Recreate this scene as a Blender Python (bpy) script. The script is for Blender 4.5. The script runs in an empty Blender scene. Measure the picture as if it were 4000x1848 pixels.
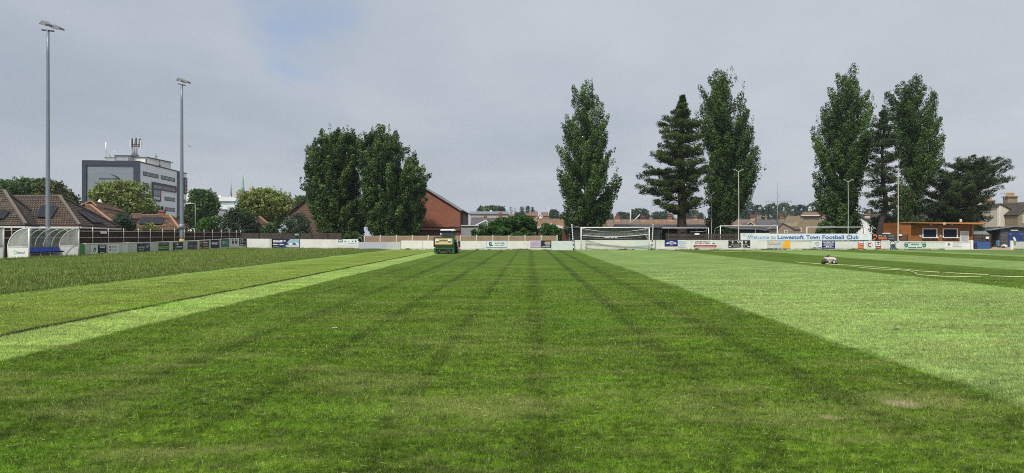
import bpy, math, random
import numpy as np
from mathutils import Vector, Matrix

# ------------------------------------------------------------------ camera, world, sun
F = 2700.0      # focal length in photograph pixels (4000 px wide)
CH = 1.6        # eye height
HY = 918.0      # horizon row
KX = 0.02593    # the pitch runs a little to the right of the view axis
sc = bpy.context.scene
COL = sc.collection
cam = bpy.data.cameras.new('camera')
cam.sensor_width = 36.0
cam.lens = 36.0 * F / 4000.0
cam.shift_y = -6.0 / 4000.0
cam.clip_start = 0.1
cam.clip_end = 4000.0
camo = bpy.data.objects.new('camera', cam)
camo.location = (0, 0, CH)
camo.rotation_euler = (math.radians(90), 0, 0)
COL.objects.link(camo)
sc.camera = camo
sc.view_settings.view_transform = 'Standard'
sc.view_settings.look = 'None'
sc.view_settings.exposure = 0.1
sc.view_settings.gamma = 1.0
sc.cycles.filter_width = 1.0
sc.cycles.use_denoising = False
sc.cycles.max_bounces = 6
sc.cycles.sample_clamp_indirect = 4.0

SUN_AZ = math.radians(-152)   # compass direction of the sun, measured from +Y clockwise: behind and to the left
SUN_EL = math.radians(50)
sun = bpy.data.lights.new('sun', 'SUN')
sun.energy = 3.3
sun.angle = math.radians(2.5)
sun.color = (1.0, 0.955, 0.88)
suno = bpy.data.objects.new('sun', sun)
sdir = Vector((math.sin(SUN_AZ) * math.cos(SUN_EL), math.cos(SUN_AZ) * math.cos(SUN_EL), math.sin(SUN_EL)))
suno.rotation_euler = sdir.to_track_quat('Z', 'Y').to_euler()
suno.location = sdir * 100
COL.objects.link(suno)


class NT:
    """small helper round a node tree"""
    def __init__(s, nt):
        s.nt = nt; s.x = 0

    def n(s, typ, ins=None, **attr):
        nd = s.nt.nodes.new(typ); s.x += 60; nd.location = (s.x, 0)
        for k, v in attr.items():
            setattr(nd, k, v)
        for k, v in (ins or {}).items():
            sk = nd.inputs[k]
            if isinstance(v, bpy.types.NodeSocket):
                s.nt.links.new(v, sk)
            else:
                sk.default_value = v
        return nd

    def m(s, op, a, b=None, c=None, clamp=False):
        nd = s.n('ShaderNodeMath', operation=op, use_clamp=clamp)
        for i, v in enumerate((a, b, c)):
            if v is None: continue
            if isinstance(v, bpy.types.NodeSocket): s.nt.links.new(v, nd.inputs[i])
            else: nd.inputs[i].default_value = v
        return nd.outputs[0]

    def mix(s, f, a, b, blend='MIX'):
        nd = s.n('ShaderNodeMix', data_type='RGBA', blend_type=blend)
        for i, v in ((0, f), (6, a), (7, b)):
            if isinstance(v, bpy.types.NodeSocket): s.nt.links.new(v, nd.inputs[i])
            else: nd.inputs[i].default_value = v if i == 0 else (*v[:3], 1)
        return nd.outputs[2]

    def noise(s, vec, scale, detail=3, rough=0.55, dist=0.0):
        return s.n('ShaderNodeTexNoise', {'Vector': vec, 'Scale': scale, 'Detail': detail, 'Roughness': rough, 'Distortion': dist}).outputs[0]

    def mr(s, v, a, b, c, d, smooth=False):
        nd = s.n('ShaderNodeMapRange', {0: v, 1: a, 2: b, 3: c, 4: d}, interpolation_type='SMOOTHSTEP' if smooth else 'LINEAR')
        return nd.outputs[0]

    def ramp(s, fac, stops, interp='LINEAR'):
        nd = s.n('ShaderNodeValToRGB', {0: fac})
        cr = nd.color_ramp; cr.interpolation = interp
        while len(cr.elements) < len(stops): cr.elements.new(0.5)
        for e, (p, c) in zip(cr.elements, stops):
            e.position = p
            e.color = (*c, 1) if len(c) == 3 else c
        return nd.outputs[0]


# overcast sky with one thin blue gap, over the physical sky
w = bpy.data.worlds.new("World"); sc.world = w; w.use_nodes = True
w.node_tree.nodes.clear(); t = NT(w.node_tree)
tc = t.n('ShaderNodeTexCoord').outputs['Generated']
sky = t.n('ShaderNodeTexSky', sky_type='NISHITA', sun_disc=False, sun_elevation=SUN_EL, sun_rotation=SUN_AZ, air_density=1.2, dust_density=2.5)
sp = t.n('ShaderNodeSeparateXYZ', {0: tc})
hz = t.m('ADD', t.m('MAXIMUM', sp.outputs[2], 0.0), 0.22)
cv = t.n('ShaderNodeCombineXYZ', {0: t.m('DIVIDE', sp.outputs[0], hz), 1: t.m('DIVIDE', sp.outputs[1], hz), 2: 0.3}).outputs[0]
n1 = t.noise(cv, 0.75, 4, 0.5, 0.3)
n2 = t.noise(cv, 2.6, 5, 0.55, 0.2)
cl = t.m('ADD', t.m('MULTIPLY', n1, 0.75), t.m('MULTIPLY', n2, 0.25))
cl = t.m('ADD', cl, t.m('MULTIPLY', sp.outputs[0], 0.22))          # brighter cover to the right, where the layer is thinner
cloud = t.ramp(t.mr(cl, 0.27, 0.74, 0, 1), [(0.0, (0.365, 0.415, 0.485)), (0.35, (0.445, 0.49, 0.55)), (0.7, (0.54, 0.57, 0.62)), (1.0, (0.64, 0.65, 0.68))])
low = t.mr(sp.outputs[2], 0.0, 0.13, 1.0, 0.0, True)
cloud = t.mix(t.m('MULTIPLY', low, 0.6), cloud, (0.54, 0.575, 0.63))
gapd = Vector((-780 / F, 1, 900 / F)).normalized()
dp = t.n('ShaderNodeVectorMath', {0: tc, 1: gapd}, operation='DOT_PRODUCT').outputs['Value']
gap = t.mr(t.m('ADD', dp, t.m('MULTIPLY', t.m('SUBTRACT', n2, 0.5), 0.02)), 0.9945, 1.002, 0.0, 0.7, True)
blue = t.mix(1.0, sky.outputs[0], (0.11, 0.105, 0.10), 'MULTIPLY')
blue = t.mix(0.6, blue, (0.31, 0.45, 0.72))
skyc = t.mix(gap, cloud, blue)
thin = t.mix(1.0, sky.outputs[0], (0.08, 0.08, 0.08), 'MULTIPLY')
skyc = t.mix(0.12, skyc, thin)
# the bright cover overhead, out of frame
skyc = t.mix(t.mr(sp.outputs[2], 0.4, 0.95, 0.0, 0.5, True), skyc, (0.72, 0.75, 0.80))
bg = t.n('ShaderNodeBackground', {0: skyc, 1: 1.04})
t.n('ShaderNodeOutputWorld', {0: bg.outputs[0]})


# ------------------------------------------------------------------ pixels to metres
def PX(px, Y): return (px - 2000.0) * Y / F
def PZ(py, Y): return CH + (HY - py) * Y / F
def P(px, py, Y): return Vector((PX(px, Y), Y, PZ(py, Y)))
def UY(px, u):            # depth at which the line u = const crosses column px
    return F * u / (px - 2070.0)
def UX(u, Y): return u + KX * Y


# ------------------------------------------------------------------ tagging and meshes
def tag(o, label=None, cat=None, group=None, kind=None):
    if label: o['label'] = label
    if cat: o['category'] = cat
    if group: o['group'] = group
    if kind: o['kind'] = kind
    return o


def empty(name, loc, label, cat, group=None):
    o = bpy.data.objects.new(name, None)
    o.empty_display_size = 0.3
    COL.objects.link(o); o.location = loc
    return tag(o, label, cat, group)


def wloc(o):
    v = Vector((0, 0, 0))
    while o is not None:
        v += o.location; o = o.parent
    return v


def copy_tree(o, loc, label=None, rz=None, scale=None, parent=None):
    c = o.copy(); COL.objects.link(c); c.parent = parent
    if parent is None:
        c.location = loc
        if rz is not None: c.rotation_euler = (0, 0, rz)
        if scale is not None: c.scale = (scale,) * 3 if not hasattr(scale, '__len__') else scale
        if label: c['label'] = label
    for ch in list(o.children):
        if ch is not c: copy_tree(ch, None, parent=c)
    return c


_txt = {}
def text_mesh(s, bold):
    k = (s, bold)
    if k not in _txt:
        c = bpy.data.curves.new('lettering', 'FONT'); c.body = s; c.offset = bold; c.resolution_u = 3
        o = bpy.data.objects.new('lettering', c)
        m = bpy.data.meshes.new_from_object(o)
        v = np.array([tuple(q.co) for q in m.vertices]) if len(m.vertices) else np.zeros((1, 3))
        _txt[k] = (v, [tuple(p.vertices) for p in m.polygons])
        bpy.data.objects.remove(o); bpy.data.curves.remove(c); bpy.data.meshes.remove(m)
    return _txt[k]


class Fr:
    """a flat frame: origin, right, normal (towards the viewer), up"""
    def __init__(s, O, R, N=None, U=None):
        s.O = Vector(O); s.R = Vector(R).normalized()
        s.U = Vector(U).normalized() if U is not None else Vector((0, 0, 1))
        s.N = Vector(N).normalized() if N is not None else s.R.cross(s.U).normalized()

    def p(s, x, z, d=0.0): return s.O + s.R * x + s.U * z + s.N * d


def cam_frame(px0, Y, z=0.0):
    return Fr((PX(px0, Y), Y, z), (1, 0, 0), (0, -1, 0))


# print too small to read in the photograph is laid out as word-long dashes
UNREADABLE = {'HARBOUR', 'FISH & CHIPS', 'eat in', 'SPRINGTIDE SPA', 'building & groundworks', 'plaster & render', 'builders merchants', 'block paving and driveways',
              'TRACTORSHED HIRE', 'call us', 'PLACE OF SPIRAL', 'MORTGAGES', 'advice', 'KITCHENS', 'elite', 'Timbers', 'panelCraft', 'green', 'go', 'SOLE BAY',
              'LOWESTOFT TOWN F.C.', 'Sweeney', 'County', 'Plastonlaw', 'CHAMPION BEERS', 'BREWERY', 'Britten'}


class MB:
    def __init__(s): s.v = []; s.f = []; s.mi = []; s.mats = []; s.sm = []

    def _m(s, m):
        if m not in s.mats: s.mats.append(m)
        return s.mats.index(m)

    def add(s, vs, fs, mat, smooth=False):
        b = len(s.v); k = s._m(mat)
        s.v += [tuple(v) for v in vs]
        for f in fs:
            s.f.append(tuple(i + b for i in f)); s.mi.append(k); s.sm.append(smooth)
        return s

    def hexa(s, p, mat):
        """p: 8 points, bottom ring 0-3 then top ring 4-7"""
        return s.add(p, [(3, 2, 1, 0), (4, 5, 6, 7), (0, 1, 5, 4), (1, 2, 6, 5), (2, 3, 7, 6), (3, 0, 4, 7)], mat)

    def box(s, x0, x1, y0, y1, z0, z1, mat):
        return s.hexa([(x0, y0, z0), (x1, y0, z0), (x1, y1, z0), (x0, y1, z0), (x0, y0, z1), (x1, y0, z1), (x1, y1, z1), (x0, y1, z1)], mat)

    def pbox(s, px0, px1, py0, py1, Y, dep, mat, off=0.0):
        """box whose front face fills the pixel rectangle at depth Y"""
        return s.box(PX(px0, Y), PX(px1, Y), Y - off, Y - off + dep, PZ(py1, Y), PZ(py0, Y), mat)

    def fq(s, fr, x0, x1, z0, z1, d0, d1, mat):
        return s.hexa([fr.p(x0, z0, d1), fr.p(x1, z0, d1), fr.p(x1, z0, d0), fr.p(x0, z0, d0),
                       fr.p(x0, z1, d1), fr.p(x1, z1, d1), fr.p(x1, z1, d0), fr.p(x0, z1, d0)], mat)

    def fpoly(s, fr, pts, d0, d1, mat):
        """extruded polygon in frame coordinates"""
        n = len(pts)
        vs = [fr.p(x, z, d1) for x, z in pts] + [fr.p(x, z, d0) for x, z in pts]
        fs = [tuple(range(n)), tuple(range(2 * n - 1, n - 1, -1))] + [((i + 1) % n, i, n + i, n + (i + 1) % n) for i in range(n)]
        return s.add(vs, fs, mat)

    def fdisc(s, fr, x, z, r, d0, d1, mat, n=14, rz=None, a0=0, a1=2 * math.pi, r_in=None):
        rz = rz or r
        if r_in is None:
            return s.fpoly(fr, [(x + r * math.cos(2 * math.pi * i / n), z + rz * math.sin(2 * math.pi * i / n)) for i in range(n)], d0, d1, mat)
        k = r_in / r
        for i in range(n):
            a = a0 + (a1 - a0) * i / n; b = a0 + (a1 - a0) * (i + 1) / n
            q = [(x + r * math.cos(a), z + rz * math.sin(a)), (x + r * math.cos(b), z + rz * math.sin(b)),
                 (x + r * k * math.cos(b), z + rz * k * math.sin(b)), (x + r * k * math.cos(a), z + rz * k * math.sin(a))]
            s.fpoly(fr, q, d0, d1, mat)
        return s

    def ft(s, fr, txt, x, z, h, mat, d=0.02, bold=0.0, width=None, skew=0.0):
        if txt in UNREADABLE:
            tot = width or 0.62 * h * len(txt); x1 = x; k = tot / len(txt)
            for wd in txt.split(' '):
                n_ = max(1, round(len(wd) / 2.5)); e = k * len(wd) / n_
                for i in range(n_):
                    up = h * (0.74, 1.0, 0.86)[(i + len(wd)) % 3]; s.fq(fr, x1 + e * i, x1 + e * (i + 1) - k * 0.12, z, z + up, d - 0.004, d, mat)
                x1 += k * (len(wd) + 1)
            return s
        v, fs = text_mesh(txt, bold)
        mn, mx = v.min(0), v.max(0)
        sc_ = h / 0.72; sx = sc_
        if width: sx = width / max(mx[0] - mn[0], 1e-6)
        vs = [fr.p(x + (q[0] - mn[0]) * sx + skew * q[1] * sc_, z + q[1] * sc_, d) for q in v]
        return s.add(vs, fs, mat)

    def slab(s, pts, th, mat):
        pts = [Vector(p) for p in pts]; n = len(pts)
        nn = (pts[1] - pts[0]).cross(pts[2] - pts[0]).normalized()
        if nn.z < 0: nn = -nn
        vs = pts + [p - nn * th for p in pts]
        fs = [tuple(range(n)), tuple(range(2 * n - 1, n - 1, -1))] + [((i + 1) % n, i, n + i, n + (i + 1) % n) for i in range(n)]
        return s.add(vs, fs, mat)

    def tube(s, pts, r, mat, n=6, smooth=True, caps=True):
        pts = [Vector(p) for p in pts]
        rs = [r] * len(pts) if not hasattr(r, '__len__') else r
        vs = []; fs = []; ref = None
        for i, p in enumerate(pts):
            d = (pts[min(i + 1, len(pts) - 1)] - pts[max(i - 1, 0)]).normalized()
            if ref is None:
                ref = Vector((0, 0, 1)) if abs(d.z) < 0.9 else Vector((1, 0, 0))
            a = (ref - d * ref.dot(d))
            if a.length < 1e-4: a = Vector((0, 1, 0)) - d * d.y
            a.normalize(); ref = a; b = d.cross(a)
            for k in range(n):
                th = 2 * math.pi * k / n
                vs.append(p + (a * math.cos(th) + b * math.sin(th)) * rs[i])
        for i in range(len(pts) - 1):
            for k in range(n):
                fs.append((i * n + k, i * n + (k + 1) % n, (i + 1) * n + (k + 1) % n, (i + 1) * n + k))
        if caps:
            fs.append(tuple(range(n - 1, -1, -1))); fs.append(tuple(range((len(pts) - 1) * n, len(pts) * n)))
        return s.add(vs, fs, mat, smooth)

    def bar(s, a, b, w, h, mat):
        """rectangular bar from a to b"""
        a = Vector(a); b = Vector(b); d = (b - a).normalized()
        up = Vector((0, 0, 1)) if abs(d.z) < 0.95 else Vector((0, 1, 0))
        r = d.cross(up).normalized(); u = r.cross(d)
        q = []
        for p in (a, b):
            q += [p - r * w / 2 - u * h / 2, p + r * w / 2 - u * h / 2, p + r * w / 2 + u * h / 2, p - r * w / 2 + u * h / 2]
        return s.hexa(q, mat)

    def lathe(s, c, prof, mat, n=10, axis='Z'):
        """prof: (r, h) rings along the axis"""
        c = Vector(c); vs = []; fs = []
        for r, h in prof:
            for k in range(n):
                a = 2 * math.pi * k / n; x, y = r * math.cos(a), r * math.sin(a)
                vs.append(c + (Vector((x, y, h)) if axis == 'Z' else Vector((h, x, y)) if axis == 'X' else Vector((x, h, y))))
        for i in range(len(prof) - 1):
            for k in range(n):
                fs.append((i * n + k, i * n + (k + 1) % n, (i + 1) * n + (k + 1) % n, (i + 1) * n + k))
        fs.append(tuple(range(n - 1, -1, -1))); fs.append(tuple(range((len(prof) - 1) * n, len(prof) * n)))
        return s.add(vs, fs, mat, True)

    def build(s, name, parent=None, loc=None, label=None, cat=None, group=None, kind=None):
        L = wloc(parent) if parent is not None else Vector(loc or (0, 0, 0))
        me = bpy.data.meshes.new(name)
        me.from_pydata([(a - L.x, b - L.y, c - L.z) for a, b, c in s.v], [], s.f)
        for m in s.mats: me.materials.append(m)
        me.polygons.foreach_set('material_index', s.mi)
        me.polygons.foreach_set('use_smooth', s.sm)
        me.update()
        o = bpy.data.objects.new(name, me); COL.objects.link(o)
        if parent is not None: o.parent = parent
        else: o.location = L
        return tag(o, label, cat, group, kind)


def np_mesh(name, verts, k, mat, attrs, parent=None, loc=(0, 0, 0), smooth=False, uvfree=True):
    """verts (n*k,3): n faces of k corners each"""
    L = wloc(parent) if parent is not None else Vector(loc)
    v = np.asarray(verts, dtype=np.float32) - np.array(L, dtype=np.float32)
    nv = len(v); nf = nv // k
    me = bpy.data.meshes.new(name)
    me.vertices.add(nv); me.vertices.foreach_set('co', v.ravel())
    me.loops.add(nv); me.loops.foreach_set('vertex_index', np.arange(nv, dtype=np.int32))
    me.polygons.add(nf); me.polygons.foreach_set('loop_start', np.arange(0, nv, k, dtype=np.int32))
    try: me.polygons.foreach_set('loop_total', np.full(nf, k, dtype=np.int32))
    except Exception: pass
    for an, av in attrs.items():
        a = me.attributes.new(an, 'FLOAT', 'POINT')
        a.data.foreach_set('value', np.asarray(av, dtype=np.float32))
    me.materials.append(mat)
    me.update(calc_edges=True)
    o = bpy.data.objects.new(name, me); COL.objects.link(o)
    if parent is not None: o.parent = parent
    else: o.location = L
    return o


# ------------------------------------------------------------------ materials
def lin(r, g, b):
    f = lambda c: (c / 255 / 12.92) if c / 255 <= 0.04045 else ((c / 255 + 0.055) / 1.055) ** 2.4
    return (f(r), f(g), f(b))


def mat(name, col, rough=0.75, var=0.18, scale=2.0, fine=18.0, bump=0.0, metal=0.0, dirt=None, dirt_amt=0.0, spec=0.4, streak=0.0):
    m = bpy.data.materials.new(name); m.use_nodes = True
    nt = m.node_tree; nt.nodes.clear(); t = NT(nt)
    co = t.n('ShaderNodeTexCoord').outputs['Object']
    a = t.noise(co, scale, 4, 0.6)
    b = t.noise(co, fine, 3, 0.6)
    fac = t.m('ADD', t.m('MULTIPLY', t.m('SUBTRACT', a, 0.5), 2.2 * var), t.m('MULTIPLY', t.m('SUBTRACT', b, 0.5), 1.2 * var))
    fac = t.m('ADD', fac, 1.0)
    if streak:
        mp = t.n('ShaderNodeMapping', {0: co, 3: (3.0, 3.0, 0.35)}).outputs[0]
        st = t.noise(mp, 2.5, 4, 0.65)
        fac = t.m('MULTIPLY', fac, t.mr(st, 0.3, 0.7, 1 - streak, 1 + streak * 0.3))
    cc = t.n('ShaderNodeCombineColor', {0: fac, 1: fac, 2: fac}).outputs[0]
    c = t.mix(1.0, (*col, 1), cc, 'MULTIPLY')
    if dirt is not None:
        dn = t.noise(co, scale * 1.7, 5, 0.65)
        c = t.mix(t.m('MULTIPLY', t.mr(dn, 0.5, 0.68, 0, 1), dirt_amt), c, dirt)
    bs = t.n('ShaderNodeBsdfPrincipled', {'Base Color': c, 'Roughness': rough, 'Metallic': metal, 'Specular IOR Level': spec})
    if bump:
        bp = t.n('ShaderNodeBump', {'Height': b, 'Strength': bump, 'Distance': 0.03})
        nt.links.new(bp.outputs[0], bs.inputs['Normal'])
    t.n('ShaderNodeOutputMaterial', {0: bs.outputs[0]})
    return m


def masonry(name, c1, c2, mortar, bw=0.45, rh=0.15, ms=0.012, rough=0.9, var=0.25, bump=0.6, moss=None, moss_amt=0.0, off=0.5, flat=False):
    """bricks or roof tiles; coursed on height so that it works on walls and slopes alike"""
    m = bpy.data.materials.new(name); m.use_nodes = True
    nt = m.node_tree; nt.nodes.clear(); t = NT(nt)
    co = t.n('ShaderNodeTexCoord').outputs['Object']
    sp = t.n('ShaderNodeSeparateXYZ', {0: co})
    v = t.n('ShaderNodeCombineXYZ', {0: t.m('ADD', sp.outputs[0], sp.outputs[1]), 1: sp.outputs[2], 2: 0.0}).outputs[0]
    br = t.n('ShaderNodeTexBrick', {'Vector': v, 'Color1': (*c1, 1), 'Color2': (*c2, 1), 'Mortar': (*mortar, 1), 'Scale': 1.0,
                                    'Mortar Size': ms, 'Mortar Smooth': 0.3, 'Bias': 0.0, 'Brick Width': bw, 'Row Height': rh})
    br.offset = off
    a = t.noise(co, 0.6, 5, 0.65); b = t.noise(co, 7.0, 3, 0.6)
    fac = t.m('ADD', 1.0, t.m('ADD', t.m('MULTIPLY', t.m('SUBTRACT', a, 0.5), 2.4 * var), t.m('MULTIPLY', t.m('SUBTRACT', b, 0.5), 1.6 * var)))
    cc = t.n('ShaderNodeCombineColor', {0: fac, 1: fac, 2: fac}).outputs[0]
    c = t.mix(1.0, br.outputs[0], cc, 'MULTIPLY')
    if moss is not None:
        mn = t.noise(co, 1.3, 5, 0.7)
        c = t.mix(t.m('MULTIPLY', t.mr(mn, 0.46, 0.62, 0, 1), moss_amt), c, moss)
    bs = t.n('ShaderNodeBsdfPrincipled', {'Base Color': c, 'Roughness': rough, 'Specular IOR Level': 0.25})
    if bump:
        # each course steps out at its lower edge like lapped tiles
        fr = t.m('FRACT', t.m('DIVIDE', sp.outputs[2], rh))
        h = t.m('ADD', t.m('MULTIPLY', fr, -0.6 if not flat else 0.0), t.m('MULTIPLY', br.outputs['Fac'], -1.0))
        bp = t.n('ShaderNodeBump', {'Height': h, 'Strength': bump, 'Distance': 0.03})
        nt.links.new(bp.outputs[0], bs.inputs['Normal'])
    t.n('ShaderNodeOutputMaterial', {0: bs.outputs[0]})
    return m


def glassy(name, col, rough=0.15, alpha=1.0):
    m = bpy.data.materials.new(name); m.use_nodes = True
    nt = m.node_tree; nt.nodes.clear(); t = NT(nt)
    co = t.n('ShaderNodeTexCoord').outputs['Object']
    a = t.noise(co, 1.5, 4, 0.6)
    c = t.mix(a, tuple(x * 0.8 for x in col), tuple(min(1, x * 1.25) for x in col))
    al = alpha if alpha == 1.0 else t.mr(a, 0.35, 0.65, alpha * 0.75, alpha * 1.25)
    bs = t.n('ShaderNodeBsdfPrincipled', {'Base Color': c, 'Roughness': rough, 'Alpha': al, 'Specular IOR Level': 0.5})
    t.n('ShaderNodeOutputMaterial', {0: bs.outputs[0]})
    return m


def leafmat(name, dark, mid, light, trans=0.25):
    m = bpy.data.materials.new(name); m.use_nodes = True
    nt = m.node_tree; nt.nodes.clear(); t = NT(nt)
    at = t.n('ShaderNodeAttribute', attribute_name='tint')
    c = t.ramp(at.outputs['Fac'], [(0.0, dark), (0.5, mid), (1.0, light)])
    bs = t.n('ShaderNodeBsdfPrincipled', {'Base Color': c, 'Roughness': 0.55, 'Specular IOR Level': 0.25})
    tr = t.n('ShaderNodeBsdfTranslucent', {'Color': c})
    mx = t.n('ShaderNodeMixShader', {0: trans, 1: bs.outputs[0], 2: tr.outputs[0]})
    t.n('ShaderNodeOutputMaterial', {0: mx.outputs[0]})
    return m


WHITE = mat('white_paint', (0.80, 0.80, 0.78), 0.5, 0.05)
WHITE_OLD = mat('weathered_white_paint', (0.70, 0.70, 0.66), 0.7, 0.12, dirt=(0.35, 0.3, 0.22), dirt_amt=0.4)
CREAMW = mat('cream_render', (0.62, 0.57, 0.46), 0.9, 0.12, streak=0.15)
BLACK = mat('black_paint', (0.02, 0.02, 0.022), 0.5, 0.15)
DGREY = mat('dark_grey', (0.06, 0.062, 0.068), 0.7, 0.2)
GREY = mat('mid_grey', (0.28, 0.29, 0.3), 0.8, 0.15)
LGREY = mat('light_grey', (0.55, 0.57, 0.58), 0.7, 0.08)
GALV = mat('galvanised_steel', (0.25, 0.285, 0.33), 0.45, 0.12, 3.0, metal=0.25, streak=0.12)
NAVY = mat('navy_paint', (0.006, 0.009, 0.032), 0.7, 0.12, spec=0.2)
BLUE = mat('blue_paint', (0.02, 0.06, 0.26), 0.5, 0.15)
BOARDBLUE = mat('faded_blue_board', (0.035, 0.10, 0.27), 0.7, 0.25)
RED = mat('red_paint', (0.40, 0.03, 0.03), 0.6, 0.1)
MAROON = mat('maroon_paint', (0.28, 0.02, 0.04), 0.6, 0.1)
GREEN = mat('green_paint', (0.05, 0.25, 0.06), 0.55, 0.15)
TEAL = mat('teal_paint', (0.02, 0.16, 0.12), 0.55, 0.1)
YELLOW = mat('yellow_band', (0.80, 0.52, 0.12), 0.6, 0.1)
ORANGE = mat('orange_print', (0.85, 0.22, 0.05), 0.6, 0.08)
AMBER = mat('amber_print', (0.85, 0.42, 0.03), 0.6, 0.08)
CONC = mat('concrete', (0.50, 0.49, 0.45), 0.9, 0.14, streak=0.12)
POSTC = mat('concrete_post', (0.58, 0.55, 0.47), 0.9, 0.1)
DWOOD = mat('dark_stained_wood', (0.042, 0.024, 0.018), 0.85, 0.35, 1.5, 9, streak=0.3)
RAILW = mat('rusty_white_rail', (0.50, 0.45, 0.38), 0.8, 0.25, 3.0, dirt=(0.18, 0.07, 0.03), dirt_amt=0.75)
# ------------------------------------------------------------------ the turf
def turf_group():
    g = bpy.data.node_groups.new('turf_colour', 'ShaderNodeTree')
    g.interface.new_socket('Color', in_out='OUTPUT', socket_type='NodeSocketColor')
    g.interface.new_socket('Height', in_out='OUTPUT', socket_type='NodeSocketFloat')
    t = NT(g)
    po = t.n('ShaderNodeNewGeometry').outputs['Position']
    sp = t.n('ShaderNodeSeparateXYZ', {0: po})
    X, Y = sp.outputs[0], sp.outputs[1]
    flat = t.n('ShaderNodeCombineXYZ', {0: X, 1: Y, 2: 0.0}).outputs[0]
    u = t.m('SUBTRACT', X, t.m('MULTIPLY', Y, KX))
    s = t.mr(u, -2.0, -6.0, 0.0, 1.0, True)
    uu = t.m('ADD', u, t.m('MULTIPLY', t.m('MULTIPLY', Y, 0.02), s))
    e1 = t.m('MULTIPLY', t.m('SUBTRACT', t.noise(flat, 5.0, 4, 0.7), 0.5), 0.22)
    e2 = t.m('MULTIPLY', t.m('SUBTRACT', t.noise(flat, 0.22, 2, 0.5), 0.5), 0.5)
    ul_ = t.m('ADD', uu, t.m('MULTIPLY', e2, 0.45))
    uu = t.m('ADD', uu, t.m('ADD', e1, e2))
    p = lambda a: (a + 60) / 120
    LG = (0.070, 0.120, 0.013); LGD = (0.045, 0.088, 0.008); LT = (0.185, 0.275, 0.050); OL = (0.162, 0.235, 0.032)
    RG = (0.045, 0.070, 0.010); ST = (0.228, 0.335, 0.078); DK = (0.073, 0.135, 0.0075); LI = (0.182, 0.275, 0.075); MD = (0.12, 0.19, 0.05)
    stops = [(-40, LG), (-18.75, LG), (-18.55, LGD), (-18.05, LGD), (-17.8, LG), (-14.2, tuple(x * 0.8 for x in LG)), (-13.8, LGD), (-13.6, LT), (-12.6, LT), (-11.8, OL),
             (-8.6, OL), (-8.35, tuple(x * 1.1 for x in OL)), (-8.22, RG), (-8.15, RG), (-8.02, ST), (-6.62, ST), (-6.48, DK), (4.45, DK), (4.7, LI), (14.5, LI),
             (14.8, DK), (22.2, DK), (22.6, LI), (29.6, LI), (30.1, DK), (36.0, DK), (36.5, LI), (39, LI), (39.6, MD)]
    c = None
    for i in range(len(stops) - 1):
        (a, ca), (b_, cb) = stops[i], stops[i + 1]
        if ca == cb: continue
        c = t.mix(t.mr(uu, a, b_, 0.0, 1.0), ca if c is None else c, cb)
    # wheel lines and overlaps between the mower's passes
    def lineramp(lo, hi, specs):
        q = lambda a: (a - lo) / (hi - lo)
        ls = []
        for cen, wd, k in specs:
            ls += [(q(cen - wd * 1.3), (1, 1, 1)), (q(cen - wd * 0.4), (k, k, k * 0.7)), (q(cen + wd * 0.4), (k, k, k * 0.7)), (q(cen + wd * 1.3), (1, 1, 1))]
        return t.ramp(t.m('DIVIDE', t.m('SUBTRACT', ul_, lo), hi - lo), ls)
    line = lineramp(-7.0, 7.0, ((-5.4, 0.12, 0.66), (-4.15, 0.16, 0.58), (-2.68, 0.13, 0.55), (-1.17, 0.11, 0.58), (0.1, 0.2, 0.62), (1.8, 0.18, 0.50), (3.05, 0.2, 0.56)))
    line = t.mix(1.0, line, lineramp(14.0, 24.0, ((16.6, 0.2, 0.8), (18.7, 0.2, 0.72), (20.6, 0.2, 0.8))), 'MULTIPLY')
    line = t.mix(1.0, line, lineramp(-20.0, -8.0, ((-16.2, 0.15, 0.75), (-12.7, 0.12, 0.68), (-11.0, 0.1, 0.8), (-9.6, 0.1, 0.85))), 'MULTIPLY')
    lstr = t.mr(t.noise(flat, 0.35, 3, 0.6), 0.38, 0.62, 0.5, 1.0)
    lstr = t.m('MULTIPLY', lstr, t.mr(Y, 4.0, 12.0, 0.85, 1.0))
    lstr = t.m('MAXIMUM', lstr, t.mr(Y, 12.0, 24.0, 0.0, 0.9))
    c = t.mix(lstr, c, t.mix(1.0, c, line, 'MULTIPLY'))
    # patches
    big = t.noise(flat, 0.22, 4, 0.6)
    mp = t.n('ShaderNodeMapping', {0: flat, 3: (0.30, 1.0, 1.0)}).outputs[0]
    med = t.noise(mp, 1.1, 5, 0.65, 0.4)
    sm = t.noise(flat, 6.0, 4, 0.7, 0.5)
    fi = t.noise(flat, 34.0, 3, 0.65)
    farf = t.mr(Y, 10.0, 45.0, 1.0, 0.5)
    f = t.m('MULTIPLY', t.mr(big, 0.25, 0.75, 0.80, 1.20), t.mr(med, 0.25, 0.75, 0.68, 1.32))
    f = t.m('MULTIPLY', f, t.m('ADD', 1.0, t.m('MULTIPLY', t.m('MULTIPLY', t.m('SUBTRACT', sm, 0.5), 2.6), farf)))
    mp2 = t.n('ShaderNodeMapping', {0: flat, 3: (0.22, 1.0, 1.0)}).outputs[0]
    f = t.m('MULTIPLY', f, t.mr(t.noise(mp2, 4.2, 4, 0.7, 0.3), 0.28, 0.72, 0.58, 1.45))
    tu = t.noise(flat, 14.0, 3, 0.7, 0.8)
    f = t.m('MULTIPLY', f, t.mr(fi, 0.25, 0.75, 0.60, 1.40))
    f = t.m('MULTIPLY', f, t.m('ADD', 1.0, t.m('MULTIPLY', t.m('SUBTRACT', tu, 0.5), t.mr(Y, 5.0, 22.0, 2.8, 0.5))))
    cc = t.n('ShaderNodeCombineColor', {0: f, 1: f, 2: f}).outputs[0]
    c = t.mix(1.0, c, cc, 'MULTIPLY')
    # saturated lush patches and yellowed, strawy ones
    lush = t.mr(t.noise(mp, 0.62, 4, 0.6, 0.6), 0.52, 0.68, 0.0, 0.6)
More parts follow.
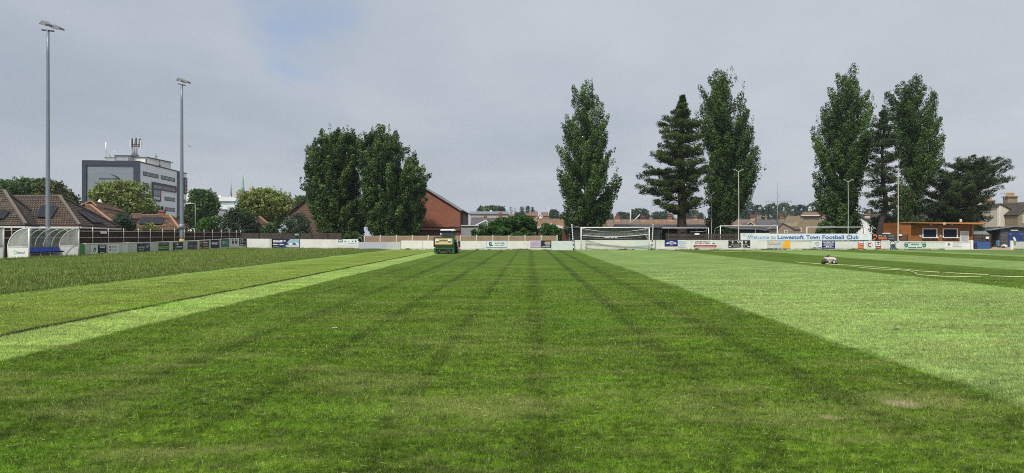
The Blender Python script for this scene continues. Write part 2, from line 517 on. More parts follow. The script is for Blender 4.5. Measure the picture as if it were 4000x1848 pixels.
    c = t.mix(lush, c, t.mix(1.0, c, (0.72, 1.02, 0.30), 'MULTIPLY'))
    po2 = t.n('ShaderNodeMapping', {0: flat, 1: (13.0, 5.0, 0.0), 3: (0.5, 1.0, 1.0)}).outputs[0]
    straw = t.mr(t.noise(po2, 0.9, 5, 0.7, 0.5), 0.50, 0.72, 0.0, 1.0)
    side = t.mr(uu, -9.0, -7.0, 0.75, 0.62)
    side = t.m('MULTIPLY', side, t.mr(Y, 5.0, 15.0, 1.5, 0.9))
    c = t.mix(t.m('MULTIPLY', straw, side, clamp=True), c, (0.19, 0.22, 0.062))
    c = t.mix(t.m('MAXIMUM', t.mr(Y, 80.5, 82.0, 0.0, 1.0), t.mr(uu, -35.5, -34.5, 1.0, 0.0)), c, (0.10, 0.105, 0.07))
    # a few worn, sandy spots
    wv = t.mr(t.noise(flat, 0.9, 2, 0.4), 0.775, 0.80, 0.0, 0.8)
    for (bx, by, br) in ((1600 * 0 + (3530 - 2000) * (CH * F / (1578 - HY)) / F, CH * F / (1578 - HY), 0.17), ((3243 - 2000) * (CH * F / (1631 - HY)) / F, CH * F / (1631 - HY), 0.085)):
        dd = t.n('ShaderNodeVectorMath', {0: flat, 1: (bx, by, 0.0)}, operation='DISTANCE').outputs['Value']
        dd = t.m('ADD', dd, t.m('MULTIPLY', t.m('SUBTRACT', sm, 0.5), 0.28))
        wv = t.m('MAXIMUM', wv, t.mr(dd, br * 0.5, br * 1.25, 0.85, 0.0))
    c = t.mix(wv, c, (0.30, 0.27, 0.16))
    out = t.n('NodeGroupOutput')
    g.links.new(c, out.inputs[0]); g.links.new(t.m('ADD', sm, fi), out.inputs[1])
    return g


TG = turf_group()
def turf_mat(name, blade):
    m = bpy.data.materials.new(name); m.use_nodes = True
    nt = m.node_tree; nt.nodes.clear(); t = NT(nt)
    g = t.n('ShaderNodeGroup', node_tree=TG)
    if blade:
        r = t.n('ShaderNodeAttribute', attribute_name='tint').outputs['Fac']
        k = t.n('ShaderNodeCombineColor', {0: t.mr(r, 0, 1, 0.70, 4.7), 1: t.mr(r, 0, 1, 0.80, 4.3), 2: t.mr(r, 0, 1, 0.6, 4.4)}).outputs[0]
        c = t.mix(1.0, g.outputs[0], k, 'MULTIPLY')
        sg = t.n('ShaderNodeSeparateColor', {0: c}).outputs[1]; dv = t.m('ADD', 1.0, t.m('MULTIPLY', sg, 0.6)); den = t.n('ShaderNodeCombineXYZ', {0: dv, 1: dv, 2: dv}).outputs[0]
        c = t.n('ShaderNodeVectorMath', {0: c, 1: den}, operation='DIVIDE').outputs[0]
        dry = t.n('ShaderNodeAttribute', attribute_name='dry').outputs['Fac']
        c = t.mix(dry, c, (0.55, 0.52, 0.28))
        bs = t.n('ShaderNodeBsdfPrincipled', {'Base Color': c, 'Roughness': 0.5, 'Specular IOR Level': 0.3})
        tr = t.n('ShaderNodeBsdfTranslucent', {'Color': c})
        mx = t.n('ShaderNodeMixShader', {0: 0.3, 1: bs.outputs[0], 2: tr.outputs[0]})
        t.n('ShaderNodeOutputMaterial', {0: mx.outputs[0]})
    else:
        bs = t.n('ShaderNodeBsdfPrincipled', {'Base Color': g.outputs[0], 'Roughness': 0.9, 'Specular IOR Level': 0.15})
        bp = t.n('ShaderNodeBump', {'Height': g.outputs[1], 'Strength': 0.9, 'Distance': 0.02})
        nt.links.new(bp.outputs[0], bs.inputs['Normal'])
        t.n('ShaderNodeOutputMaterial', {0: bs.outputs[0]})
    return m


TURF = turf_mat('turf', False)
BLADE = turf_mat('grass_blades', True)
mb = MB()
xs = [-1500, -300, -80, -40, -20, 0, 20, 40, 80, 300, 1500]; ys = [-60, 0, 20, 40, 80, 140, 400, 1800]
vs = [(x, y, 0) for y in ys for x in xs]
fs = [(j * 11 + i, j * 11 + i + 1, (j + 1) * 11 + i + 1, (j + 1) * 11 + i) for j in range(7) for i in range(10)]
mb.add(vs, fs, TURF)
mb.build('ground', kind='structure')


def dist_u(X, Y):
    u = X - KX * Y
    s = np.clip((-2 - u) / 4.0, 0, 1); s = s * s * (3 - 2 * s)
    return u + 0.02 * Y * s


def blades(name, X, Y, h, w, lean, leany, dry_p, seed):
    """single-triangle grass blades as one mesh"""
    rg = np.random.default_rng(seed); n = len(X)
    ang = rg.uniform(0, 2 * math.pi, n)
    dx, dy = np.cos(ang), np.sin(ang)
    hh = h * rg.uniform(0.45, 1.25, n); ww = w * rg.uniform(0.6, 1.4, n)
    la = rg.uniform(0, 2 * math.pi, n); ll = np.abs(rg.normal(0, lean, n)) * hh
    tx = np.cos(la) * ll; ty = np.sin(la) * ll + leany * hh
    V = np.zeros((n, 3, 3), np.float32)
    V[:, 0, 0] = X - dx * ww / 2; V[:, 0, 1] = Y - dy * ww / 2; V[:, 0, 2] = -0.003
    V[:, 1, 0] = X + dx * ww / 2; V[:, 1, 1] = Y + dy * ww / 2; V[:, 1, 2] = -0.003
    V[:, 2, 0] = X + tx; V[:, 2, 1] = Y + ty; V[:, 2, 2] = hh
    # tufts: neighbouring blades share their tone
    tf = (np.sin(X * 61 + 2.1 * np.sin(Y * 37) + 1.3 * np.sin(Y * 9.1)) * np.sin(Y * 88 + 2.3 * np.sin(X * 41) + 1.1 * np.sin(X * 7.3)) + 0.8 * np.sin(X * 23 + 1.7 * np.sin(Y * 15)) * np.sin(Y * 47 + 1.9 * np.sin(X * 17)))
    r = np.clip(rg.random(n) ** 1.3 * 0.8 + 0.24 * tf + 0.06, 0, 1)
    d = (rg.random(n) < dry_p) * rg.uniform(0.4, 1.0, n) + np.clip(tf - 0.35, 0, 1) * 0.30
    V[:, 2, 2] *= 1 + 0.25 * tf
    return V.reshape(-1, 3), np.repeat(r, 3), np.repeat(d, 3)


def scatter(n, y0, y1, seed, xk=0.80, xp=1.2):
    rg = np.random.default_rng(seed)
    # uniform over the trapezoid |x| < xk*y + xp
    Y = rg.uniform(y0, y1, n * 2)
    keep = rg.random(n * 2) < (xk * Y + xp) / (xk * y1 + xp)
    Y = Y[keep][:n]
    X = rg.uniform(-1, 1, len(Y)) * (xk * Y + xp)
    return X, Y


VV = []; RR = []; DD = []
for (y0, y1, dens, h, w_) in ((3.6, 6.0, 9500, 0.026, 0.0035), (6.0, 9.0, 6000, 0.027, 0.0050), (9.0, 14.0, 3000, 0.028, 0.0075), (14.0, 21.0, 1300, 0.027, 0.012), (21.0, 38.0, 480, 0.026, 0.018)):
    area = ((0.8 * y0 + 1.2) + (0.8 * y1 + 1.2)) * (y1 - y0)
    X, Y = scatter(int(dens * area), y0, y1, int(y0 * 10))
    kp = np.random.default_rng(3).random(len(Y)) < np.clip(1.0 - (Y - 13.0) / 24.0, 0, 1)
    X, Y = X[kp], Y[kp]
    uu = dist_u(X, Y)
    ly = np.where((uu > 4.55) & (uu < 14.7) | (uu > -8.1) & (uu < -6.5), 0.55, -0.25)
    hl = np.where(uu < -8.2, 1.1, 1.0) * np.where(uu < -13.7, 1.3, 1.0)
    v, r, d = blades('b', X, Y, h * hl, w_, 0.75, ly, 0.06 + 0.10 * (uu < -8.2), int(y0 * 7))
    VV.append(v); RR.append(r); DD.append(d)
# loose clippings left lying by the mower
X, Y = scatter(6000, 3.6, 12.0, 77)
rg = np.random.default_rng(78); kq = rg.random(len(X)) < 0.35 + 0.65 * (np.sin(X * 2.1 + Y) * np.sin(Y * 1.7 - X * .6) > 0.1); X, Y = X[kq], Y[kq]
n = len(X); a = rg.uniform(0, 6.28, n); L_ = rg.uniform(0.02, 0.055, n); z = rg.uniform(0.012, 0.03, n); w_ = rg.uniform(0.002, 0.004, n)
V = np.zeros((n, 3, 3), np.float32); V[:, 0] = np.stack([X, Y, z], 1); V[:, 1] = np.stack([X - np.sin(a) * w_, Y + np.cos(a) * w_, z + .004], 1); V[:, 2] = np.stack([X + np.cos(a) * L_, Y + np.sin(a) * L_, z + rg.uniform(-.004, .008, n)], 1)
VV.append(V.reshape(-1, 3)); RR.append(np.full(n * 3, 0.75)); DD.append(np.repeat(rg.uniform(0.05, 0.5, n), 3))
# the uncut ridge of grass beside the last mown strip
rg = np.random.default_rng(5)
Yr = rg.uniform(5, 56, 15000); ur = -8.19 - 0.02 * Yr + rg.normal(0, 0.03, len(Yr)) + 0.06 * np.sin(Yr * 1.9) * np.sin(Yr * 0.7)
v, r, d = blades('r', ur + KX * Yr, Yr, 0.032, 0.016, 0.6, 0.0, 0.02, 9)
VV.append(v); RR.append(r * 0.15); DD.append(d)
o = np_mesh('mown_grass', np.concatenate(VV), 3, BLADE, {'tint': np.concatenate(RR), 'dry': np.concatenate(DD)})
tag(o, 'short mown grass blades striped light and dark across the pitch', 'grass', kind='stuff')

# long uncut grass down the left touchline
rg = np.random.default_rng(11)
n = 330000
Yl = 16 + (82 - 16) * rg.random(n) ** 1.25
u0 = -33.4; u1 = -13.75 - 0.02 * Yl
ul = u0 + (u1 - u0) * rg.random(n)
Xl = ul + KX * Yl
k = (np.abs(Xl) < 0.80 * Yl + 2)
Xl, Yl, ul = Xl[k], Yl[k], ul[k]
dens_h = 0.105 + 0.05 * np.sin(ul * 1.7 + np.sin(Yl * 0.3)) + np.where(ul < -19.0, 0.03, 0.0) - np.where(np.abs(ul + 18.9) < 0.3, 0.09, 0)
dens_h = dens_h * np.clip(0.35 + (u1[k] - ul) / 2.2, 0.35, 1.0)
v, r, d = blades('l', Xl, Yl, np.maximum(dens_h, 0.04), 0.022, 0.30, 0.0, 0.13, 13)
v2, r2, d2 = [], [], []
# taller tufts at the foot of the walls
nt_ = 9000
Yt = rg.uniform(38, 81, nt_); Xt = UX(-33.15, 0) + KX * Yt + np.abs(rg.normal(0, 0.25, nt_))
v2, r2, d2 = blades('t', Xt, Yt, 0.19, 0.03, 0.3, 0.0, 0.3, 15)
o = np_mesh('long_grass', np.concatenate([v, v2]), 3, BLADE, {'tint': np.concatenate([r, r2]), 'dry': np.concatenate([d, d2])})
tag(o, 'long uncut grass gone to seed along the left touchline', 'grass', kind='stuff')

# ------------------------------------------------------------------ perimeter walls
def wallmat(name, col, patch, low=True):
    m = bpy.data.materials.new(name); m.use_nodes = True
    nt = m.node_tree; nt.nodes.clear(); t = NT(nt)
    co = t.n('ShaderNodeTexCoord').outputs['Object']
    sp = t.n('ShaderNodeSeparateXYZ', {0: co})
    a = t.noise(co, 0.8, 5, 0.65); b = t.noise(co, 6.0, 4, 0.7); cn = t.noise(co, 2.2, 5, 0.7, 0.8)
    c = t.mix(t.mr(a, 0.35, 0.65, 0, 1), col, tuple(x * 0.86 for x in col))
    c = t.mix(t.mr(cn, 0.55, 0.7, 0, 0.55), c, patch)
    c = t.mix(t.mr(b, 0.6, 0.75, 0, 0.35), c, tuple(x * 0.55 for x in patch))
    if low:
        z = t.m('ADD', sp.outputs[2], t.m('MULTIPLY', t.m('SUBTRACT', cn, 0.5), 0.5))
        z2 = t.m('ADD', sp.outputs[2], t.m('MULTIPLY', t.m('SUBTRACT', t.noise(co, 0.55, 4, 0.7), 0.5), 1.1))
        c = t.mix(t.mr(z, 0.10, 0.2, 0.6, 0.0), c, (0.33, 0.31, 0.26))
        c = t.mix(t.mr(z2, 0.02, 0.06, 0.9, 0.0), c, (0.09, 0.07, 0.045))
    bs = t.n('ShaderNodeBsdfPrincipled', {'Base Color': c, 'Roughness': 0.9, 'Specular IOR Level': 0.2})
    bp = t.n('ShaderNodeBump', {'Height': t.m('ADD', a, b), 'Strength': 0.25, 'Distance': 0.03})
    nt.links.new(bp.outputs[0], bs.inputs['Normal'])
    t.n('ShaderNodeOutputMaterial', {0: bs.outputs[0]})
    return m


WALLW = wallmat('whitewashed_wall', (0.76, 0.755, 0.71), (0.54, 0.54, 0.48))
WALLG = wallmat('weathered_concrete_wall', (0.56, 0.57, 0.52), (0.38, 0.38, 0.33))
WALLL = mat('lilac_grey_panel', (0.44, 0.45, 0.53), 0.8, 0.06, 0.7, dirt=(0.35, 0.35, 0.38), dirt_amt=0.3)
WALLE = mat('pale_grey_panel', (0.48, 0.49, 0.50), 0.8, 0.06, 0.7)
WALLP = mat('pale_mint_panel', (0.60, 0.67, 0.65), 0.8, 0.05, 0.7, dirt=(0.5, 0.52, 0.48), dirt_amt=0.4)

WP = [(965, 80.5), (1402, 78.0), (1565, 76.0), (1700, 73.6), (2235, 72.6), (2900, 73.6), (3300, 75.0), (3795, 76.0)]
def wallY(px):
    return float(np.interp(px, [a for a, b in WP], [b for a, b in WP]))
def wallpt(px, z=0.0):
    Y = wallY(px); return Vector((PX(px, Y), Y, z))
TOPS = ([965, 1310, 1400, 1402.5, 1564.5, 1567, 1640, 1800, 2235, 2550, 2900, 3300, 3795], [931, 934, 934, 944, 944, 938, 938, 939.5, 939.5, 938, 939, 941, 945])
def walltop(px):
    return PZ(float(np.interp(px, *TOPS)), wallY(px))


def wall_piece(mb, pa, pb, m, th=0.16, dz=0.0, z0=-0.05):
    A = wallpt(pa); B = wallpt(pb); d = (B - A).normalized(); n = Vector((-d.y, d.x, 0))
    za, zb = walltop(pa) + dz, walltop(pb) + dz
    q = [A, B, B + n * th, A + n * th]
    mb.hexa([(p.x, p.y, z0) for p in q] + [(q[0].x, q[0].y, za), (q[1].x, q[1].y, zb), (q[2].x, q[2].y, zb), (q[3].x, q[3].y, za)], m)


root = empty('boundary_wall', wallpt(965), 'long low whitewashed wall hung with adverts behind the goal line', 'wall')
secs = [('wall_panel', 965.5, 1100, WALLW), ('wall_panel', 1100.6, 1312, WALLW), ('wall_panel', 1312.6, 1401.5, WALLW), ('lilac_panel', 1402.5, 1505, WALLL),
        ('grey_panel', 1505.6, 1565, WALLE), ('wall_panel', 1567, 1650, WALLW), ('wall_panel', 1650.6, 1798, WALLW), ('wall_panel', 1798.6, 2062, WALLW),
        ('wall_panel', 2062.6, 2154.5, WALLW), ('pale_panel', 2155, 2238, WALLP), ('wall_panel', 2238.6, 2312, WALLW), ('wall_panel', 2312.6, 2398, WALLW), ('wall_panel', 2398.6, 2480, WALLW),
        ('pale_panel', 2480.6, 2532, WALLP), ('wall_panel', 2532.6, 2700, WALLW), ('wall_panel', 2700.6, 2840, WALLW), ('wall_panel', 2840.6, 3000, WALLW),
        ('wall_panel', 3000.6, 3165, WALLW), ('wall_panel', 3165.6, 3335, WALLW), ('wall_panel', 3335.6, 3520, WALLW), ('wall_panel', 3520.6, 3690, WALLW), ('white_panel', 3690.6, 3790, WHITE)]
for k, (nm, a, b, m) in enumerate(secs):
    mb = MB(); cuts = [a] + [p for p, _ in WP if a < p < b] + [b]
    for c0, c1 in zip(cuts, cuts[1:]): wall_piece(mb, c0, c1, m, dz=-0.05 if k % 2 else -0.045)
    mb.build(nm, root)
mb = MB()
cuts = [2238, 2312, 2480, 2840, 3000, 3300, 3520, 3690, 3790]
for c0, c1 in zip(cuts, cuts[1:]):
    A, B = wallpt(c0), wallpt(c1); d = (B - A).normalized(); n = Vector((-d.y, d.x, 0))
    za, zb = walltop(c0), walltop(c1)
    q = [A - n * 0.03, B - n * 0.03, B + n * 0.20, A + n * 0.20]
    mb.hexa([(q[0].x, q[0].y, za - 0.045), (q[1].x, q[1].y, zb - 0.045), (q[2].x, q[2].y, zb - 0.045), (q[3].x, q[3].y, za - 0.045),
             (q[0].x, q[0].y, za + 0.02), (q[1].x, q[1].y, zb + 0.02), (q[2].x, q[2].y, zb + 0.02), (q[3].x, q[3].y, za + 0.02)], WHITE)
mb.build('coping', root)
mb = MB(); Y = wallY(3795); mb.box(PX(3791, Y), PX(3800, Y), Y - 0.08, Y + 0.22, -0.05, PZ(938, Y), WHITE); mb.build('end_post', root)

# left touchline wall, u = -33.4
U0 = -33.4
def lw(Y, z=0.0, off=0.0): return Vector((UX(U0 + off, Y), Y, z))
lroot = empty('boundary_wall', lw(51.5), 'weathered concrete wall hung with square adverts along the left touchline', 'wall')
def ltop(px): return PZ(float(np.interp(px, [313, 480, 500, 502, 560, 700, 850, 960], [954.5, 951, 951, 949.5, 949, 945.5, 936.5, 931.5])), UY(px, U0))
for k, (a, b, m) in enumerate(((333, 480, WALLG), (480.6, 501, WALLP), (502, 612, WALLG), (612.6, 770, WALLG), (770.6, 860, WALLG), (860.6, 963, WALLW))):
    mb = MB(); ya, yb = UY(a, U0), UY(b, U0)
    q = [lw(ya), lw(yb), lw(yb, off=-0.16), lw(ya, off=-0.16)]; za, zb = ltop(a), ltop(b)
    mb.hexa([(p.x, p.y, -0.05) for p in (q[3], q[0], q[1], q[2])] + [(q[3].x, q[3].y, za), (q[0].x, q[0].y, za), (q[1].x, q[1].y, zb), (q[2].x, q[2].y, zb)], m)
    mb.build('wall_panel', lroot)
    mb = MB(); q = [lw(ya, off=0.03), lw(yb, off=0.03), lw(yb, off=-0.2), lw(ya, off=-0.2)]
    mb.hexa([(p.x, p.y, z + 0.004) for p, z in zip((q[3], q[0], q[1], q[2]), (za, za, zb, zb))] + [(p.x, p.y, z + 0.06) for p, z in zip((q[3], q[0], q[1], q[2]), (za, za, zb, zb))], WHITE_OLD)
    mb.build('coping', lroot)
ya, yb = UY(313, U0), UY(331, U0)
mb = MB(); mb.hexa([tuple(lw(ya, -0.05, -0.12)), tuple(lw(ya, -0.05)), tuple(lw(yb, -0.05)), tuple(lw(yb, -0.05, -0.12)),
                    tuple(lw(ya, 0.95, -0.12)), tuple(lw(ya, 0.95)), tuple(lw(yb, 0.93)), tuple(lw(yb, 0.93, -0.12))], GREEN)
mb.build('green_board', lw(ya) and None, loc=lw(ya), label='plain bright green board standing between dugout and concrete wall', cat='board')

# short stub of wall at the right edge
Y = 76.0
sroot = empty('boundary_wall', (PX(3953, Y), Y, 0), 'short stub of grey wall at the far right behind a white post', 'wall')
MB().box(PX(3958, Y), PX(4120, Y), Y, Y + 0.16, -0.05, PZ(944, Y), WALLG).build('wall_panel', sroot)
MB().box(PX(3950, Y), PX(3957, Y), Y - 0.05, Y + 0.2, -0.05, PZ(940, Y), WHITE).build('end_post', sroot)
MB().add([(PX(3798, 74.8), 74.8, 0.004), (PX(3962, 74.8), 74.8, 0.004), (PX(3990, 100), 100, 0.004), (PX(3800, 100), 100, 0.004)], [(0, 1, 2, 3)],
         mat('sandy_dirt', (0.42, 0.31, 0.19), 0.95, 0.2)).build('path', kind='structure')


# ------------------------------------------------------------------ adverts
def board_frame(pa, pb, py1, left=False, off=0.035):
    if left:
        ya, yb = UY(pa, U0), UY(pb, U0); A, B = lw(ya), lw(yb); N = Vector((1, -KX, 0)).normalized()
        Ym = ya
    else:
        A, B = wallpt(pa), wallpt(pb); d = (B - A).normalized(); N = Vector((d.y, -d.x, 0)); Ym = A.y
    R = (B - A)
    W = R.length
    z0 = PZ(py1, (A.y + B.y) / 2)
    O = A + N * off; O.z = z0
    return Fr(O, R, N), W, (A.y + B.y) / 2


GR_AD = 'advertising boards on the pitch walls'
def advert(pa, pb, py0, py1, bg, label, draw, left=False):
    fr, W, Ym = board_frame(pa, pb, py1, left)
    H = (py1 - py0) * Ym / F
    mb = MB(); mb.fq(fr, 0, W, 0, H, -0.028, 0.0, bg)
    draw(mb, fr, W, H)
    return mb.build('advertising_board', loc=fr.O, label=label, cat='advert', group=GR_AD)


def lines(mb, fr, x0, x1, zs, h, m, d=0.006, ends=None):
    for i, z in enumerate(zs):
        e = x1 if ends is None else x0 + (x1 - x0) * ends[i % len(ends)]
        mb.fq(fr, x0, e, z, z + h, 0.001, d, m)


def shield(mb, fr, x, z, w, h, m, d=0.01):
    mb.fpoly(fr, [(x - w / 2, z + h), (x - w / 2, z + h * 0.45), (x - w * 0.3, z + h * 0.15), (x, z), (x + w * 0.3, z + h * 0.15), (x + w / 2, z + h * 0.45), (x + w / 2, z + h)][::-1], 0.001, d, m)


ADW = mat('advert_white', (0.72, 0.76, 0.76), 0.5, 0.04)
ADM = mat('advert_mint', (0.60, 0.70, 0.64), 0.5, 0.05)
ADB = mat('advert_blue', (0.012, 0.025, 0.17), 0.5, 0.08)
ADN = mat('advert_navy', (0.008, 0.012, 0.036), 0.5, 0.08)
ADK = mat('advert_black', (0.016, 0.018, 0.022), 0.5, 0.1)
ADL = mat('advert_lilac', (0.50, 0.43, 0.56), 0.6, 0.06)
ADS = mat('advert_sky', (0.30, 0.48, 0.60), 0.5, 0.15)
ADG = mat('advert_grey', (0.50, 0.54, 0.57), 0.6, 0.06)
ADD = mat('advert_charcoal', (0.055, 0.055, 0.062), 0.5, 0.1)
BROWN = mat('advert_brown', (0.06, 0.035, 0.02), 0.5, 0.2)
TAN = mat('tan_print', (0.38, 0.27, 0.14), 0.6, 0.1)
LIME = mat('lime_print', (0.10, 0.42, 0.08), 0.6, 0.1)
INK = mat('dark_ink', (0.03, 0.035, 0.05), 0.6, 0.05)
GINK = mat('green_ink', (0.03, 0.12, 0.09), 0.6, 0.05)
PURP = mat('purple_ink', (0.22, 0.05, 0.22), 0.6, 0.05)
PINKP = mat('pink_print', (0.70, 0.30, 0.36), 0.6, 0.08)


def d_plast(mb, fr, W, H):
    mb.fpoly(fr, [(0.04, 0.04), (W * 0.38, 0.04), (W * 0.66, H - 0.04), (0.04, H - 0.04)], 0.001, 0.008, ADN)
    mb.fpoly(fr, [(W * 0.42, H * 0.42), (W * 0.98, H * 0.42), (W * 0.98, H - 0.04), (W * 0.68, H - 0.04)], 0.001, 0.008, ADS)
    mb.fpoly(fr, [(W * 0.39, 0.04), (W * 0.98, 0.04), (W * 0.98, H * 0.41), (W * 0.415, H * 0.41)], 0.001, 0.008, ADG)
    for x, c in ((0.55, INK), (0.68, WHITE), (0.82, INK), (0.90, WHITE)):
        mb.fpoly(fr, [(W * (x - 0.08), H * 0.33), (W * (x + 0.07), H * 0.33), (W * (x + 0.05), H * 0.45), (W * (x - 0.03), H * 0.53), (W * (x - 0.07), H * 0.45)], 0.009, 0.016, c)
    mb.ft(fr, 'Plastonlaw', W * 0.05, H * 0.66, H * 0.17, WHITE, 0.02, 0.02, W * 0.34); mb.ft(fr, '3D', W * 0.42, H * 0.66, H * 0.19, WHITE, 0.02, 0.02)
    lines(mb, fr, W * 0.05, W * 0.40, [H * 0.52], 0.04, LGREY, 0.014)
    mb.ft(fr, 'plaster & render', W * 0.05, H * 0.30, H * 0.13, WHITE, 0.02, 0.015, W * 0.38)
    lines(mb, fr, W * 0.05, W * 0.28, [H * 0.13], 0.03, LGREY, 0.014)
advert(1062, 1172, 932.5, 967.5, INK, 'wide navy and sky-blue advert with pictures of cars, left end of the far wall', d_plast)


def d_brit(mb, fr, W, H):
    mb.fq(fr, W * 0.04, W * 0.26, H * 0.52, H * 0.97, 0.001, 0.006, ADN)
    mb.ft(fr, 'Britten', W * 0.06, H * 0.66, H * 0.2, WHITE, 0.012, 0.01, W * 0.18)
    for x, c in ((0.38, DGREY), (0.56, ADG), (0.74, DGREY)):
        mb.fpoly(fr, [(W * x - .1, H * 0.62), (W * x + .12, H * 0.62), (W * x + .08, H * 0.72), (W * x, H * 0.78), (W * x - .08, H * 0.72)], 0.001, 0.006, c)
    mb.fdisc(fr, W * 0.89, H * 0.7, H * 0.13, 0.001, 0.006, INK)
    lines(mb, fr, W * 0.3, W * 0.48, [H * 0.33], 0.03, LGREY); lines(mb, fr, W * 0.52, W * 0.94, [H * 0.33], 0.05, GREY)
advert(1318, 1399, 934.5, 960, ADW, 'white advert with a navy square and four small logos, right of the log fence end', d_brit)


def d_badger(mb, fr, W, H):
    b = 0.05
    for q in ((0, W, 0, b), (0, W, H - b, H), (0, b, b, H - b), (W - b, W, b, H - b)): mb.fq(fr, *q, 0.001, 0.006, ADS)
    g = GINK
    mb.fpoly(fr, [(W * 0.17, H * 0.12), (W * 0.12, H * 0.5), (W * 0.13, H * 0.8), (W * 0.18, H * 0.85), (W * 0.16, H * 0.55), (W * 0.185, H * 0.4)][::-1], 0.001, 0.008, INK)
    mb.fpoly(fr, [(W * 0.17, H * 0.12), (W * 0.20, H * 0.45), (W * 0.19, H * 0.85), (W * 0.24, H * 0.82), (W * 0.26, H * 0.55), (W * 0.23, H * 0.25)], 0.001, 0.008, INK)
    mb.fpoly(fr, [(W * 0.19, H * 0.2), (W * 0.26, H * 0.4), (W * 0.35, H * 0.36), (W * 0.30, H * 0.22)][::-1], 0.009, 0.012, mat('leaf_green_ink', (0.02, 0.2, 0.06)))
    mb.ft(fr, 'BADGER', W * 0.41, H * 0.48, H * 0.26, g, 0.01, 0.012, W * 0.48)
    mb.ft(fr, 'building & groundworks', W * 0.42, H * 0.28, H * 0.07, g, 0.01, 0.0, W * 0.46)
advert(1900, 1981, 940.5, 966.5, ADW, 'white advert reading BADGER with a black and green emblem and blue border', d_badger)


def d_lilac(mb, fr, W, H):
    mb.fpoly(fr, [(W * 0.5, H * 0.65), (W * 0.56, H * 0.72), (W * 0.62, H * 0.95), (W * 0.54, H * 0.85)], 0.001, 0.006, GREY)
    mb.ft(fr, 'SPRINGTIDE SPA', W * 0.12, H * 0.46, H * 0.1, PURP, 0.008, 0.01, W * 0.8)
    lines(mb, fr, W * 0.1, W * 0.9, [H * 0.30, H * 0.2], 0.035, mat('faded_lilac_ink', (0.42, 0.33, 0.5)))
advert(2071, 2112, 939.5, 966.5, ADL, 'small faded lilac advert beside the black and gold one', d_lilac)


def d_gold(mb, fr, W, H):
    for i, (z, c) in enumerate(((0.82, TAN), (0.72, WHITE), (0.62, AMBER), (0.52, WHITE), (0.42, LGREY), (0.30, LGREY))):
        mb.fpoly(fr, [(W * (0.75 - 0.42 * (1 - abs(z - .6))), H * z), (W * 0.92, H * (z + 0.02)), (W * 0.92, H * (z + 0.07)), (W * (0.72 - 0.42 * (1 - abs(z - .6))), H * (z + 0.04))], 0.001, 0.006, c)
    mb.ft(fr, 'builders merchants', W * 0.08, H * 0.12, H * 0.09, LGREY, 0.008, 0.0, W * 0.8)
advert(2113, 2153, 939.5, 967, ADK, 'black advert with slanting gold and white lines of print', d_gold)


def d_car(mb, fr, W, H):
    pts = [(0.12, 0.42), (0.20, 0.55), (0.33, 0.62), (0.45, 0.74), (0.58, 0.74), (0.70, 0.62), (0.84, 0.54), (0.90, 0.44)]
    for i in range(len(pts) - 1):
        (a, b), (c, d) = pts[i], pts[i + 1]
        mb.fpoly(fr, [(a * W, b * H - .03), (c * W, d * H - .03), (c * W, d * H + .03), (a * W, b * H + .03)], 0.001, 0.007, WHITE)
    mb.ft(fr, 'Sweeney', W * 0.10, H * 0.36, H * 0.13, WHITE, 0.008, 0.01, W * 0.26); mb.ft(fr, 'GP', W * 0.40, H * 0.36, H * 0.24, WHITE, 0.009, 0.02, W * 0.2); mb.ft(fr, 'County', W * 0.64, H * 0.36, H * 0.13, WHITE, 0.008, 0.01, W * 0.26)
    mb.fdisc(fr, W * 0.5, H * 0.45, W * 0.14, 0.001, 0.006, WHITE, 10, H * 0.24, math.pi, 2 * math.pi, W * 0.12)
    lines(mb, fr, W * 0.38, W * 0.62, [H * 0.14], 0.02, LGREY)
advert(2596, 2647, 937, 962, ADB, 'royal blue advert with the white outline of a car above a curved logo', d_car)


def d_pale(mb, fr, W, H):
    c = mat('faded_blue_ink', (0.30, 0.42, 0.55))
    mb.ft(fr, 'HARBOUR', W * 0.12, H * 0.72, H * 0.13, c, 0.006, 0.0, W * 0.7); mb.ft(fr, 'FISH & CHIPS', W * 0.1, H * 0.45, H * 0.13, c, 0.006, 0.0, W * 0.8); mb.ft(fr, 'eat in', W * 0.25, H * 0.2, H * 0.12, c, 0.006)
advert(2648.5, 2680, 939.5, 965, mat('faded_pale_board', (0.58, 0.66, 0.66), 0.6, 0.08), 'faded pale blue-grey advert pressed against the royal blue one', d_pale)


def d_drive(mb, fr, W, H):
    mb.fq(fr, 0, W, H * 0.06, H * 0.36, 0.001, 0.008, RED)
    mb.ft(fr, 'www.drivewright.co.uk', W * 0.08, H * 0.15, H * 0.12, WHITE, 0.014, 0.01, W * 0.84)
    mb.ft(fr, 'DRIVEWRIGHT', W * 0.06, H * 0.68, H * 0.22, MAROON, 0.008, 0.02, W * 0.68, 0.2)
    mb.ft(fr, 'block paving and driveways', W * 0.06, H * 0.52, H * 0.07, INK, 0.008, 0.01, W * 0.66)
    mb.fdisc(fr, W * 0.88, H * 0.80, H * 0.14, 0.001, 0.006, LGREY); mb.fpoly(fr, [(W * 0.82, H * 0.5), (W * 0.94, H * 0.5), (W * 0.94, H * 0.62), (W * 0.88, H * 0.57), (W * 0.82, H * 0.62)], 0.001, 0.006, INK)
advert(2709, 2798, 938, 968, ADW, 'white advert with maroon capitals over a red band', d_drive)


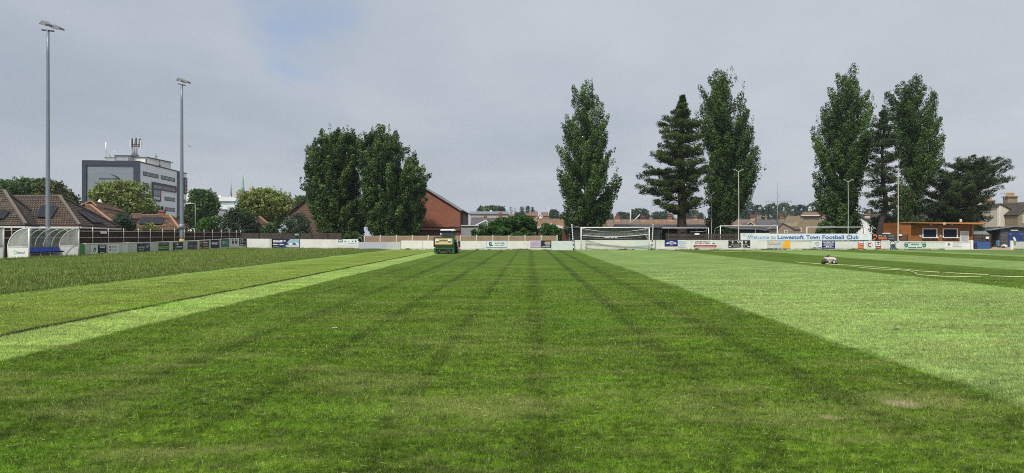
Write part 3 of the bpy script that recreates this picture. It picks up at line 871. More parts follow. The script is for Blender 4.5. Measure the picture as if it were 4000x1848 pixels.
def d_veuve(mb, fr, W, H):
    mb.ft(fr, 'VN', W * 0.39, H * 0.60, H * 0.36, WHITE, 0.008, 0.02, W * 0.24)
    for x in (0.19, 0.80):
        mb.fpoly(fr, [(W * x - .1, H * 0.62), (W * x + .1, H * 0.62), (W * x + .07, H * 0.72), (W * x + .1, H * 0.86), (W * x, H * 0.93), (W * x - .1, H * 0.86), (W * x - .07, H * 0.72)], 0.001, 0.008, CREAMW)
    mb.ft(fr, 'VEUVE NOIRE', W * 0.1, H * 0.30, H * 0.2, LGREY, 0.008, 0.0, W * 0.78)
    lines(mb, fr, W * 0.22, W * 0.76, [H * 0.13], 0.05, GREY); lines(mb, fr, W * 0.03, W * 0.12, [H * 0.12], 0.08, WHITE); lines(mb, fr, W * 0.87, W * 0.97, [H * 0.12], 0.08, WHITE)
advert(2845, 2930, 939, 967.5, BLACK, 'black advert reading VEUVE NOIRE below large white initials', d_veuve)


def d_bap(mb, fr, W, H):
    mb.fpoly(fr, [(W * 0.62, H * 0.03), (W * 0.99, H * 0.03), (W * 0.99, H * 0.98), (W * 0.76, H * 0.98)], 0.001, 0.008, AMBER)
    mb.fpoly(fr, [(W * 0.12, 0.02), (W * 0.22, 0.02), (W * 0.33, H * 0.96), (W * 0.25, H * 0.96)], 0.001, 0.005, mat('pale_print', (0.62, 0.62, 0.48)))
    mb.ft(fr, 'B&A.R', W * 0.14, H * 0.55, H * 0.28, AMBER, 0.009, 0.03, W * 0.2); mb.ft(fr, '/', W * 0.04, H * 0.55, H * 0.3, GREY, 0.009, 0.02)
    mb.fdisc(fr, W * 0.47, H * 0.6, W * 0.055, 0.001, 0.008, PINKP, 10, H * 0.16, 0, math.pi, W * 0.02); mb.ft(fr, '/', W * 0.55, H * 0.55, H * 0.3, GREY, 0.009, 0.02)
    lines(mb, fr, W * 0.08, W * 0.55, [H * 0.44], 0.05, GREY, 0.011)
advert(2996, 3087, 938.5, 970, ADG, 'pale grey advert with an amber slanted block on its right side', d_bap)


def d_spiral(mb, fr, W, H):
    cx, cz = W * 0.52, H * 0.55
    for i in range(26):
        a = 0.35 * i + 0.6; r = 0.035 + 0.0085 * i; a2 = a + 0.36; r2 = r + 0.0085; th = 0.016 + 0.0012 * i
        q = [(cx + r * math.cos(a), cz + r * math.sin(a)), (cx + (r + th) * math.cos(a), cz + (r + th) * math.sin(a)), (cx + (r2 + th) * math.cos(a2), cz + (r2 + th) * math.sin(a2)), (cx + r2 * math.cos(a2), cz + r2 * math.sin(a2))]
        mb.fpoly(fr, q, 0.001, 0.008, INK)
    mb.ft(fr, 'PLACE OF SPIRAL', W * 0.1, H * 0.06, H * 0.09, INK, 0.008, 0.01, W * 0.85)
advert(3172, 3210, 941.5, 969.5, ADW, 'white advert with a dark spiral emblem beside a navy board', d_spiral)


def d_navyt(mb, fr, W, H):
    mb.ft(fr, 'TRACTORSHED HIRE', W * 0.05, H * 0.78, H * 0.13, WHITE, 0.008, 0.01, W * 0.9)
    for z, a, b in ((0.62, 0.15, 0.85), (0.5, 0.1, 0.9), (0.38, 0.12, 0.88)): lines(mb, fr, W * a, W * b, [H * z], 0.045, ADG)
    mb.ft(fr, 'call us', W * 0.28, H * 0.18, H * 0.14, WHITE, 0.008, 0.01, W * 0.44); lines(mb, fr, W * 0.1, W * 0.9, [H * 0.07], 0.04, WHITE)
advert(3211, 3261, 941, 971, ADB, 'navy advert with rows of white print beside the spiral emblem', d_navyt)


def d_c(mb, fr, W, H):
    mb.fq(fr, 0, W * 0.25, 0, H, 0.001, 0.006, MAROON); mb.fq(fr, W * 0.76, W, 0, H, 0.001, 0.006, MAROON)
    mb.fpoly(fr, [(W * 0.02, H * 0.05), (W * 0.23, H * 0.05), (W * 0.23, H * 0.3), (W * 0.02, H * 0.5)], 0.007, 0.012, ORANGE)
    mb.fpoly(fr, [(W * 0.02, H * 0.56), (W * 0.23, H * 0.42), (W * 0.23, H * 0.64), (W * 0.02, H * 0.74)], 0.007, 0.012, PINKP)
    mb.fpoly(fr, [(W * 0.02, H * 0.80), (W * 0.23, H * 0.70), (W * 0.23, H * 0.95), (W * 0.02, H * 0.95)], 0.007, 0.012, WHITE)
    mb.fdisc(fr, W * 0.5, H * 0.5, H * 0.42, 0.001, 0.006, MAROON, 20, H * 0.42, 0, 2 * math.pi, H * 0.39)
    mb.ft(fr, 'C', W * 0.42, H * 0.27, H * 0.46, MAROON, 0.008, 0.05, W * 0.15)
    mb.fq(fr, W * 0.79, W * 0.97, H * 0.35, H * 0.95, 0.007, 0.012, WHITE)
    mb.fdisc(fr, W * 0.88, H * 0.82, W * 0.06, 0.013, 0.018, ADN, 10, H * 0.07); mb.fdisc(fr, W * 0.88, H * 0.6, W * 0.055, 0.013, 0.018, INK, 10, H * 0.08)
    mb.fq(fr, W * 0.79, W * 0.97, H * 0.08, H * 0.2, 0.007, 0.012, PINKP)
advert(3350, 3441, 941.5, 971.5, ADW, 'red, white and maroon advert with a big letter C in its centre', d_c)


def d_ales(mb, fr, W, H):
    mb.ft(fr, 'GREEN JACK ALES', W * 0.03, H * 0.74, H * 0.19, GINK, 0.008, 0.015, W * 0.94)
    shield(mb, fr, W * 0.11, H * 0.14, W * 0.16, H * 0.54, GINK); shield(mb, fr, W * 0.89, H * 0.14, W * 0.16, H * 0.54, GINK)
    shield(mb, fr, W * 0.11, H * 0.28, W * 0.08, H * 0.26, mat('pale_green_ink', (0.25, 0.42, 0.3)), 0.014); shield(mb, fr, W * 0.89, H * 0.28, W * 0.08, H * 0.26, bpy.data.materials['pale_green_ink'], 0.014)
    mb.ft(fr, 'BREWERY', W * 0.33, H * 0.53, H * 0.1, GINK, 0.008, 0.01, W * 0.34)
    mb.ft(fr, 'CHAMPION BEERS', W * 0.2, H * 0.12, H * 0.12, GINK, 0.008, 0.01, W * 0.6)
advert(3529, 3619, 943, 971.5, ADM, 'mint green advert reading GREEN JACK ALES with two shields', d_ales)


def d_end(mb, fr, W, H):
    mb.fdisc(fr, W * 0.2, H * 0.6, H * 0.36, 0.001, 0.006, LGREY, 16, H * 0.36, 0, 2 * math.pi, H * 0.31)
    mb.fpoly(fr, [(W * 0.15, H * 0.4), (W * 0.22, H * 0.38), (W * 0.27, H * 0.62), (W * 0.22, H * 0.78), (W * 0.14, H * 0.72)], 0.001, 0.008, RED)
    for z, e in ((0.82, 0.95), (0.60, 1.0), (0.42, 0.6), (0.20, 0.9)): lines(mb, fr, W * 0.42, W * (0.42 + 0.56 * e), [H * z], 0.055, GREY)
advert(3692, 3760, 945, 968, WHITE, 'white advert with a round red emblem near the right end of the far wall', d_end)


def d_plainblack(mb, fr, W, H): lines(mb, fr, W * 0.2, W * 0.8, [H * 0.5], 0.03, DGREY)
advert(1762, 1797, 941.5, 966, BLACK, 'plain black board behind the ride-on mower', d_plainblack)


# left wall
def L(pa, pb, a, b, bg, label, draw): return advert(pa, pb, a, b, bg, label, draw, True)
def d1(mb, fr, W, H):
    lines(mb, fr, W * 0.15, W * 0.85, [H * 0.86], 0.035, ADS)
    mb.fdisc(fr, W * 0.5, H * 0.34, W * 0.2, 0.001, 0.006, INK, 14, H * 0.2); mb.fpoly(fr, [(W * 0.3, H * 0.4), (W * 0.7, H * 0.4), (W * 0.66, H * 0.6), (W * 0.52, H * 0.76)], 0.001, 0.006, INK)
    mb.fdisc(fr, W * 0.5, H * 0.34, W * 0.1, 0.007, 0.01, ADW, 12, H * 0.11)
L(355, 380, 955.5, 991, ADM, 'pale board with a dark drop-shaped emblem, nearest the dugout', d1)
def d2(mb, fr, W, H):
    mb.ft(fr, 'MORTGAGES', W * 0.1, H * 0.82, H * 0.09, WHITE, 0.006, 0.02, W * 0.8); mb.ft(fr, 'advice', W * 0.2, H * 0.66, H * 0.09, WHITE, 0.006, 0.02, W * 0.6)
    lines(mb, fr, W * 0.1, W * 0.85, [H * 0.5, H * 0.4, H * 0.3], 0.03, BLUE); lines(mb, fr, W * 0.25, W * 0.75, [H * 0.1], 0.05, WHITE)
L(382, 414, 956, 992, ADN, 'navy board with white print between a pale board and a white one', d2)
def d3(mb, fr, W, H):
    mb.fdisc(fr, W * 0.18, H * 0.75, W * 0.09, 0.001, 0.006, RED, 12, H * 0.1); mb.fdisc(fr, W * 0.18, H * 0.45, W * 0.08, 0.001, 0.006, MAROON, 12, H * 0.08)
    mb.fdisc(fr, W * 0.18, H * 0.6, W * 0.13, 0.001, 0.005, GREY, 12, H * 0.33, 0, 2 * math.pi, W * 0.11)
    for z in (0.78, 0.62, 0.4, 0.26): lines(mb, fr, W * 0.36, W * 0.9, [H * z], 0.05, GREY, ends=[1 - z * 0.2])
L(421, 462, 956, 991, ADW, 'off-white board with a red and black emblem on the left wall', d3)
def d4(mb, fr, W, H):
    mb.ft(fr, 'CIRCOP', W * 0.06, H * 0.52, H * 0.16, LGREY, 0.006, 0.03, W * 0.5); lines(mb, fr, W * 0.08, W * 0.54, [H * 0.34], 0.05, LGREY); lines(mb, fr, W * 0.15, W * 0.5, [H * 0.14], 0.05, GREY); lines(mb, fr, W * 0.25, W * 0.4, [H * 0.82], 0.05, GREY)
    mb.fq(fr, W * 0.6, W * 0.97, H * 0.05, H * 0.95, 0.001, 0.005, DGREY); mb.fpoly(fr, [(W * 0.64, H * 0.4), (W * 0.9, H * 0.6), (W * 0.92, H * 0.9), (W * 0.7, H * 0.75)], 0.006, 0.009, GREY)
L(536, 584, 951, 986, ADK, 'black board with a grey photograph panel and pale print', d4)
def d5(mb, fr, W, H):
    for i in range(8): mb.fq(fr, W * (0.05 + 0.115 * i), W * (0.10 + 0.115 * i), H * 0.72, H * 0.96, 0.001, 0.006, GREY)
    mb.fq(fr, 0.02, W * 0.98, H * 0.42, H * 0.60, 0.001, 0.006, LIME); mb.fq(fr, 0.02, W * 0.98, H * 0.30, H * 0.36, 0.001, 0.006, mat('pale_lime', (0.35, 0.6, 0.3)))
    lines(mb, fr, W * 0.08, W * 0.6, [H * 0.1], 0.04, GREY)
L(619, 659, 948, 981, ADK, 'black board crossed by two bright green bars', d5)
def d6(mb, fr, W, H):
    mb.fdisc(fr, W * 0.40, H * 0.78, W * 0.11, 0.001, 0.006, LGREY, 12, H * 0.12); mb.ft(fr, 'KITCHENS', W * 0.3, H * 0.36, H * 0.18, LGREY, 0.006, 0.05, W * 0.6)
    mb.fdisc(fr, W * 0.28, H * 0.55, W * 0.14, 0.001, 0.006, TAN, 10, H * 0.36, math.pi / 2, 1.5 * math.pi, W * 0.11); lines(mb, fr, W * 0.05, W * 0.95, [H * 0.06], 0.04, GREY)
L(676, 714, 947, 978, ADK, 'black board with a pale block of lettering directly below the yellow pole band', d6)
def d7(mb, fr, W, H):
    mb.ft(fr, 'elite', W * 0.14, H * 0.38, H * 0.18, GREY, 0.006, 0.03, W * 0.4); lines(mb, fr, W * 0.68, W * 0.92, [H * 0.5, H * 0.38, H * 0.26], 0.03, GREY); mb.fpoly(fr, [(W * 0.08, H * 0.75), (W * 0.18, H * 0.83), (W * 0.08, H * 0.83)], 0.001, 0.006, LGREY)
L(733, 769, 943.5, 976, ADD, 'charcoal board with dim grey lettering, first right of the pole', d7)
def d8(mb, fr, W, H):
    for a, b, c in ((0.12, 0.75, TAN), (0.2, 0.4, BROWN), (0.1, 0.12, TAN), (0.5, 0.12, TAN)): mb.fdisc(fr, W * a, H * b, W * 0.1, 0.001, 0.006, c, 10, H * 0.14)
    mb.ft(fr, 'Timbers', W * 0.34, H * 0.7, H * 0.17, LGREY, 0.006, 0.03, W * 0.5); lines(mb, fr, W * 0.36, W * 0.9, [H * 0.54, H * 0.32], 0.05, LGREY); lines(mb, fr, W * 0.5, W * 0.95, [H * 0.1], 0.08, TAN)
L(780, 815, 940, 972, BROWN, 'dark brown board with tan blotches and pale lettering', d8)
def d9(mb, fr, W, H):
    mb.ft(fr, 'panelCraft', W * 0.05, H * 0.5, H * 0.17, WHITE, 0.006, 0.02, W * 0.7); lines(mb, fr, W * 0.08, W * 0.85, [H * 0.38], 0.04, LGREY); mb.fq(fr, W * 0.88, W * 0.94, H * 0.4, H * 0.85, 0.001, 0.006, GREY)
L(824, 856, 936, 968, ADN, 'navy black board with one white line of print beside the green board', d9)
def d10(mb, fr, W, H):
    mb.ft(fr, 'green', W * 0.12, H * 0.58, H * 0.14, WHITE, 0.006, 0.02, W * 0.38); mb.ft(fr, 'go', W * 0.62, H * 0.58, H * 0.18, LGREY, 0.006, 0.02); lines(mb, fr, W * 0.12, W * 0.4, [H * 0.36], 0.1, LGREY); mb.fdisc(fr, W * 0.75, H * 0.4, W * 0.14, 0.001, 0.006, LIME, 12, H * 0.09); lines(mb, fr, W * 0.1, W * 0.9, [H * 0.1], 0.04, LGREY)
L(864, 894, 934, 965, TEAL, 'teal green board with white print on the left wall', d10)
def d11(mb, fr, W, H):
    for x in (0.28, 0.72):
        mb.fq(fr, W * (x - 0.16), W * (x + 0.16), H * 0.35, H * 0.95, 0.001, 0.006, ADN); mb.fdisc(fr, W * x, H * 0.78, W * 0.11, 0.007, 0.01, LGREY, 10, H * 0.12)
        mb.fpoly(fr, [(W * (x - 0.16), H * 0.26), (W * (x + 0.16), H * 0.2), (W * (x + 0.16), H * 0.3), (W * (x - 0.16), H * 0.34)], 0.001, 0.006, ADN)
L(901, 929, 932, 961, ADW, 'white board with two tall navy crest panels', d11)
def d12(mb, fr, W, H):
    mb.fdisc(fr, W * 0.45, H * 0.8, W * 0.12, 0.001, 0.006, LGREY, 10, H * 0.13); lines(mb, fr, W * 0.35, W * 0.95, [H * 0.42], 0.14, GREY); lines(mb, fr, W * 0.1, W * 0.9, [H * 0.12], 0.06, LGREY); mb.fpoly(fr, [(W * 0.1, H * 0.7), (W * 0.2, H * 0.35), (W * 0.28, H * 0.4), (W * 0.16, H * 0.72)][::-1], 0.001, 0.006, LGREY)
L(934, 960, 931, 959, ADD, 'dark grey board in the corner, last on the left wall', d12)
# ------------------------------------------------------------------ trees and shrubs
LEAF_POPLAR = leafmat('poplar_leaves', (0.020, 0.044, 0.009), (0.061, 0.123, 0.026), (0.165, 0.270, 0.068))
LEAF_LEFT = leafmat('black_poplar_leaves', (0.024, 0.053, 0.013), (0.062, 0.121, 0.024), (0.198, 0.292, 0.072))
LEAF_PINE = leafmat('pine_needles', (0.020, 0.035, 0.009), (0.062, 0.098, 0.018), (0.144, 0.200, 0.037), 0.12)
LEAF_CEDAR = leafmat('dark_pine_needles', (0.017, 0.031, 0.010), (0.046, 0.079, 0.022), (0.108, 0.174, 0.042), 0.12)
LEAF_LIGHT = leafmat('light_green_leaves', (0.09, 0.125, 0.024), (0.20, 0.26, 0.055), (0.33, 0.40, 0.11))
LEAF_MID = leafmat('mid_green_leaves', (0.034, 0.074, 0.020), (0.074, 0.142, 0.038), (0.149, 0.243, 0.068))
LEAF_BRIGHT = leafmat('bright_green_leaves', (0.025, 0.075, 0.012), (0.06, 0.15, 0.022), (0.13, 0.25, 0.045))
LEAF_DARK = leafmat('dark_shrub_leaves', (0.018, 0.037, 0.015), (0.037, 0.073, 0.030), (0.081, 0.131, 0.056))
LEAF_GREYG = leafmat('grey_green_leaves', (0.027, 0.053, 0.027), (0.062, 0.106, 0.056), (0.125, 0.188, 0.106))
LEAF_BUSH = leafmat('glossy_hedge_leaves', (0.018, 0.055, 0.008), (0.042, 0.115, 0.016), (0.095, 0.20, 0.035))
LEAF_FAR = leafmat('distant_leaves', (0.031, 0.055, 0.033), (0.055, 0.090, 0.048), (0.094, 0.138, 0.066), 0.1)
LEAF_RUST = leafmat('rusty_leaves', (0.035, 0.048, 0.015), (0.08, 0.095, 0.03), (0.15, 0.17, 0.05))
BARK = mat('bark', (0.13, 0.115, 0.095), 0.95, 0.35, 2.0, 14, bump=0.8)
BARKD = mat('dark_bark', (0.045, 0.035, 0.03), 0.95, 0.35, 2.0, 14, bump=0.8)


def profile(rows, Y):
    """pixel rows (py, xl, xr) to (z, centre, halfwidth) sorted upwards"""
    r = sorted([(PZ(py, Y), (PX(a, Y) + PX(b, Y)) / 2, (PX(b, Y) - PX(a, Y)) / 2) for py, a, b in rows])
    z = np.array([q[0] for q in r]); c = np.array([q[1] for q in r]); w = np.array([q[2] for q in r])
    return z, c, w


def leaf_quads(cen, rad, n_each, size, rg, up=0.25, tint=None, elong=1.5):
    """cen (k,3), rad (k,3): leaves gathered on clumps"""
    k = len(cen); n_each = np.broadcast_to(n_each, (k,)).astype(int)
    idx = np.repeat(np.arange(k), n_each); n = len(idx)
    d = rg.normal(size=(n, 3)); d /= np.linalg.norm(d, axis=1, keepdims=True)
    rr = rg.uniform(0.35, 1.0, n) ** 0.5
    pos = cen[idx] + d * rad[idx] * rr[:, None]
    nrm = d + rg.normal(size=(n, 3)) * 0.8; nrm[:, 2] += up
    nrm /= np.linalg.norm(nrm, axis=1, keepdims=True)
    a = np.cross(nrm, rg.normal(size=(n, 3))); a /= np.linalg.norm(a, axis=1, keepdims=True) + 1e-9
    b = np.cross(nrm, a)
    s = (size * rg.uniform(0.6, 1.35, n))[:, None]
    V = np.stack([pos - a * s * 0.5 * elong, pos - b * s * 0.42, pos + a * s * 0.5 * elong, pos + b * s * 0.42], 1)
    base = rg.uniform(0.1, 0.75, k) if tint is None else tint
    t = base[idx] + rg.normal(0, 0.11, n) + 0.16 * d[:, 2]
    return V.reshape(-1, 3), np.repeat(np.clip(t, 0, 1), 4)


def broadleaf(rows, Y, label, name='poplar_tree', cat='tree', group=None, leaf=LEAF_POPLAR, bark=BARK, seed=1, clump=0.75, size=0.16, n_clumps=360, per=75,
              trunk_px=None, trunk_r=0.35, gaps=0.30, up=0.6, base_py=None, depth_k=1.0, limbs=42, trunk_top=0.88):
    rg = np.random.default_rng(seed); rnd = random.Random(seed)
    z, c, w = profile(rows, Y)
    zmin, zmax = z[0], z[-1]
    bx = PX(trunk_px, Y) if trunk_px else float(c[0])
    root = empty(name, (bx, Y, 0), label, cat, group)
    zz = np.linspace(zmin, zmax, 60); ww = np.interp(zz, z, w); p = ww ** 1.6 + 0.05; p /= p.sum()
    cen = []; rad = []; tint = []
    ph = rg.uniform(0, 6.28, 6)
    tries = 0
    while len(cen) < n_clumps and tries < n_clumps * 14:
        tries += 1
        h = rg.choice(zz, p=p) + rg.uniform(-.5, .5) * (zmax - zmin) / 60
        W = np.interp(h, z, w); C = np.interp(h, z, c)
        th = rg.uniform(0, 2 * math.pi)
        r = math.sqrt(rg.uniform(0.10, 1.0))
        cr = clump * rg.uniform(0.65, 1.25) * min(1.0, 0.45 + W / (clump * 4))
        # lobes: the outline swells and shrinks with angle and height
        cell = (int(h / (clump * 2.3) + seed) * 7919 + int((th + 0.35 * (int(h / (clump * 2.3)) % 3)) / 0.75) * 104729) % 997 / 997.0
        lob = (0.72 if cell < 0.22 else 0.88) + 0.22 * cell + 0.07 * math.sin(5 * th + ph[1] - h * 1.3)
        Wl = max(W * min(lob, 1.06) - cr * 0.6, 0.05)
        q = np.array([C + r * Wl * math.cos(th), Y + r * Wl * depth_k * math.sin(th), h])
        # airy holes through the crown
        f = math.sin(q[0] * 1.25 + q[1] * 0.25 + ph[2]) * math.sin(q[2] * 0.95 + q[1] * 0.2 + ph[4]) * 0.8 + 0.55 * math.sin(q[0] * 2.3 + q[2] * 1.7 + q[1] * 0.3 + ph[5]) * math.sin(q[2] * 1.5 - q[0] * 1.1 + ph[0])
        if f > gaps - 0.02: continue
        q[2] = min(q[2], zmax - cr * 1.15)
        if h - cr * 0.6 < 0.05: q[2] = cr * 0.6
        cen.append(q); rad.append((cr, cr, cr * rg.uniform(0.9, 1.35 if up > 0.4 else 1.0)))
        tint.append(0.05 + 0.75 * cell * rg.uniform(0.5, 1.1) + rg.uniform(0.0, 0.2))
    boughs = []
    if up > 0.4:
        # upswept boughs, each a string of clumps that tapers to a pointed tip
        cen = []; rad = []; tint = []; per_ = []
        bxz = lambda q: bx + (float(np.interp(max(q, zmin), z, c)) - bx) * min(1, q / max(zmax, 1) * 1.3)
        nb = int(n_clumps * 0.21)
        hs_ = np.interp((np.arange(nb) + rg.uniform(0, 1, nb)) / nb, np.cumsum(np.interp(zz, z, w) ** 1.35 + 0.25) / np.sum(np.interp(zz, z, w) ** 1.35 + 0.25), zz)
        for i, h in enumerate(hs_):
            W = np.interp(h, z, w); C = np.interp(h, z, c); th = i * 2.39996 + rg.uniform(-.5, .5)
            rk = rg.uniform(0.80, 1.04) if rg.random() < 0.74 else rg.uniform(0.25, 0.7)
            tip_ = np.array([C + W * rk * math.cos(th), Y + W * rk * depth_k * math.sin(th), min(h + rg.uniform(-.4, .5), zmax)])
            rl = math.hypot(tip_[0] - bxz(h), tip_[1] - Y)
            z0 = max(tip_[2] - (0.65 + rg.uniform(0, 0.75)) * (1.0 if up > 0.55 else 0.75) * rl - rg.uniform(0.6, 1.7), 0.25 * zmin + 0.4)
            a_ = np.array([bxz(z0), Y, z0]); m_ = a_ + (tip_ - a_) * np.array([0.66, 0.66, 0.40])
            boughs.append((a_, m_, tip_)); L_ = np.linalg.norm(tip_ - a_); bt = 0.10 + 0.68 * rg.random() ** 1.2
            ns_ = max(3, int(L_ * 0.68 / 0.42)); bw = rg.uniform(0.85, 1.2)
            for j in range(ns_ + 1):
                s_ = 0.32 + 0.68 * j / ns_; k_ = (s_ - 0.32) / 0.68
                q = (1 - s_) ** 2 * a_ + 2 * s_ * (1 - s_) * m_ + s_ * s_ * tip_
                rr_ = clump * bw * (0.55 + 0.75 * k_ - 1.02 * k_ * k_) * rg.uniform(0.8, 1.2) + 0.12
                q = q + rg.normal(0, 0.22, 3) * clump * (1 - 0.6 * k_)
                if q[2] < rr_: q[2] = rr_
                cen.append(q); rad.append((rr_, rr_, rr_ * 1.25)); tint.append(bt + rg.uniform(-.06, .14)); per_.append(int(per * 0.95 * min(1.6, (rr_ / clump) ** 1.6 + 0.12)))
        full = up <= 0.55
        for _ in range(int(n_clumps * (0.42 if full else 0.10))):      # fill low down, where ivy and suckers thicken the stem
            h = zmin + (zmax - zmin) * rg.uniform(0, 0.90 if full else 0.22); W = np.interp(h, z, w); th = rg.uniform(0, 6.28); r_ = math.sqrt(rg.uniform(0.05, 0.80)) * W
            cen.append(np.array([np.interp(h, z, c) + r_ * math.cos(th), Y + r_ * math.sin(th), max(h, clump * .6)])); rad.append((clump * .8,) * 3); tint.append(rg.uniform(0.05, 0.55)); per_.append(per)
        per = np.array(per_)
    cen = np.array(cen); rad = np.array(rad); tint = np.array(tint)
    # ragged tips on the outline
    m = int(n_clumps * (0.2 if up > 0.4 else 0.5)); hh = rg.uniform(zmin, zmax, m); th = rg.uniform(0, 2 * math.pi, m)
    W = np.interp(hh, z, w) * rg.uniform(0.80, 1.02, m); C = np.interp(hh, z, c)
    cen2 = np.stack([C + W * np.cos(th), Y + W * depth_k * np.sin(th), np.minimum(hh + rg.uniform(0, 0.3, m), zmax - clump * 0.8)], 1); rad2 = np.stack([np.full(m, clump * 0.34), np.full(m, clump * 0.34), clump * rg.uniform(0.5, 1.1, m)], 1)
    if False:
        # upswept leaders that give the crown its flame-like edge
        c3 = []; r3 = []
        for _ in range(110):
            h = zmin + (zmax - zmin) * rg.uniform(0.12, 0.97) ** 0.8; a_ = rg.uniform(0, 2 * math.pi); W = np.interp(h, z, w); C = np.interp(h, z, c); k0 = rg.uniform(0.72, 0.93); L3 = rg.uniform(0.7, 1.5)
            for j in range(4):
                zz_ = h - 0.5 + L3 * j / 3; rr3 = clump * (0.42 - 0.08 * j)
                c3.append((C + W * k0 * math.cos(a_) * (1 - 0.02 * j), Y + W * k0 * math.sin(a_), min(zz_, zmax - 0.35 - 0.1 * (3 - j)))); r3.append((rr3, rr3, rr3 * 1.3))
        V3, t3 = leaf_quads(np.array(c3), np.array(r3), 24, size * 0.95, rg, 0.3, np.repeat(rg.uniform(0.15, 0.85, 110), 4))
    V1, t1 = leaf_quads(cen, rad, per, size, rg, 0.3, tint)
    V2, t2 = leaf_quads(cen2, rad2, max(10, int(np.mean(per)) // 4), size * 0.9, rg, 0.3)
    if False: V2 = np.concatenate([V2, V3]); t2 = np.concatenate([t2, t3])
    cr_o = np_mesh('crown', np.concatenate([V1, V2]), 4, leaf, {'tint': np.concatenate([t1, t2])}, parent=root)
    # trunk and limbs
    mb = MB(); top = zmin + (zmax - zmin) * trunk_top
    pts = []; rs = []; N_ = 9
    for i in range(N_ + 1):
        f = i / N_; zt = f * top
        cc = bx + (float(np.interp(max(zt, zmin), z, c)) - bx) * min(1, f * 1.3)
        pts.append((cc + 0.12 * math.sin(i * 1.7 + seed) * (i > 0), Y + 0.12 * math.cos(i * 2.1 + seed) * (i > 0), zt - (0.1 if i == 0 else 0))); rs.append(trunk_r * (1 - f) ** 0.8 + 0.03)
    rs[0] *= 1.35
    mb.tube(pts, rs, bark, 8)
    tp = np.array(pts)
    for a_, m_, t_ in boughs:
        r0 = 0.05 + trunk_r * 0.26 * (1 - a_[2] / top if a_[2] < top else 0)
        mb.tube([Vector(a_), Vector(a_ * .25 + m_ * .5 + t_ * .25), Vector(a_ * 0.06 + m_ * 0.38 + t_ * 0.56)], [r0, r0 * 0.6, 0.02], bark, 5)
    for q in (cen[rg.permutation(len(cen))[:limbs]] if not boughs else ()):
        zj = max(zmin * 0.5, q[2] - (1.0 + up * 2.2) * abs(q[0] - np.interp(q[2], tp[:, 2], tp[:, 0])) * 0.8 - 0.6)
        zj = min(max(zj, 0.6), top * 0.97)
        a = Vector((np.interp(zj, tp[:, 2], tp[:, 0]), np.interp(zj, tp[:, 2], tp[:, 1]), zj)); b = Vector(q)
        mid = a.lerp(b, 0.5) + Vector((0, 0, -0.15 * (b - a).length * 0.5))
        r0 = 0.05 + trunk_r * 0.28 * (1 - zj / top)
        mb.tube([a, mid, b], [r0, r0 * 0.65, 0.02], bark, 5)
    mb.build('trunk', root)
    return root


def needle_tufts(cen, rad, n_each, ln, wd, rg, tint=None, lift=0.7):
    k = len(cen); idx = np.repeat(np.arange(k), n_each); n = len(idx)
    d = rg.normal(size=(n, 3)); d /= np.linalg.norm(d, axis=1, keepdims=True)
    pos = cen[idx] + d * rad[idx] * (rg.uniform(0.1, 1.0, n) ** 0.5)[:, None]
    v = d * np.array([1.0, 1.0, 0.6]) + rg.normal(size=(n, 3)) * 0.5; v[:, 2] += lift
    v /= np.linalg.norm(v, axis=1, keepdims=True)
    sd = np.cross(v, rg.normal(size=(n, 3))); sd /= np.linalg.norm(sd, axis=1, keepdims=True) + 1e-9
    L = (ln * rg.uniform(0.6, 1.3, n))[:, None]; W = wd
    V = np.stack([pos - sd * W * 0.5, pos + sd * W * 0.5, pos + v * L], 1)
    base = rg.uniform(0.1, 0.65, k) if tint is None else tint
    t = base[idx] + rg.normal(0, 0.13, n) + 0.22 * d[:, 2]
    return V.reshape(-1, 3), np.repeat(np.clip(t, 0, 1), 3)


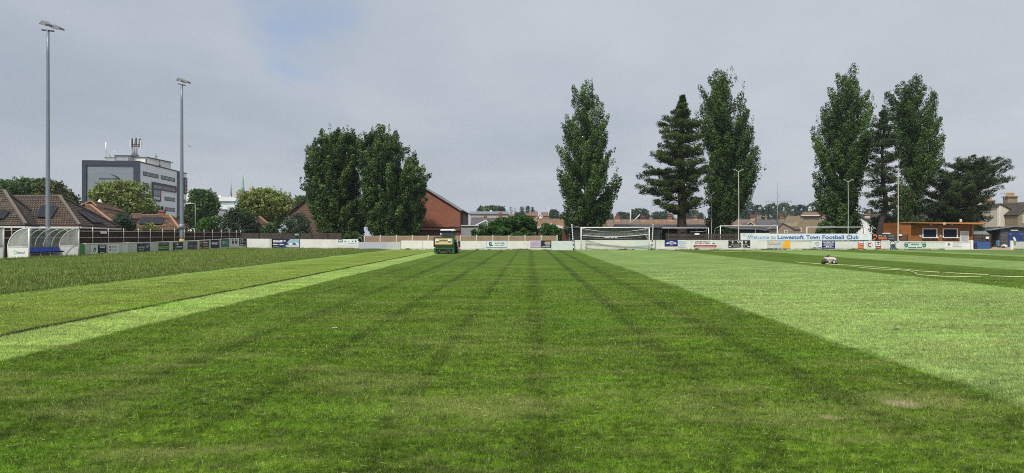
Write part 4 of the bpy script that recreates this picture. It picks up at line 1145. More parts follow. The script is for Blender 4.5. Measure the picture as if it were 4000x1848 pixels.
def conifer(rows, Y, label, name='pine_tree', leaf=LEAF_PINE, seed=1, trunk_px=None, trunk_r=0.4, n_limbs=64, droop=-0.10, tuft=0.34, per=46, step=0.42, flat=0.5, bow=None, trunk_to=1.0, bark=BARKD, zlow=0.0, tip=0.22, cover=0.62, jit=0.5):
    """whorls of boughs, each carrying flattened needle tufts along its outer part"""
    rg = np.random.default_rng(seed)
    z, c, w = profile(rows, Y); zmin, zmax = z[0], z[-1]
    bx = PX(trunk_px, Y)
    root = empty(name, (bx, Y, 0), label, 'tree')
    mb = MB(); pts = []; rs = []
    top = zmax * trunk_to
    for i in range(11):
        f = i / 10; zt = f * top
        off = np.interp(zt, [q[0] for q in bow], [q[1] for q in bow]) if bow else 0
        cx_ = bx + off + ((float(np.interp(zt, z, c)) - bx) * max(0, f - 0.45) * 1.8 * (0 if bow else 1))
        pts.append((cx_ + 0.05 * math.sin(i * 2.3), Y + 0.08 * math.cos(i * 1.9), zt - (0.1 if i == 0 else 0))); rs.append(trunk_r * (1 - f) ** 0.85 + 0.03)
    rs[0] *= 1.3
    mb.tube(pts, rs, bark, 9)
    tp = np.array(pts)
    cen = []; rad = []; tin = []
    ga = 2.39996
    hs = zmin + (zmax - zmin) * (np.linspace(0.0, 1.0, n_limbs) ** 0.92)
    for i, h in enumerate(hs):
        th = i * ga + rg.uniform(-.5, .5); h = min(max(h + rg.normal(0, 0.35) * jit, zmin), zmax - 0.05); dr = droop + rg.normal(0, 0.10) * jit
        C = np.interp(h, z, c); W = np.interp(h, z, w); tx = np.interp(h, tp[:, 2], tp[:, 0])
        # tip lies on the outline ellipse round the profile's own centre
        k_ = rg.uniform(0.72, 1.08)
        tipp = np.array([C + W * k_ * math.cos(th), Y + W * k_ * 0.9 * math.sin(th), h])
        ln = math.hypot(tipp[0] - tx, tipp[1] - Y)
        z0 = min(max(h + ln * dr, 0.5), top * 0.985)
        a = np.array([np.interp(z0, tp[:, 2], tp[:, 0]), np.interp(z0, tp[:, 2], tp[:, 1]), z0])
        mid = (a + tipp) / 2; mid[2] -= ln * 0.07
        P3 = [a, mid, tipp]
        r0 = 0.03 + 0.018 * ln
        mb.tube([Vector(q) for q in P3], [r0, r0 * 0.6, 0.015], bark, 5)
        t_ = rg.uniform(0.12, 0.55)
        ns = max(2, int(ln * cover / step))
        for j in range(ns + 1):
            s = 1 - cover * j / max(ns, 1) * rg.uniform(0.9, 1.0)
            q = (1 - s) ** 2 * a + 2 * s * (1 - s) * mid + s * s * tipp
            side = np.array([-(tipp - a)[1], (tipp - a)[0], 0]); side /= np.linalg.norm(side) + 1e-6
            if rg.random() < 0.12: continue
            sp_ = (0.12 + 0.30 * ln * (1 - s) + 0.12 * ln * s * (1 - s))
            for kk in (-1, 0, 1):
                if kk and rg.random() < 0.25: continue
                cc = q + side * kk * sp_ * rg.uniform(0.6, 1.1) + np.array([0, 0, rg.uniform(0, tip)])
                if zmin > 0.5 or cc[2] > 0.3:
                    cen.append(cc); rr = tuft * rg.uniform(0.7, 1.25) * min(1.0, 0.35 + W / 2.6); rad.append((rr, rr, rr * flat)); tin.append(t_ + rg.uniform(-.1, .14))
    for i in range(9):
        th = i * ga; zt_ = zmax - 0.3 - 2.2 * (i / 9) ** 1.2; rr_ = rg.uniform(0.3, 1.0) * np.interp(zt_, z, w)
        bx2 = np.interp(zmax * 0.9, z, c); e = np.array([np.interp(zt_, z, c) + rr_ * math.cos(th), Y + rr_ * math.sin(th), zt_ - rg.uniform(0, .5)])
        for j in range(4):
            cen.append(e - np.array([(e[0] - bx2) * 0.1 * j, 0, 0.35 * j])); rad.append((tuft * .3, tuft * .3, tuft * 0.7)); tin.append(0.4)
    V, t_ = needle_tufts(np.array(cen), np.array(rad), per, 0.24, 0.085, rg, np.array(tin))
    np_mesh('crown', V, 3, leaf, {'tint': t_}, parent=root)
    mb.build('trunk', root)
    return root


def shrub(rows, Y, label, name='shrub', cat='shrub', leaf=LEAF_MID, seed=1, clump=0.4, size=0.13, n_clumps=150, per=60, depth_k=0.8, group=None, gaps=0.9):
    """dome of leaf clumps down to the ground, on a few stems"""
    rg = np.random.default_rng(seed)
    z, c, w = profile(rows, Y); zmax = z[-1]
    bx = float(c[0]); root = empty(name, (bx, Y, 0), label, cat, group)
    z = np.concatenate([[0.0], z]); c = np.concatenate([[c[0]], c]); w = np.concatenate([[w[0] * 0.92], w])
    wm = w.max() * depth_k
    cen = []; rad = []; tin = []
    zz = np.linspace(0, zmax, 40); p = np.interp(zz, z, w) + 0.1; p /= p.sum()
    for _ in range(n_clumps):
        h = rg.choice(zz, p=p) + rg.uniform(-.02, .02) * zmax; W = np.interp(h, z, w); C = np.interp(h, z, c); th = rg.uniform(0, 2 * math.pi); r = math.sqrt(rg.uniform(0.15, 1))
        cr = clump * rg.uniform(0.65, 1.3)
        D = min(W, wm)
        q = [C + r * max(W - cr * 0.7, 0.05) * math.cos(th), Y + r * max(D - cr * 0.7, 0.05) * math.sin(th), max(min(h, zmax - cr * 0.5), cr * 0.5)]
        cen.append(q); rad.append((cr, cr, cr * 0.85)); tin.append(rg.uniform(0.1, 0.75))
    V, t_ = leaf_quads(np.array(cen), np.array(rad), per, size, rg, 0.4, np.array(tin))
    np_mesh('foliage', V, 4, leaf, {'tint': t_}, parent=root)
    mb = MB()
    for q in cen[:7]: mb.tube([(bx + (q[0] - bx) * 0.15, Y, -0.05), (bx + (q[0] - bx) * 0.6, Y + (q[1] - Y) * 0.5, q[2] * 0.6), q], [0.05, 0.035, 0.012], BARKD, 5)
    mb.build('stem', root)
    return root


# tall poplars behind the far end
PA = [(307, 2258, 2296), (337, 2231, 2318), (359, 2237, 2335), (397, 2231, 2340), (430, 2217, 2362), (458, 2198, 2379), (496, 2193, 2381), (534, 2206, 2390), (578, 2171, 2395), (621, 2166, 2417),
      (643, 2168, 2400), (687, 2174, 2422), (714, 2200, 2420), (742, 2226, 2412), (769, 2205, 2414), (796, 2196, 2412), (818, 2190, 2400), (845, 2188, 2338), (873, 2196, 2336), (895, 2212, 2330), (930, 2240, 2300)]
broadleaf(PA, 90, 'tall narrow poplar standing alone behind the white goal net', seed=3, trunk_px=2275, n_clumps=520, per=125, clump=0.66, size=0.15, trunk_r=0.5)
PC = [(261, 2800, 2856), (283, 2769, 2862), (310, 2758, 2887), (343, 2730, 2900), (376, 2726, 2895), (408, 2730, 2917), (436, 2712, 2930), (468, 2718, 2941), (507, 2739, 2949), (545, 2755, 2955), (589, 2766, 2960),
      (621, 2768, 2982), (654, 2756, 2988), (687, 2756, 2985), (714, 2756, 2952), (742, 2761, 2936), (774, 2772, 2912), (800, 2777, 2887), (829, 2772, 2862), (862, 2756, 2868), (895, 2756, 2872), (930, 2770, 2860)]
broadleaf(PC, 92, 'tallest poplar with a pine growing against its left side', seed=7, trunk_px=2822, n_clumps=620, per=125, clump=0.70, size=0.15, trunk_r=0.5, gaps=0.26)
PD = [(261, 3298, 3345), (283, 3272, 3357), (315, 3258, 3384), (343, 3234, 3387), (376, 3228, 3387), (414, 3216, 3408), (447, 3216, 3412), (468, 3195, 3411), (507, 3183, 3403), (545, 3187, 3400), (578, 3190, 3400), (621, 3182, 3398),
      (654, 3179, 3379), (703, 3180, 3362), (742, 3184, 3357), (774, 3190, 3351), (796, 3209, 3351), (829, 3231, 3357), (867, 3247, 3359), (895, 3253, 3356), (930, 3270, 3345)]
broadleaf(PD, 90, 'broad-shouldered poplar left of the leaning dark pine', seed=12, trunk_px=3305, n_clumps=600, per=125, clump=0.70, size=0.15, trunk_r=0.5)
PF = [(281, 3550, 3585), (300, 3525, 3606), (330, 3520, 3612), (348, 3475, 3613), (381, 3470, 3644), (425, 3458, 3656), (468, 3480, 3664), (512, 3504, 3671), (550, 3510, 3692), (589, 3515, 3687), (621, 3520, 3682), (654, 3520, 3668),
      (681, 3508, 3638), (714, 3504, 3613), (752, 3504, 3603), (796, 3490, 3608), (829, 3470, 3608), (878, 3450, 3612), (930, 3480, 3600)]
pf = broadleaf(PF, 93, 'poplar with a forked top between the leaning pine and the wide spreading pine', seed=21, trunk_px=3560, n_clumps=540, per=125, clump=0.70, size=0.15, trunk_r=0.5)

# pines
PB = [(388, 2665, 2670), (408, 2652, 2680), (428, 2640, 2690), (450, 2624, 2698), (468, 2588, 2720), (501, 2577, 2739), (534, 2583, 2750), (556, 2564, 2754), (583, 2550, 2762), (605, 2543, 2775), (632, 2556, 2775), (649, 2487, 2777), (671, 2482, 2777),
      (698, 2508, 2761), (731, 2503, 2755), (761, 2492, 2750), (785, 2562, 2764), (807, 2533, 2775), (829, 2596, 2712), (838, 2620, 2700)]
conifer(PB, 85, 'large pine with layered boughs and a bare lower trunk', seed=4, trunk_px=2664, trunk_r=0.62, n_limbs=118, tuft=0.42, per=52, step=0.46, cover=0.74, jit=1.6, flat=0.6, tip=0.45)
PE = [(445, 3444, 3456), (480, 3426, 3484), (523, 3408, 3499), (578, 3406, 3506), (632, 3390, 3510), (681, 3380, 3504), (725, 3371, 3504), (774, 3369, 3510), (807, 3364, 3505), (830, 3380, 3480)]
conifer(PE, 86, 'thin dark pine with a leaning bent trunk', seed=9, trunk_px=3434, trunk_r=0.36, n_limbs=90, tuft=0.36, per=34, step=0.5, cover=0.65, jit=1.3, tip=0.5, leaf=LEAF_CEDAR,
        bow=[(0, 0), (2.5, -0.1), (4.5, 0.9), (6.5, 0.75), (9, 0.35), (15, 0.5)])
PG = [(617, 3815, 3842), (627, 3722, 3906), (654, 3708, 3924), (681, 3662, 3942), (703, 3624, 3938), (725, 3617, 3918), (752, 3612, 3900), (774, 3590, 3880), (796, 3584, 3862), (823, 3594, 3836), (851, 3610, 3846), (884, 3624, 3850), (905, 3660, 3830)]
conifer(PG, 92, 'low wide spreading dark pine rising over the timber kiosk roof', seed=14, trunk_px=3728, trunk_r=0.55, n_limbs=105, tuft=0.46, per=54, step=0.5, cover=0.85, leaf=LEAF_CEDAR, droop=-0.28, flat=0.6, tip=0.45, jit=1.0, trunk_to=0.86)
shrub([(842, 3440, 3500), (850, 3412, 3560), (868, 3398, 3590), (890, 3392, 3600)], 87.5, 'dark evergreen thicket filling the gap below the leaning pine', leaf=LEAF_DARK, seed=31, n_clumps=260, clump=0.5, size=0.16, depth_k=0.5)
shrub([(866, 3212, 3236), (876, 3196, 3252), (892, 3180, 3262)], 86, 'leafy bush seen through the farthest spare goal', leaf=LEAF_MID, seed=32, n_clumps=120, clump=0.4)

# the two broad dark poplars left of centre
PH = [(487, 1349, 1366), (500, 1330, 1386), (505, 1262, 1390), (517, 1240, 1400), (547, 1228, 1410), (572, 1194, 1410), (610, 1191, 1408), (652, 1193, 1406), (685, 1197, 1402), (710, 1174, 1402), (736, 1166, 1406), (761, 1188, 1428),
      (799, 1213, 1440), (828, 1221, 1446), (862, 1228, 1446), (895, 1236, 1436), (925, 1245, 1428), (945, 1255, 1425)]
broadleaf(PH, 92, 'broad dark round-topped tree, left one of the close pair beside the red brick house', name='broadleaf_tree', seed=41, leaf=LEAF_LEFT, trunk_px=1346, n_clumps=620, per=115, clump=0.66, size=0.17, trunk_r=0.5, up=0.5, gaps=0.30)
PI = [(482, 1487, 1500), (496, 1474, 1514), (521, 1421, 1552), (547, 1399, 1566), (576, 1396, 1587), (610, 1396, 1622), (643, 1396, 1648), (668, 1396, 1666), (702, 1402, 1682), (727, 1417, 1675), (761, 1408, 1663), (807, 1404, 1669),
      (836, 1408, 1661), (870, 1420, 1648), (895, 1454, 1638), (925, 1442, 1630), (945, 1450, 1620)]
broadleaf(PI, 90, 'broad dark tree overlapping the gable of the red brick house', name='broadleaf_tree', seed=47, leaf=LEAF_LEFT, trunk_px=1545, n_clumps=700, per=115, clump=0.66, size=0.17, trunk_r=0.5, up=0.5, gaps=0.30)

# hedges and bushes behind the board fence
shrub([(846, 2034, 2066), (854, 1955, 2082), (863, 1928, 2092), (874, 1890, 2102), (884, 1856, 2110), (902, 1834, 2116)], 86, 'long rounded glossy green hedge mound beside the red brick house', name='hedge', cat='hedge', leaf=LEAF_BUSH, seed=51, n_clumps=420, clump=0.42, size=0.17, per=70, depth_k=0.35)
shrub([(875, 2126, 2152), (882, 2114, 2170), (893, 2110, 2190), (903, 2108, 2202)], 85, 'lower rounded bush at the right end of the long hedge mound', name='hedge', cat='hedge', leaf=LEAF_BUSH, seed=52, n_clumps=170, clump=0.38, size=0.16, per=65, depth_k=0.5)
shrub([(836, 1150, 1196), (852, 1122, 1206), (869, 1100, 1219), (892, 1092, 1224), (908, 1089, 1226)], 88.5, 'grey-green bush at the foot of the left dark tree', leaf=LEAF_GREYG, seed=53, n_clumps=170, clump=0.45)
shrub([(872, 1040, 1070), (882, 1020, 1090), (906, 1014, 1098)], 89, 'low bright hedge between the round dark bush and the grey-green bush', name='hedge', cat='hedge', leaf=LEAF_MID, seed=54, n_clumps=100, clump=0.4)
shrub([(905, 1362, 1398), (914, 1342, 1418), (928, 1338, 1424)], 88, 'small bushes seen in the gap between log fence and board fence', leaf=LEAF_MID, seed=55, n_clumps=70, clump=0.3, size=0.1)
shrub([(818, 902, 958), (832, 884, 990), (852, 868, 1012), (878, 864, 1022), (905, 866, 1026)], 93, 'big rounded dark bush left of centre behind the end of the fence', leaf=LEAF_DARK, seed=56, n_clumps=240, clump=0.55, size=0.16)
shrub([(846, 842, 866), (858, 792, 872), (872, 764, 876), (894, 748, 878)], 95, 'bright green low bush beneath the dark leafy tree and lamp', leaf=LEAF_BRIGHT, seed=57, n_clumps=140, clump=0.45, size=0.15)
shrub([(835, 456, 500), (850, 442, 522), (872, 436, 532), (896, 434, 534)], 80, 'very dark round bush between the two tiled bungalows', leaf=LEAF_DARK, seed=58, n_clumps=150, clump=0.45)
shrub([(872, 566, 590), (882, 552, 610), (896, 545, 640)], 76, 'light green sapling tops in front of the chimney bungalow', leaf=LEAF_LIGHT, seed=59, n_clumps=60, clump=0.32, size=0.12, per=45)

# trees further back on the left
GL = None
def back(rows, Y, label, leaf, seed, n=200, clump=0.9, size=0.3, per=60, tp=None, gaps=0.6, **k):
    return broadleaf(rows, Y, label, name='broadleaf_tree', leaf=leaf, seed=seed, n_clumps=n, clump=clump, size=size, per=per, trunk_px=tp, gaps=gaps, up=0.2, limbs=12, **k)
back([(700, 0, 34), (712, -30, 62), (740, -60, 78), (780, -70, 80), (850, -60, 70)], 112, 'mid-green tree at the far left edge above the bungalow roof', LEAF_MID, 61, tp=10)
back([(691, 96, 158), (703, 70, 196), (724, 52, 220), (760, 48, 236), (810, 60, 230), (860, 80, 210)], 118, 'rounded mid-green tree right behind the tall left floodlight', LEAF_MID, 62, n=260, tp=140)
back([(706, 186, 214), (730, 160, 252), (758, 150, 282), (785, 150, 304), (830, 160, 300)], 110, 'brownish-green tree sloping down behind the second bungalow roof', LEAF_RUST, 63, tp=225)
back([(706, 446, 528), (716, 408, 548), (728, 384, 562), (743, 360, 572), (766, 352, 582), (786, 360, 606), (806, 376, 620), (826, 400, 621), (845, 430, 600)], 125, 'light green tree in front of the office block', LEAF_LIGHT, 64, n=360, clump=1.0, size=0.32, tp=480)
back([(736, 768, 804), (756, 745, 834), (781, 737, 851), (806, 731, 860), (834, 717, 850), (859, 714, 822), (887, 722, 800)], 118, 'dark leafy tree behind the bent street lamp', LEAF_MID, 65, n=300, clump=0.85, size=0.28, tp=775, gaps=0.5)
back([(733, 1010, 1052), (756, 966, 1096), (766, 936, 1128), (792, 930, 1150), (820, 932, 1150), (846, 938, 1136), (880, 960, 1110)], 122, 'yellow-green round tree left of the two dark trees', LEAF_LIGHT, 66, n=360, clump=1.0, size=0.32, tp=1040)
back([(762, 1160, 1190), (775, 1148, 1210), (800, 1140, 1230), (840, 1140, 1230)], 135, 'small green treetop peeping out between yellow-green tree and dark tree', LEAF_MID, 67, n=90, tp=1180)
back([(838, 700, 722), (855, 690, 738), (880, 692, 740)], 100, 'small rusty bush-like tree at the foot of the second floodlight', LEAF_RUST, 68, n=60, clump=0.6, tp=716, size=0.2)

# distant trees on the skyline
def far(rows, Y, label, seed, n=90, tp=None, clump=None, leaf=LEAF_FAR, name='distant_tree', **k):
    wd = (max(b for _, a, b in rows) - min(a for _, a, b in rows)) * Y / F
    cl = clump or wd * 0.13
    return broadleaf(rows, Y, label, name=name, leaf=leaf, seed=seed, n_clumps=n, clump=cl, size=cl * 0.5, per=36, trunk_px=tp or (rows[0][1] + rows[0][2]) / 2, gaps=0.9, up=0.1, limbs=6, trunk_r=wd * 0.03, **k)
far([(802, 1928, 1950), (810, 1898, 1964), (820, 1872, 1974), (832, 1864, 1976), (850, 1866, 1974)], 330, 'wide dark tree above the flat grey roof', 71, 160)
far([(809, 1991, 1998), (820, 1989, 2003), (835, 1990, 2004), (850, 1990, 2004)], 340, 'narrow dark cypress, left one of the two beside the flat roof', 72, 40)
far([(811, 2008, 2013), (822, 2007, 2018), (838, 2007, 2020), (850, 2008, 2020)], 345, 'narrow ragged cypress, right one of the two beside the flat roof', 73, 40)
far([(806, 2034, 2046), (816, 2028, 2052), (850, 2028, 2056)], 350, 'pointed conifer at the left of the distant skyline cluster', 74, 60)
far([(803, 2056, 2068), (815, 2050, 2074), (850, 2050, 2078)], 352, 'tallest pointed conifer of the distant skyline cluster', 75, 60)
far([(808, 2074, 2082), (820, 2072, 2090), (850, 2072, 2095)], 350, 'low pointed conifer at the right of the distant skyline cluster', 76, 60)
far([(828, 2015, 2045), (838, 2006, 2056), (858, 2006, 2058)], 280, 'dark round tree right behind the hedge mound', 77, 80)
far([(817, 2152, 2172), (826, 2145, 2184), (838, 2142, 2190), (856, 2143, 2190)], 290, 'single round dark tree left of the lone poplar', 78, 90)
far([(818, 2336, 2350), (826, 2330, 2370), (840, 2330, 2398), (860, 2330, 2400)], 330, 'rounded tree behind the first terrace chimney', 79, 90)
far([(826, 2420, 2440), (838, 2408, 2460), (860, 2404, 2466)], 332, 'low tree between the first terrace chimney and the leaning white pole', 80, 80)
far([(813, 2490, 2512), (822, 2470, 2528), (836, 2460, 2540), (860, 2460, 2545)], 335, 'domed tree behind the leaning white pole', 81, 110)
far([(826, 2560, 2590), (840, 2548, 2620), (862, 2546, 2640)], 338, 'low tree directly left of the large pine trunk', 82, 90)
far([(820, 2690, 2712), (832, 2680, 2740), (862, 2676, 2760)], 338, 'low tree directly right of the large pine trunk', 83, 90)
# the wood on the ridge behind the big brick building: one mass
rg = np.random.default_rng(90); VV = []; TT = []
for px, top, wd, tn in ((2868, 828, 40, .3), (2895, 812, 50, .25), (2935, 797, 62, .35), (2965, 803, 40, .2), (3000, 803, 44, .3), (3015, 797, 50, .45), (3062, 799, 70, .75), (3100, 806, 46, .2), (3130, 803, 56, .1), (3175, 796, 60, .05), (3205, 805, 50, .1), (3240, 822, 50, .1),
                        (2910, 830, 50, .2), (2985, 826, 50, .3), (3040, 828, 50, .5), (3110, 828, 60, .2), (3160, 826, 60, .1), (3280, 815, 60, .2), (3330, 822, 60, .3), (3400, 826, 60, .3), (3450, 824, 60, .2)):
    Y = 400 + rg.uniform(-15, 15); cx = PX(px, Y); R = wd * Y / F / 2; zt = PZ(top, Y)
    k = 46; th = rg.uniform(0, 6.28, k); ph = rg.uniform(0, 1, k) ** 0.6
    cz = zt - R * 0.8
    cen = np.stack([cx + R * 0.95 * np.cos(th) * np.sqrt(1 - ph ** 2 * 0.96), Y + R * 0.9 * np.sin(th) * np.sqrt(1 - ph ** 2 * 0.96), cz + R * 0.8 * ph - (1 - ph) * R], 1)
    cen = np.concatenate([cen, np.stack([cx + rg.uniform(-R, R, 60), Y + rg.uniform(-R, R, 60) * 0.6, rg.uniform(1, cz, 60)], 1)])
    r_ = np.full((len(cen), 3), R * 0.24)
    V, t_ = leaf_quads(cen, r_, 34, R * 0.13, rg, 0.4, np.clip(tn + rg.uniform(-.15, .3, len(cen)), 0, 1)); VV.append(V); TT.append(t_)
tag(np_mesh('woodland', np.concatenate(VV), 4, LEAF_FAR, {'tint': np.concatenate(TT)}, loc=(PX(3060, 400), 400, 0)), 'wooded ridge on the skyline behind the terraced roofs', 'wood', kind='stuff')
# ------------------------------------------------------------------ building materials
RBRICK = masonry('red_brick', (0.30, 0.10, 0.055), (0.23, 0.076, 0.044), (0.25, 0.16, 0.12), 0.30, 0.10, 0.010, bump=0.2, flat=True, var=0.22)
DBRICK = masonry('dark_red_brick', (0.15, 0.05, 0.035), (0.11, 0.04, 0.03), (0.16, 0.11, 0.09), 0.30, 0.10, 0.010, bump=0.2, flat=True)
YBRICK = masonry('stock_brick', (0.31, 0.24, 0.14), (0.22, 0.165, 0.10), (0.30, 0.26, 0.20), 0.35, 0.13, 0.012, bump=0.15, flat=True, var=0.3)
TILE_B = masonry('brown_roof_tiles', (0.140, 0.108, 0.088), (0.095, 0.072, 0.060), (0.018, 0.015, 0.014), 0.26, 0.18, 0.045, bump=0.9, moss=(0.22, 0.13, 0.055), moss_amt=0.25)
TILE_G = masonry('grey_brown_roof_tiles', (0.125, 0.105, 0.090), (0.085, 0.072, 0.064), (0.018, 0.016, 0.015), 0.26, 0.18, 0.045, bump=0.9, moss=(0.20, 0.16, 0.08), moss_amt=0.35)
TILE_R = masonry('red_roof_tiles', (0.19, 0.105, 0.07), (0.13, 0.075, 0.052), (0.035, 0.022, 0.018), 0.26, 0.18, 0.045, bump=0.8, moss=(0.32, 0.19, 0.09), moss_amt=0.4)
TILE_FB = masonry('far_brown_tiles', (0.19, 0.135, 0.10), (0.15, 0.105, 0.08), (0.10, 0.075, 0.06), 0.6, 0.35, 0.03, bump=0.3, moss=(0.29, 0.20, 0.12), moss_amt=0.5)
TILE_FO = masonry('far_orange_tiles', (0.22, 0.13, 0.085), (0.18, 0.105, 0.07), (0.12, 0.07, 0.05), 0.6, 0.35, 0.03, bump=0.3, moss=(0.33, 0.22, 0.10), moss_amt=0.5)
SLATE = masonry('slate_roof', (0.115, 0.115, 0.125), (0.09, 0.09, 0.10), (0.06, 0.06, 0.065), 0.5, 0.3, 0.02, bump=0.3, moss=(0.16, 0.15, 0.13), moss_amt=0.4)
HUNG = masonry('hung_tiles', (0.19, 0.12, 0.09), (0.14, 0.09, 0.07), (0.08, 0.05, 0.04), 0.3, 0.25, 0.02, bump=0.4)
RIDGE = mat('ridge_tile', (0.165, 0.14, 0.118), 0.9, 0.25, 4)
RIDGEO = mat('orange_ridge_tile', (0.38, 0.22, 0.14), 0.9, 0.2, 4)
POT = mat('terracotta_pot', (0.33, 0.10, 0.055), 0.85, 0.2)
POTY = mat('buff_pot', (0.60, 0.36, 0.16), 0.85, 0.15)
LEAD = mat('lead_flashing', (0.62, 0.62, 0.60), 0.6, 0.1)
GLASS = glassy('window_glass', (0.10, 0.12, 0.14), 0.12)
GLASSD = glassy('dark_glass', (0.03, 0.035, 0.045), 0.12)
GLASSB = glassy('pale_blue_glazing', (0.30, 0.42, 0.47), 0.2)
SOLAR = mat('solar_glass', (0.014, 0.016, 0.022), 0.55, 0.1, spec=0.25)
GUTTER = mat('white_gutter', (0.70, 0.70, 0.68), 0.5, 0.08)


def window(parent, px0, px1, py0, py1, Y, frame=WHITE, glass=GLASS, bars=1, name='window'):
    x0, x1, z0, z1 = PX(px0, Y), PX(px1, Y), PZ(py1, Y), PZ(py0, Y)
    b = min((x1 - x0) * 0.14, 0.12)
    mb = MB()
    mb.box(x0, x1, Y - 0.06, Y + 0.05, z0, z0 + b, frame); mb.box(x0, x1, Y - 0.06, Y + 0.05, z1 - b, z1, frame)
    mb.box(x0, x0 + b, Y - 0.06, Y + 0.05, z0 + b, z1 - b, frame); mb.box(x1 - b, x1, Y - 0.06, Y + 0.05, z0 + b, z1 - b, frame)
    for i in range(1, bars + 1):
        xm = x0 + (x1 - x0) * i / (bars + 1)
        mb.box(xm - b * 0.35, xm + b * 0.35, Y - 0.055, Y + 0.04, z0 + b, z1 - b, frame)
    f = mb.build(name, parent)
    MB().box(x0 + b, x1 - b, Y - 0.02, Y + 0.02, z0 + b, z1 - b, glass).build('pane', f)
    return f


def chimney(parent, px, py_top, py_bot, wpx, Y, brick=RBRICK, pots=2, pot=POT, flash=True):
    mb = MB(); w = wpx * Y / F; cx = PX(px, Y); z0 = PZ(py_bot, Y) - 0.6; z1 = PZ(py_top, Y); h = z1 - z0
    ph = min(0.25 * h, 0.9); zt = z1 - ph
    mb.box(cx - w / 2, cx + w / 2, Y - w * 0.35, Y + w * 0.35, z0, zt - 0.3, brick)
    mb.box(cx - w * 0.6, cx + w * 0.6, Y - w * 0.45, Y + w * 0.45, zt - 0.3, zt - 0.12, brick)
    mb.box(cx - w * 0.5, cx + w * 0.5, Y - w * 0.4, Y + w * 0.4, zt - 0.12, zt, RIDGE)
    if flash: mb.box(cx - w * 0.55, cx + w * 0.55, Y - w * 0.42, Y - w * 0.36, PZ(py_bot, Y) - 0.25, PZ(py_bot, Y) + 0.05, LEAD)
    c = mb.build('chimney', parent)
    for i in range(pots):
        x = cx + (i - (pots - 1) / 2) * w / max(pots, 1) * 0.9; r = min(0.16, w * 0.42 / max(pots, 1))
        MB().lathe((x, Y, zt), [(r * 0.9, 0), (r, ph * 0.1), (r * 0.8, ph * 0.8), (r * 1.05, ph * 0.85), (r, ph)], pot, 8).build('chimney_pot', c)
    return c


def row_house(px0, px1, Y, ridge, eave, label, wall=YBRICK, roof=TILE_FB, chims=(), wins=(), dep=8.0, name='terraced_house', group=None, valley=None):
    """house whose roof ridge runs across the view"""
    x0, x1 = PX(px0, Y), PX(px1, Y); zr, ze = PZ(ridge, Y), PZ(eave, Y)
    zr = CH + (HY - ridge) * (Y + dep / 2) / F
    root = empty(name, ((x0 + x1) / 2, Y, 0), label, 'house', group)
    MB().fpoly(Fr((x0 + 0.02, Y, 0), (0, 1, 0), (-1, 0, 0)), [(0, 0), (dep, 0), (dep, ze - 0.1), (dep / 2, zr - 0.25), (0, ze - 0.1)], -(x1 - x0 - 0.04), 0, wall).build('wall', root)
    mb = MB()
    mb.slab([(x0, Y - 0.35, ze - 0.15), (x1, Y - 0.35, ze - 0.15), (x1, Y + dep / 2, zr), (x0, Y + dep / 2, zr)], 0.15, roof)
    mb.slab([(x1, Y + dep + 0.35, ze - 0.15), (x0, Y + dep + 0.35, ze - 0.15), (x0, Y + dep / 2, zr), (x1, Y + dep / 2, zr)], 0.15, roof)
    mb.box(x0, x1, Y + dep / 2 - 0.12, Y + dep / 2 + 0.12, zr - 0.03, zr + 0.10, RIDGE)
    r = mb.build('roof', root)
    for c in chims:
        chimney(r, *c[:4], Y + dep / 2, **(c[4] if len(c) > 4 else {}))
    for w_ in wins: window(root, *w_[:4], Y - 0.03, bars=w_[4] if len(w_) > 4 else 1)
    return root


def gable_house(pa, pb, papex, Y, ridge, eave, label, wall=YBRICK, roof=SLATE, dep=9.0, name='house', wins=(), barge=None, chims=(), eave_l=None, base=0.0):
    """house whose gable faces the camera"""
    x0, x1, xa = PX(pa, Y), PX(pb, Y), PX(papex, Y); zr, ze = PZ(ridge, Y), PZ(eave, Y); zl = PZ(eave_l, Y) if eave_l else ze
    root = empty(name, ((x0 + x1) / 2, Y, 0), label, 'house')
    fr = Fr((x0, Y, 0), (1, 0, 0), (0, -1, 0))
    W = x1 - x0; A = xa - x0
    MB().fpoly(fr, [(0.02, base), (W - 0.02, base), (W - 0.02, ze), (A, zr), (0.02, zl)], -dep, 0, wall).build('wall', root)
    mb = MB(); o = 0.3
    mb.slab([(xa, Y - o, zr + 0.16), (x1 + 0.3, Y - o, ze - 0.1 + 0.06), (x1 + 0.3, Y + dep + o, ze - 0.1 + 0.06), (xa, Y + dep + o, zr + 0.16)], 0.14, roof)
    mb.slab([(xa, Y - o, zr + 0.16), (x0 - 0.3, Y - o, zl - 0.1 + 0.06), (x0 - 0.3, Y + dep + o, zl - 0.1 + 0.06), (xa, Y + dep + o, zr + 0.16)], 0.14, roof)
    if barge:
        mb.bar((xa, Y - o - 0.04, zr + 0.08), (x1 + 0.3, Y - o - 0.04, ze - 0.1), 0.06, 0.24, barge); mb.bar((xa, Y - o - 0.04, zr + 0.08), (x0 - 0.3, Y - o - 0.04, zl - 0.1), 0.06, 0.24, barge)
    r = mb.build('roof', root)
    for c in chims: chimney(r, *c[:4], Y + c[5] if len(c) > 5 else Y + dep / 2, **(c[4] if len(c) > 4 else {}))
    for w_ in wins: window(root, *w_[:4], Y - 0.03, bars=w_[4] if len(w_) > 4 else 1)
    return root


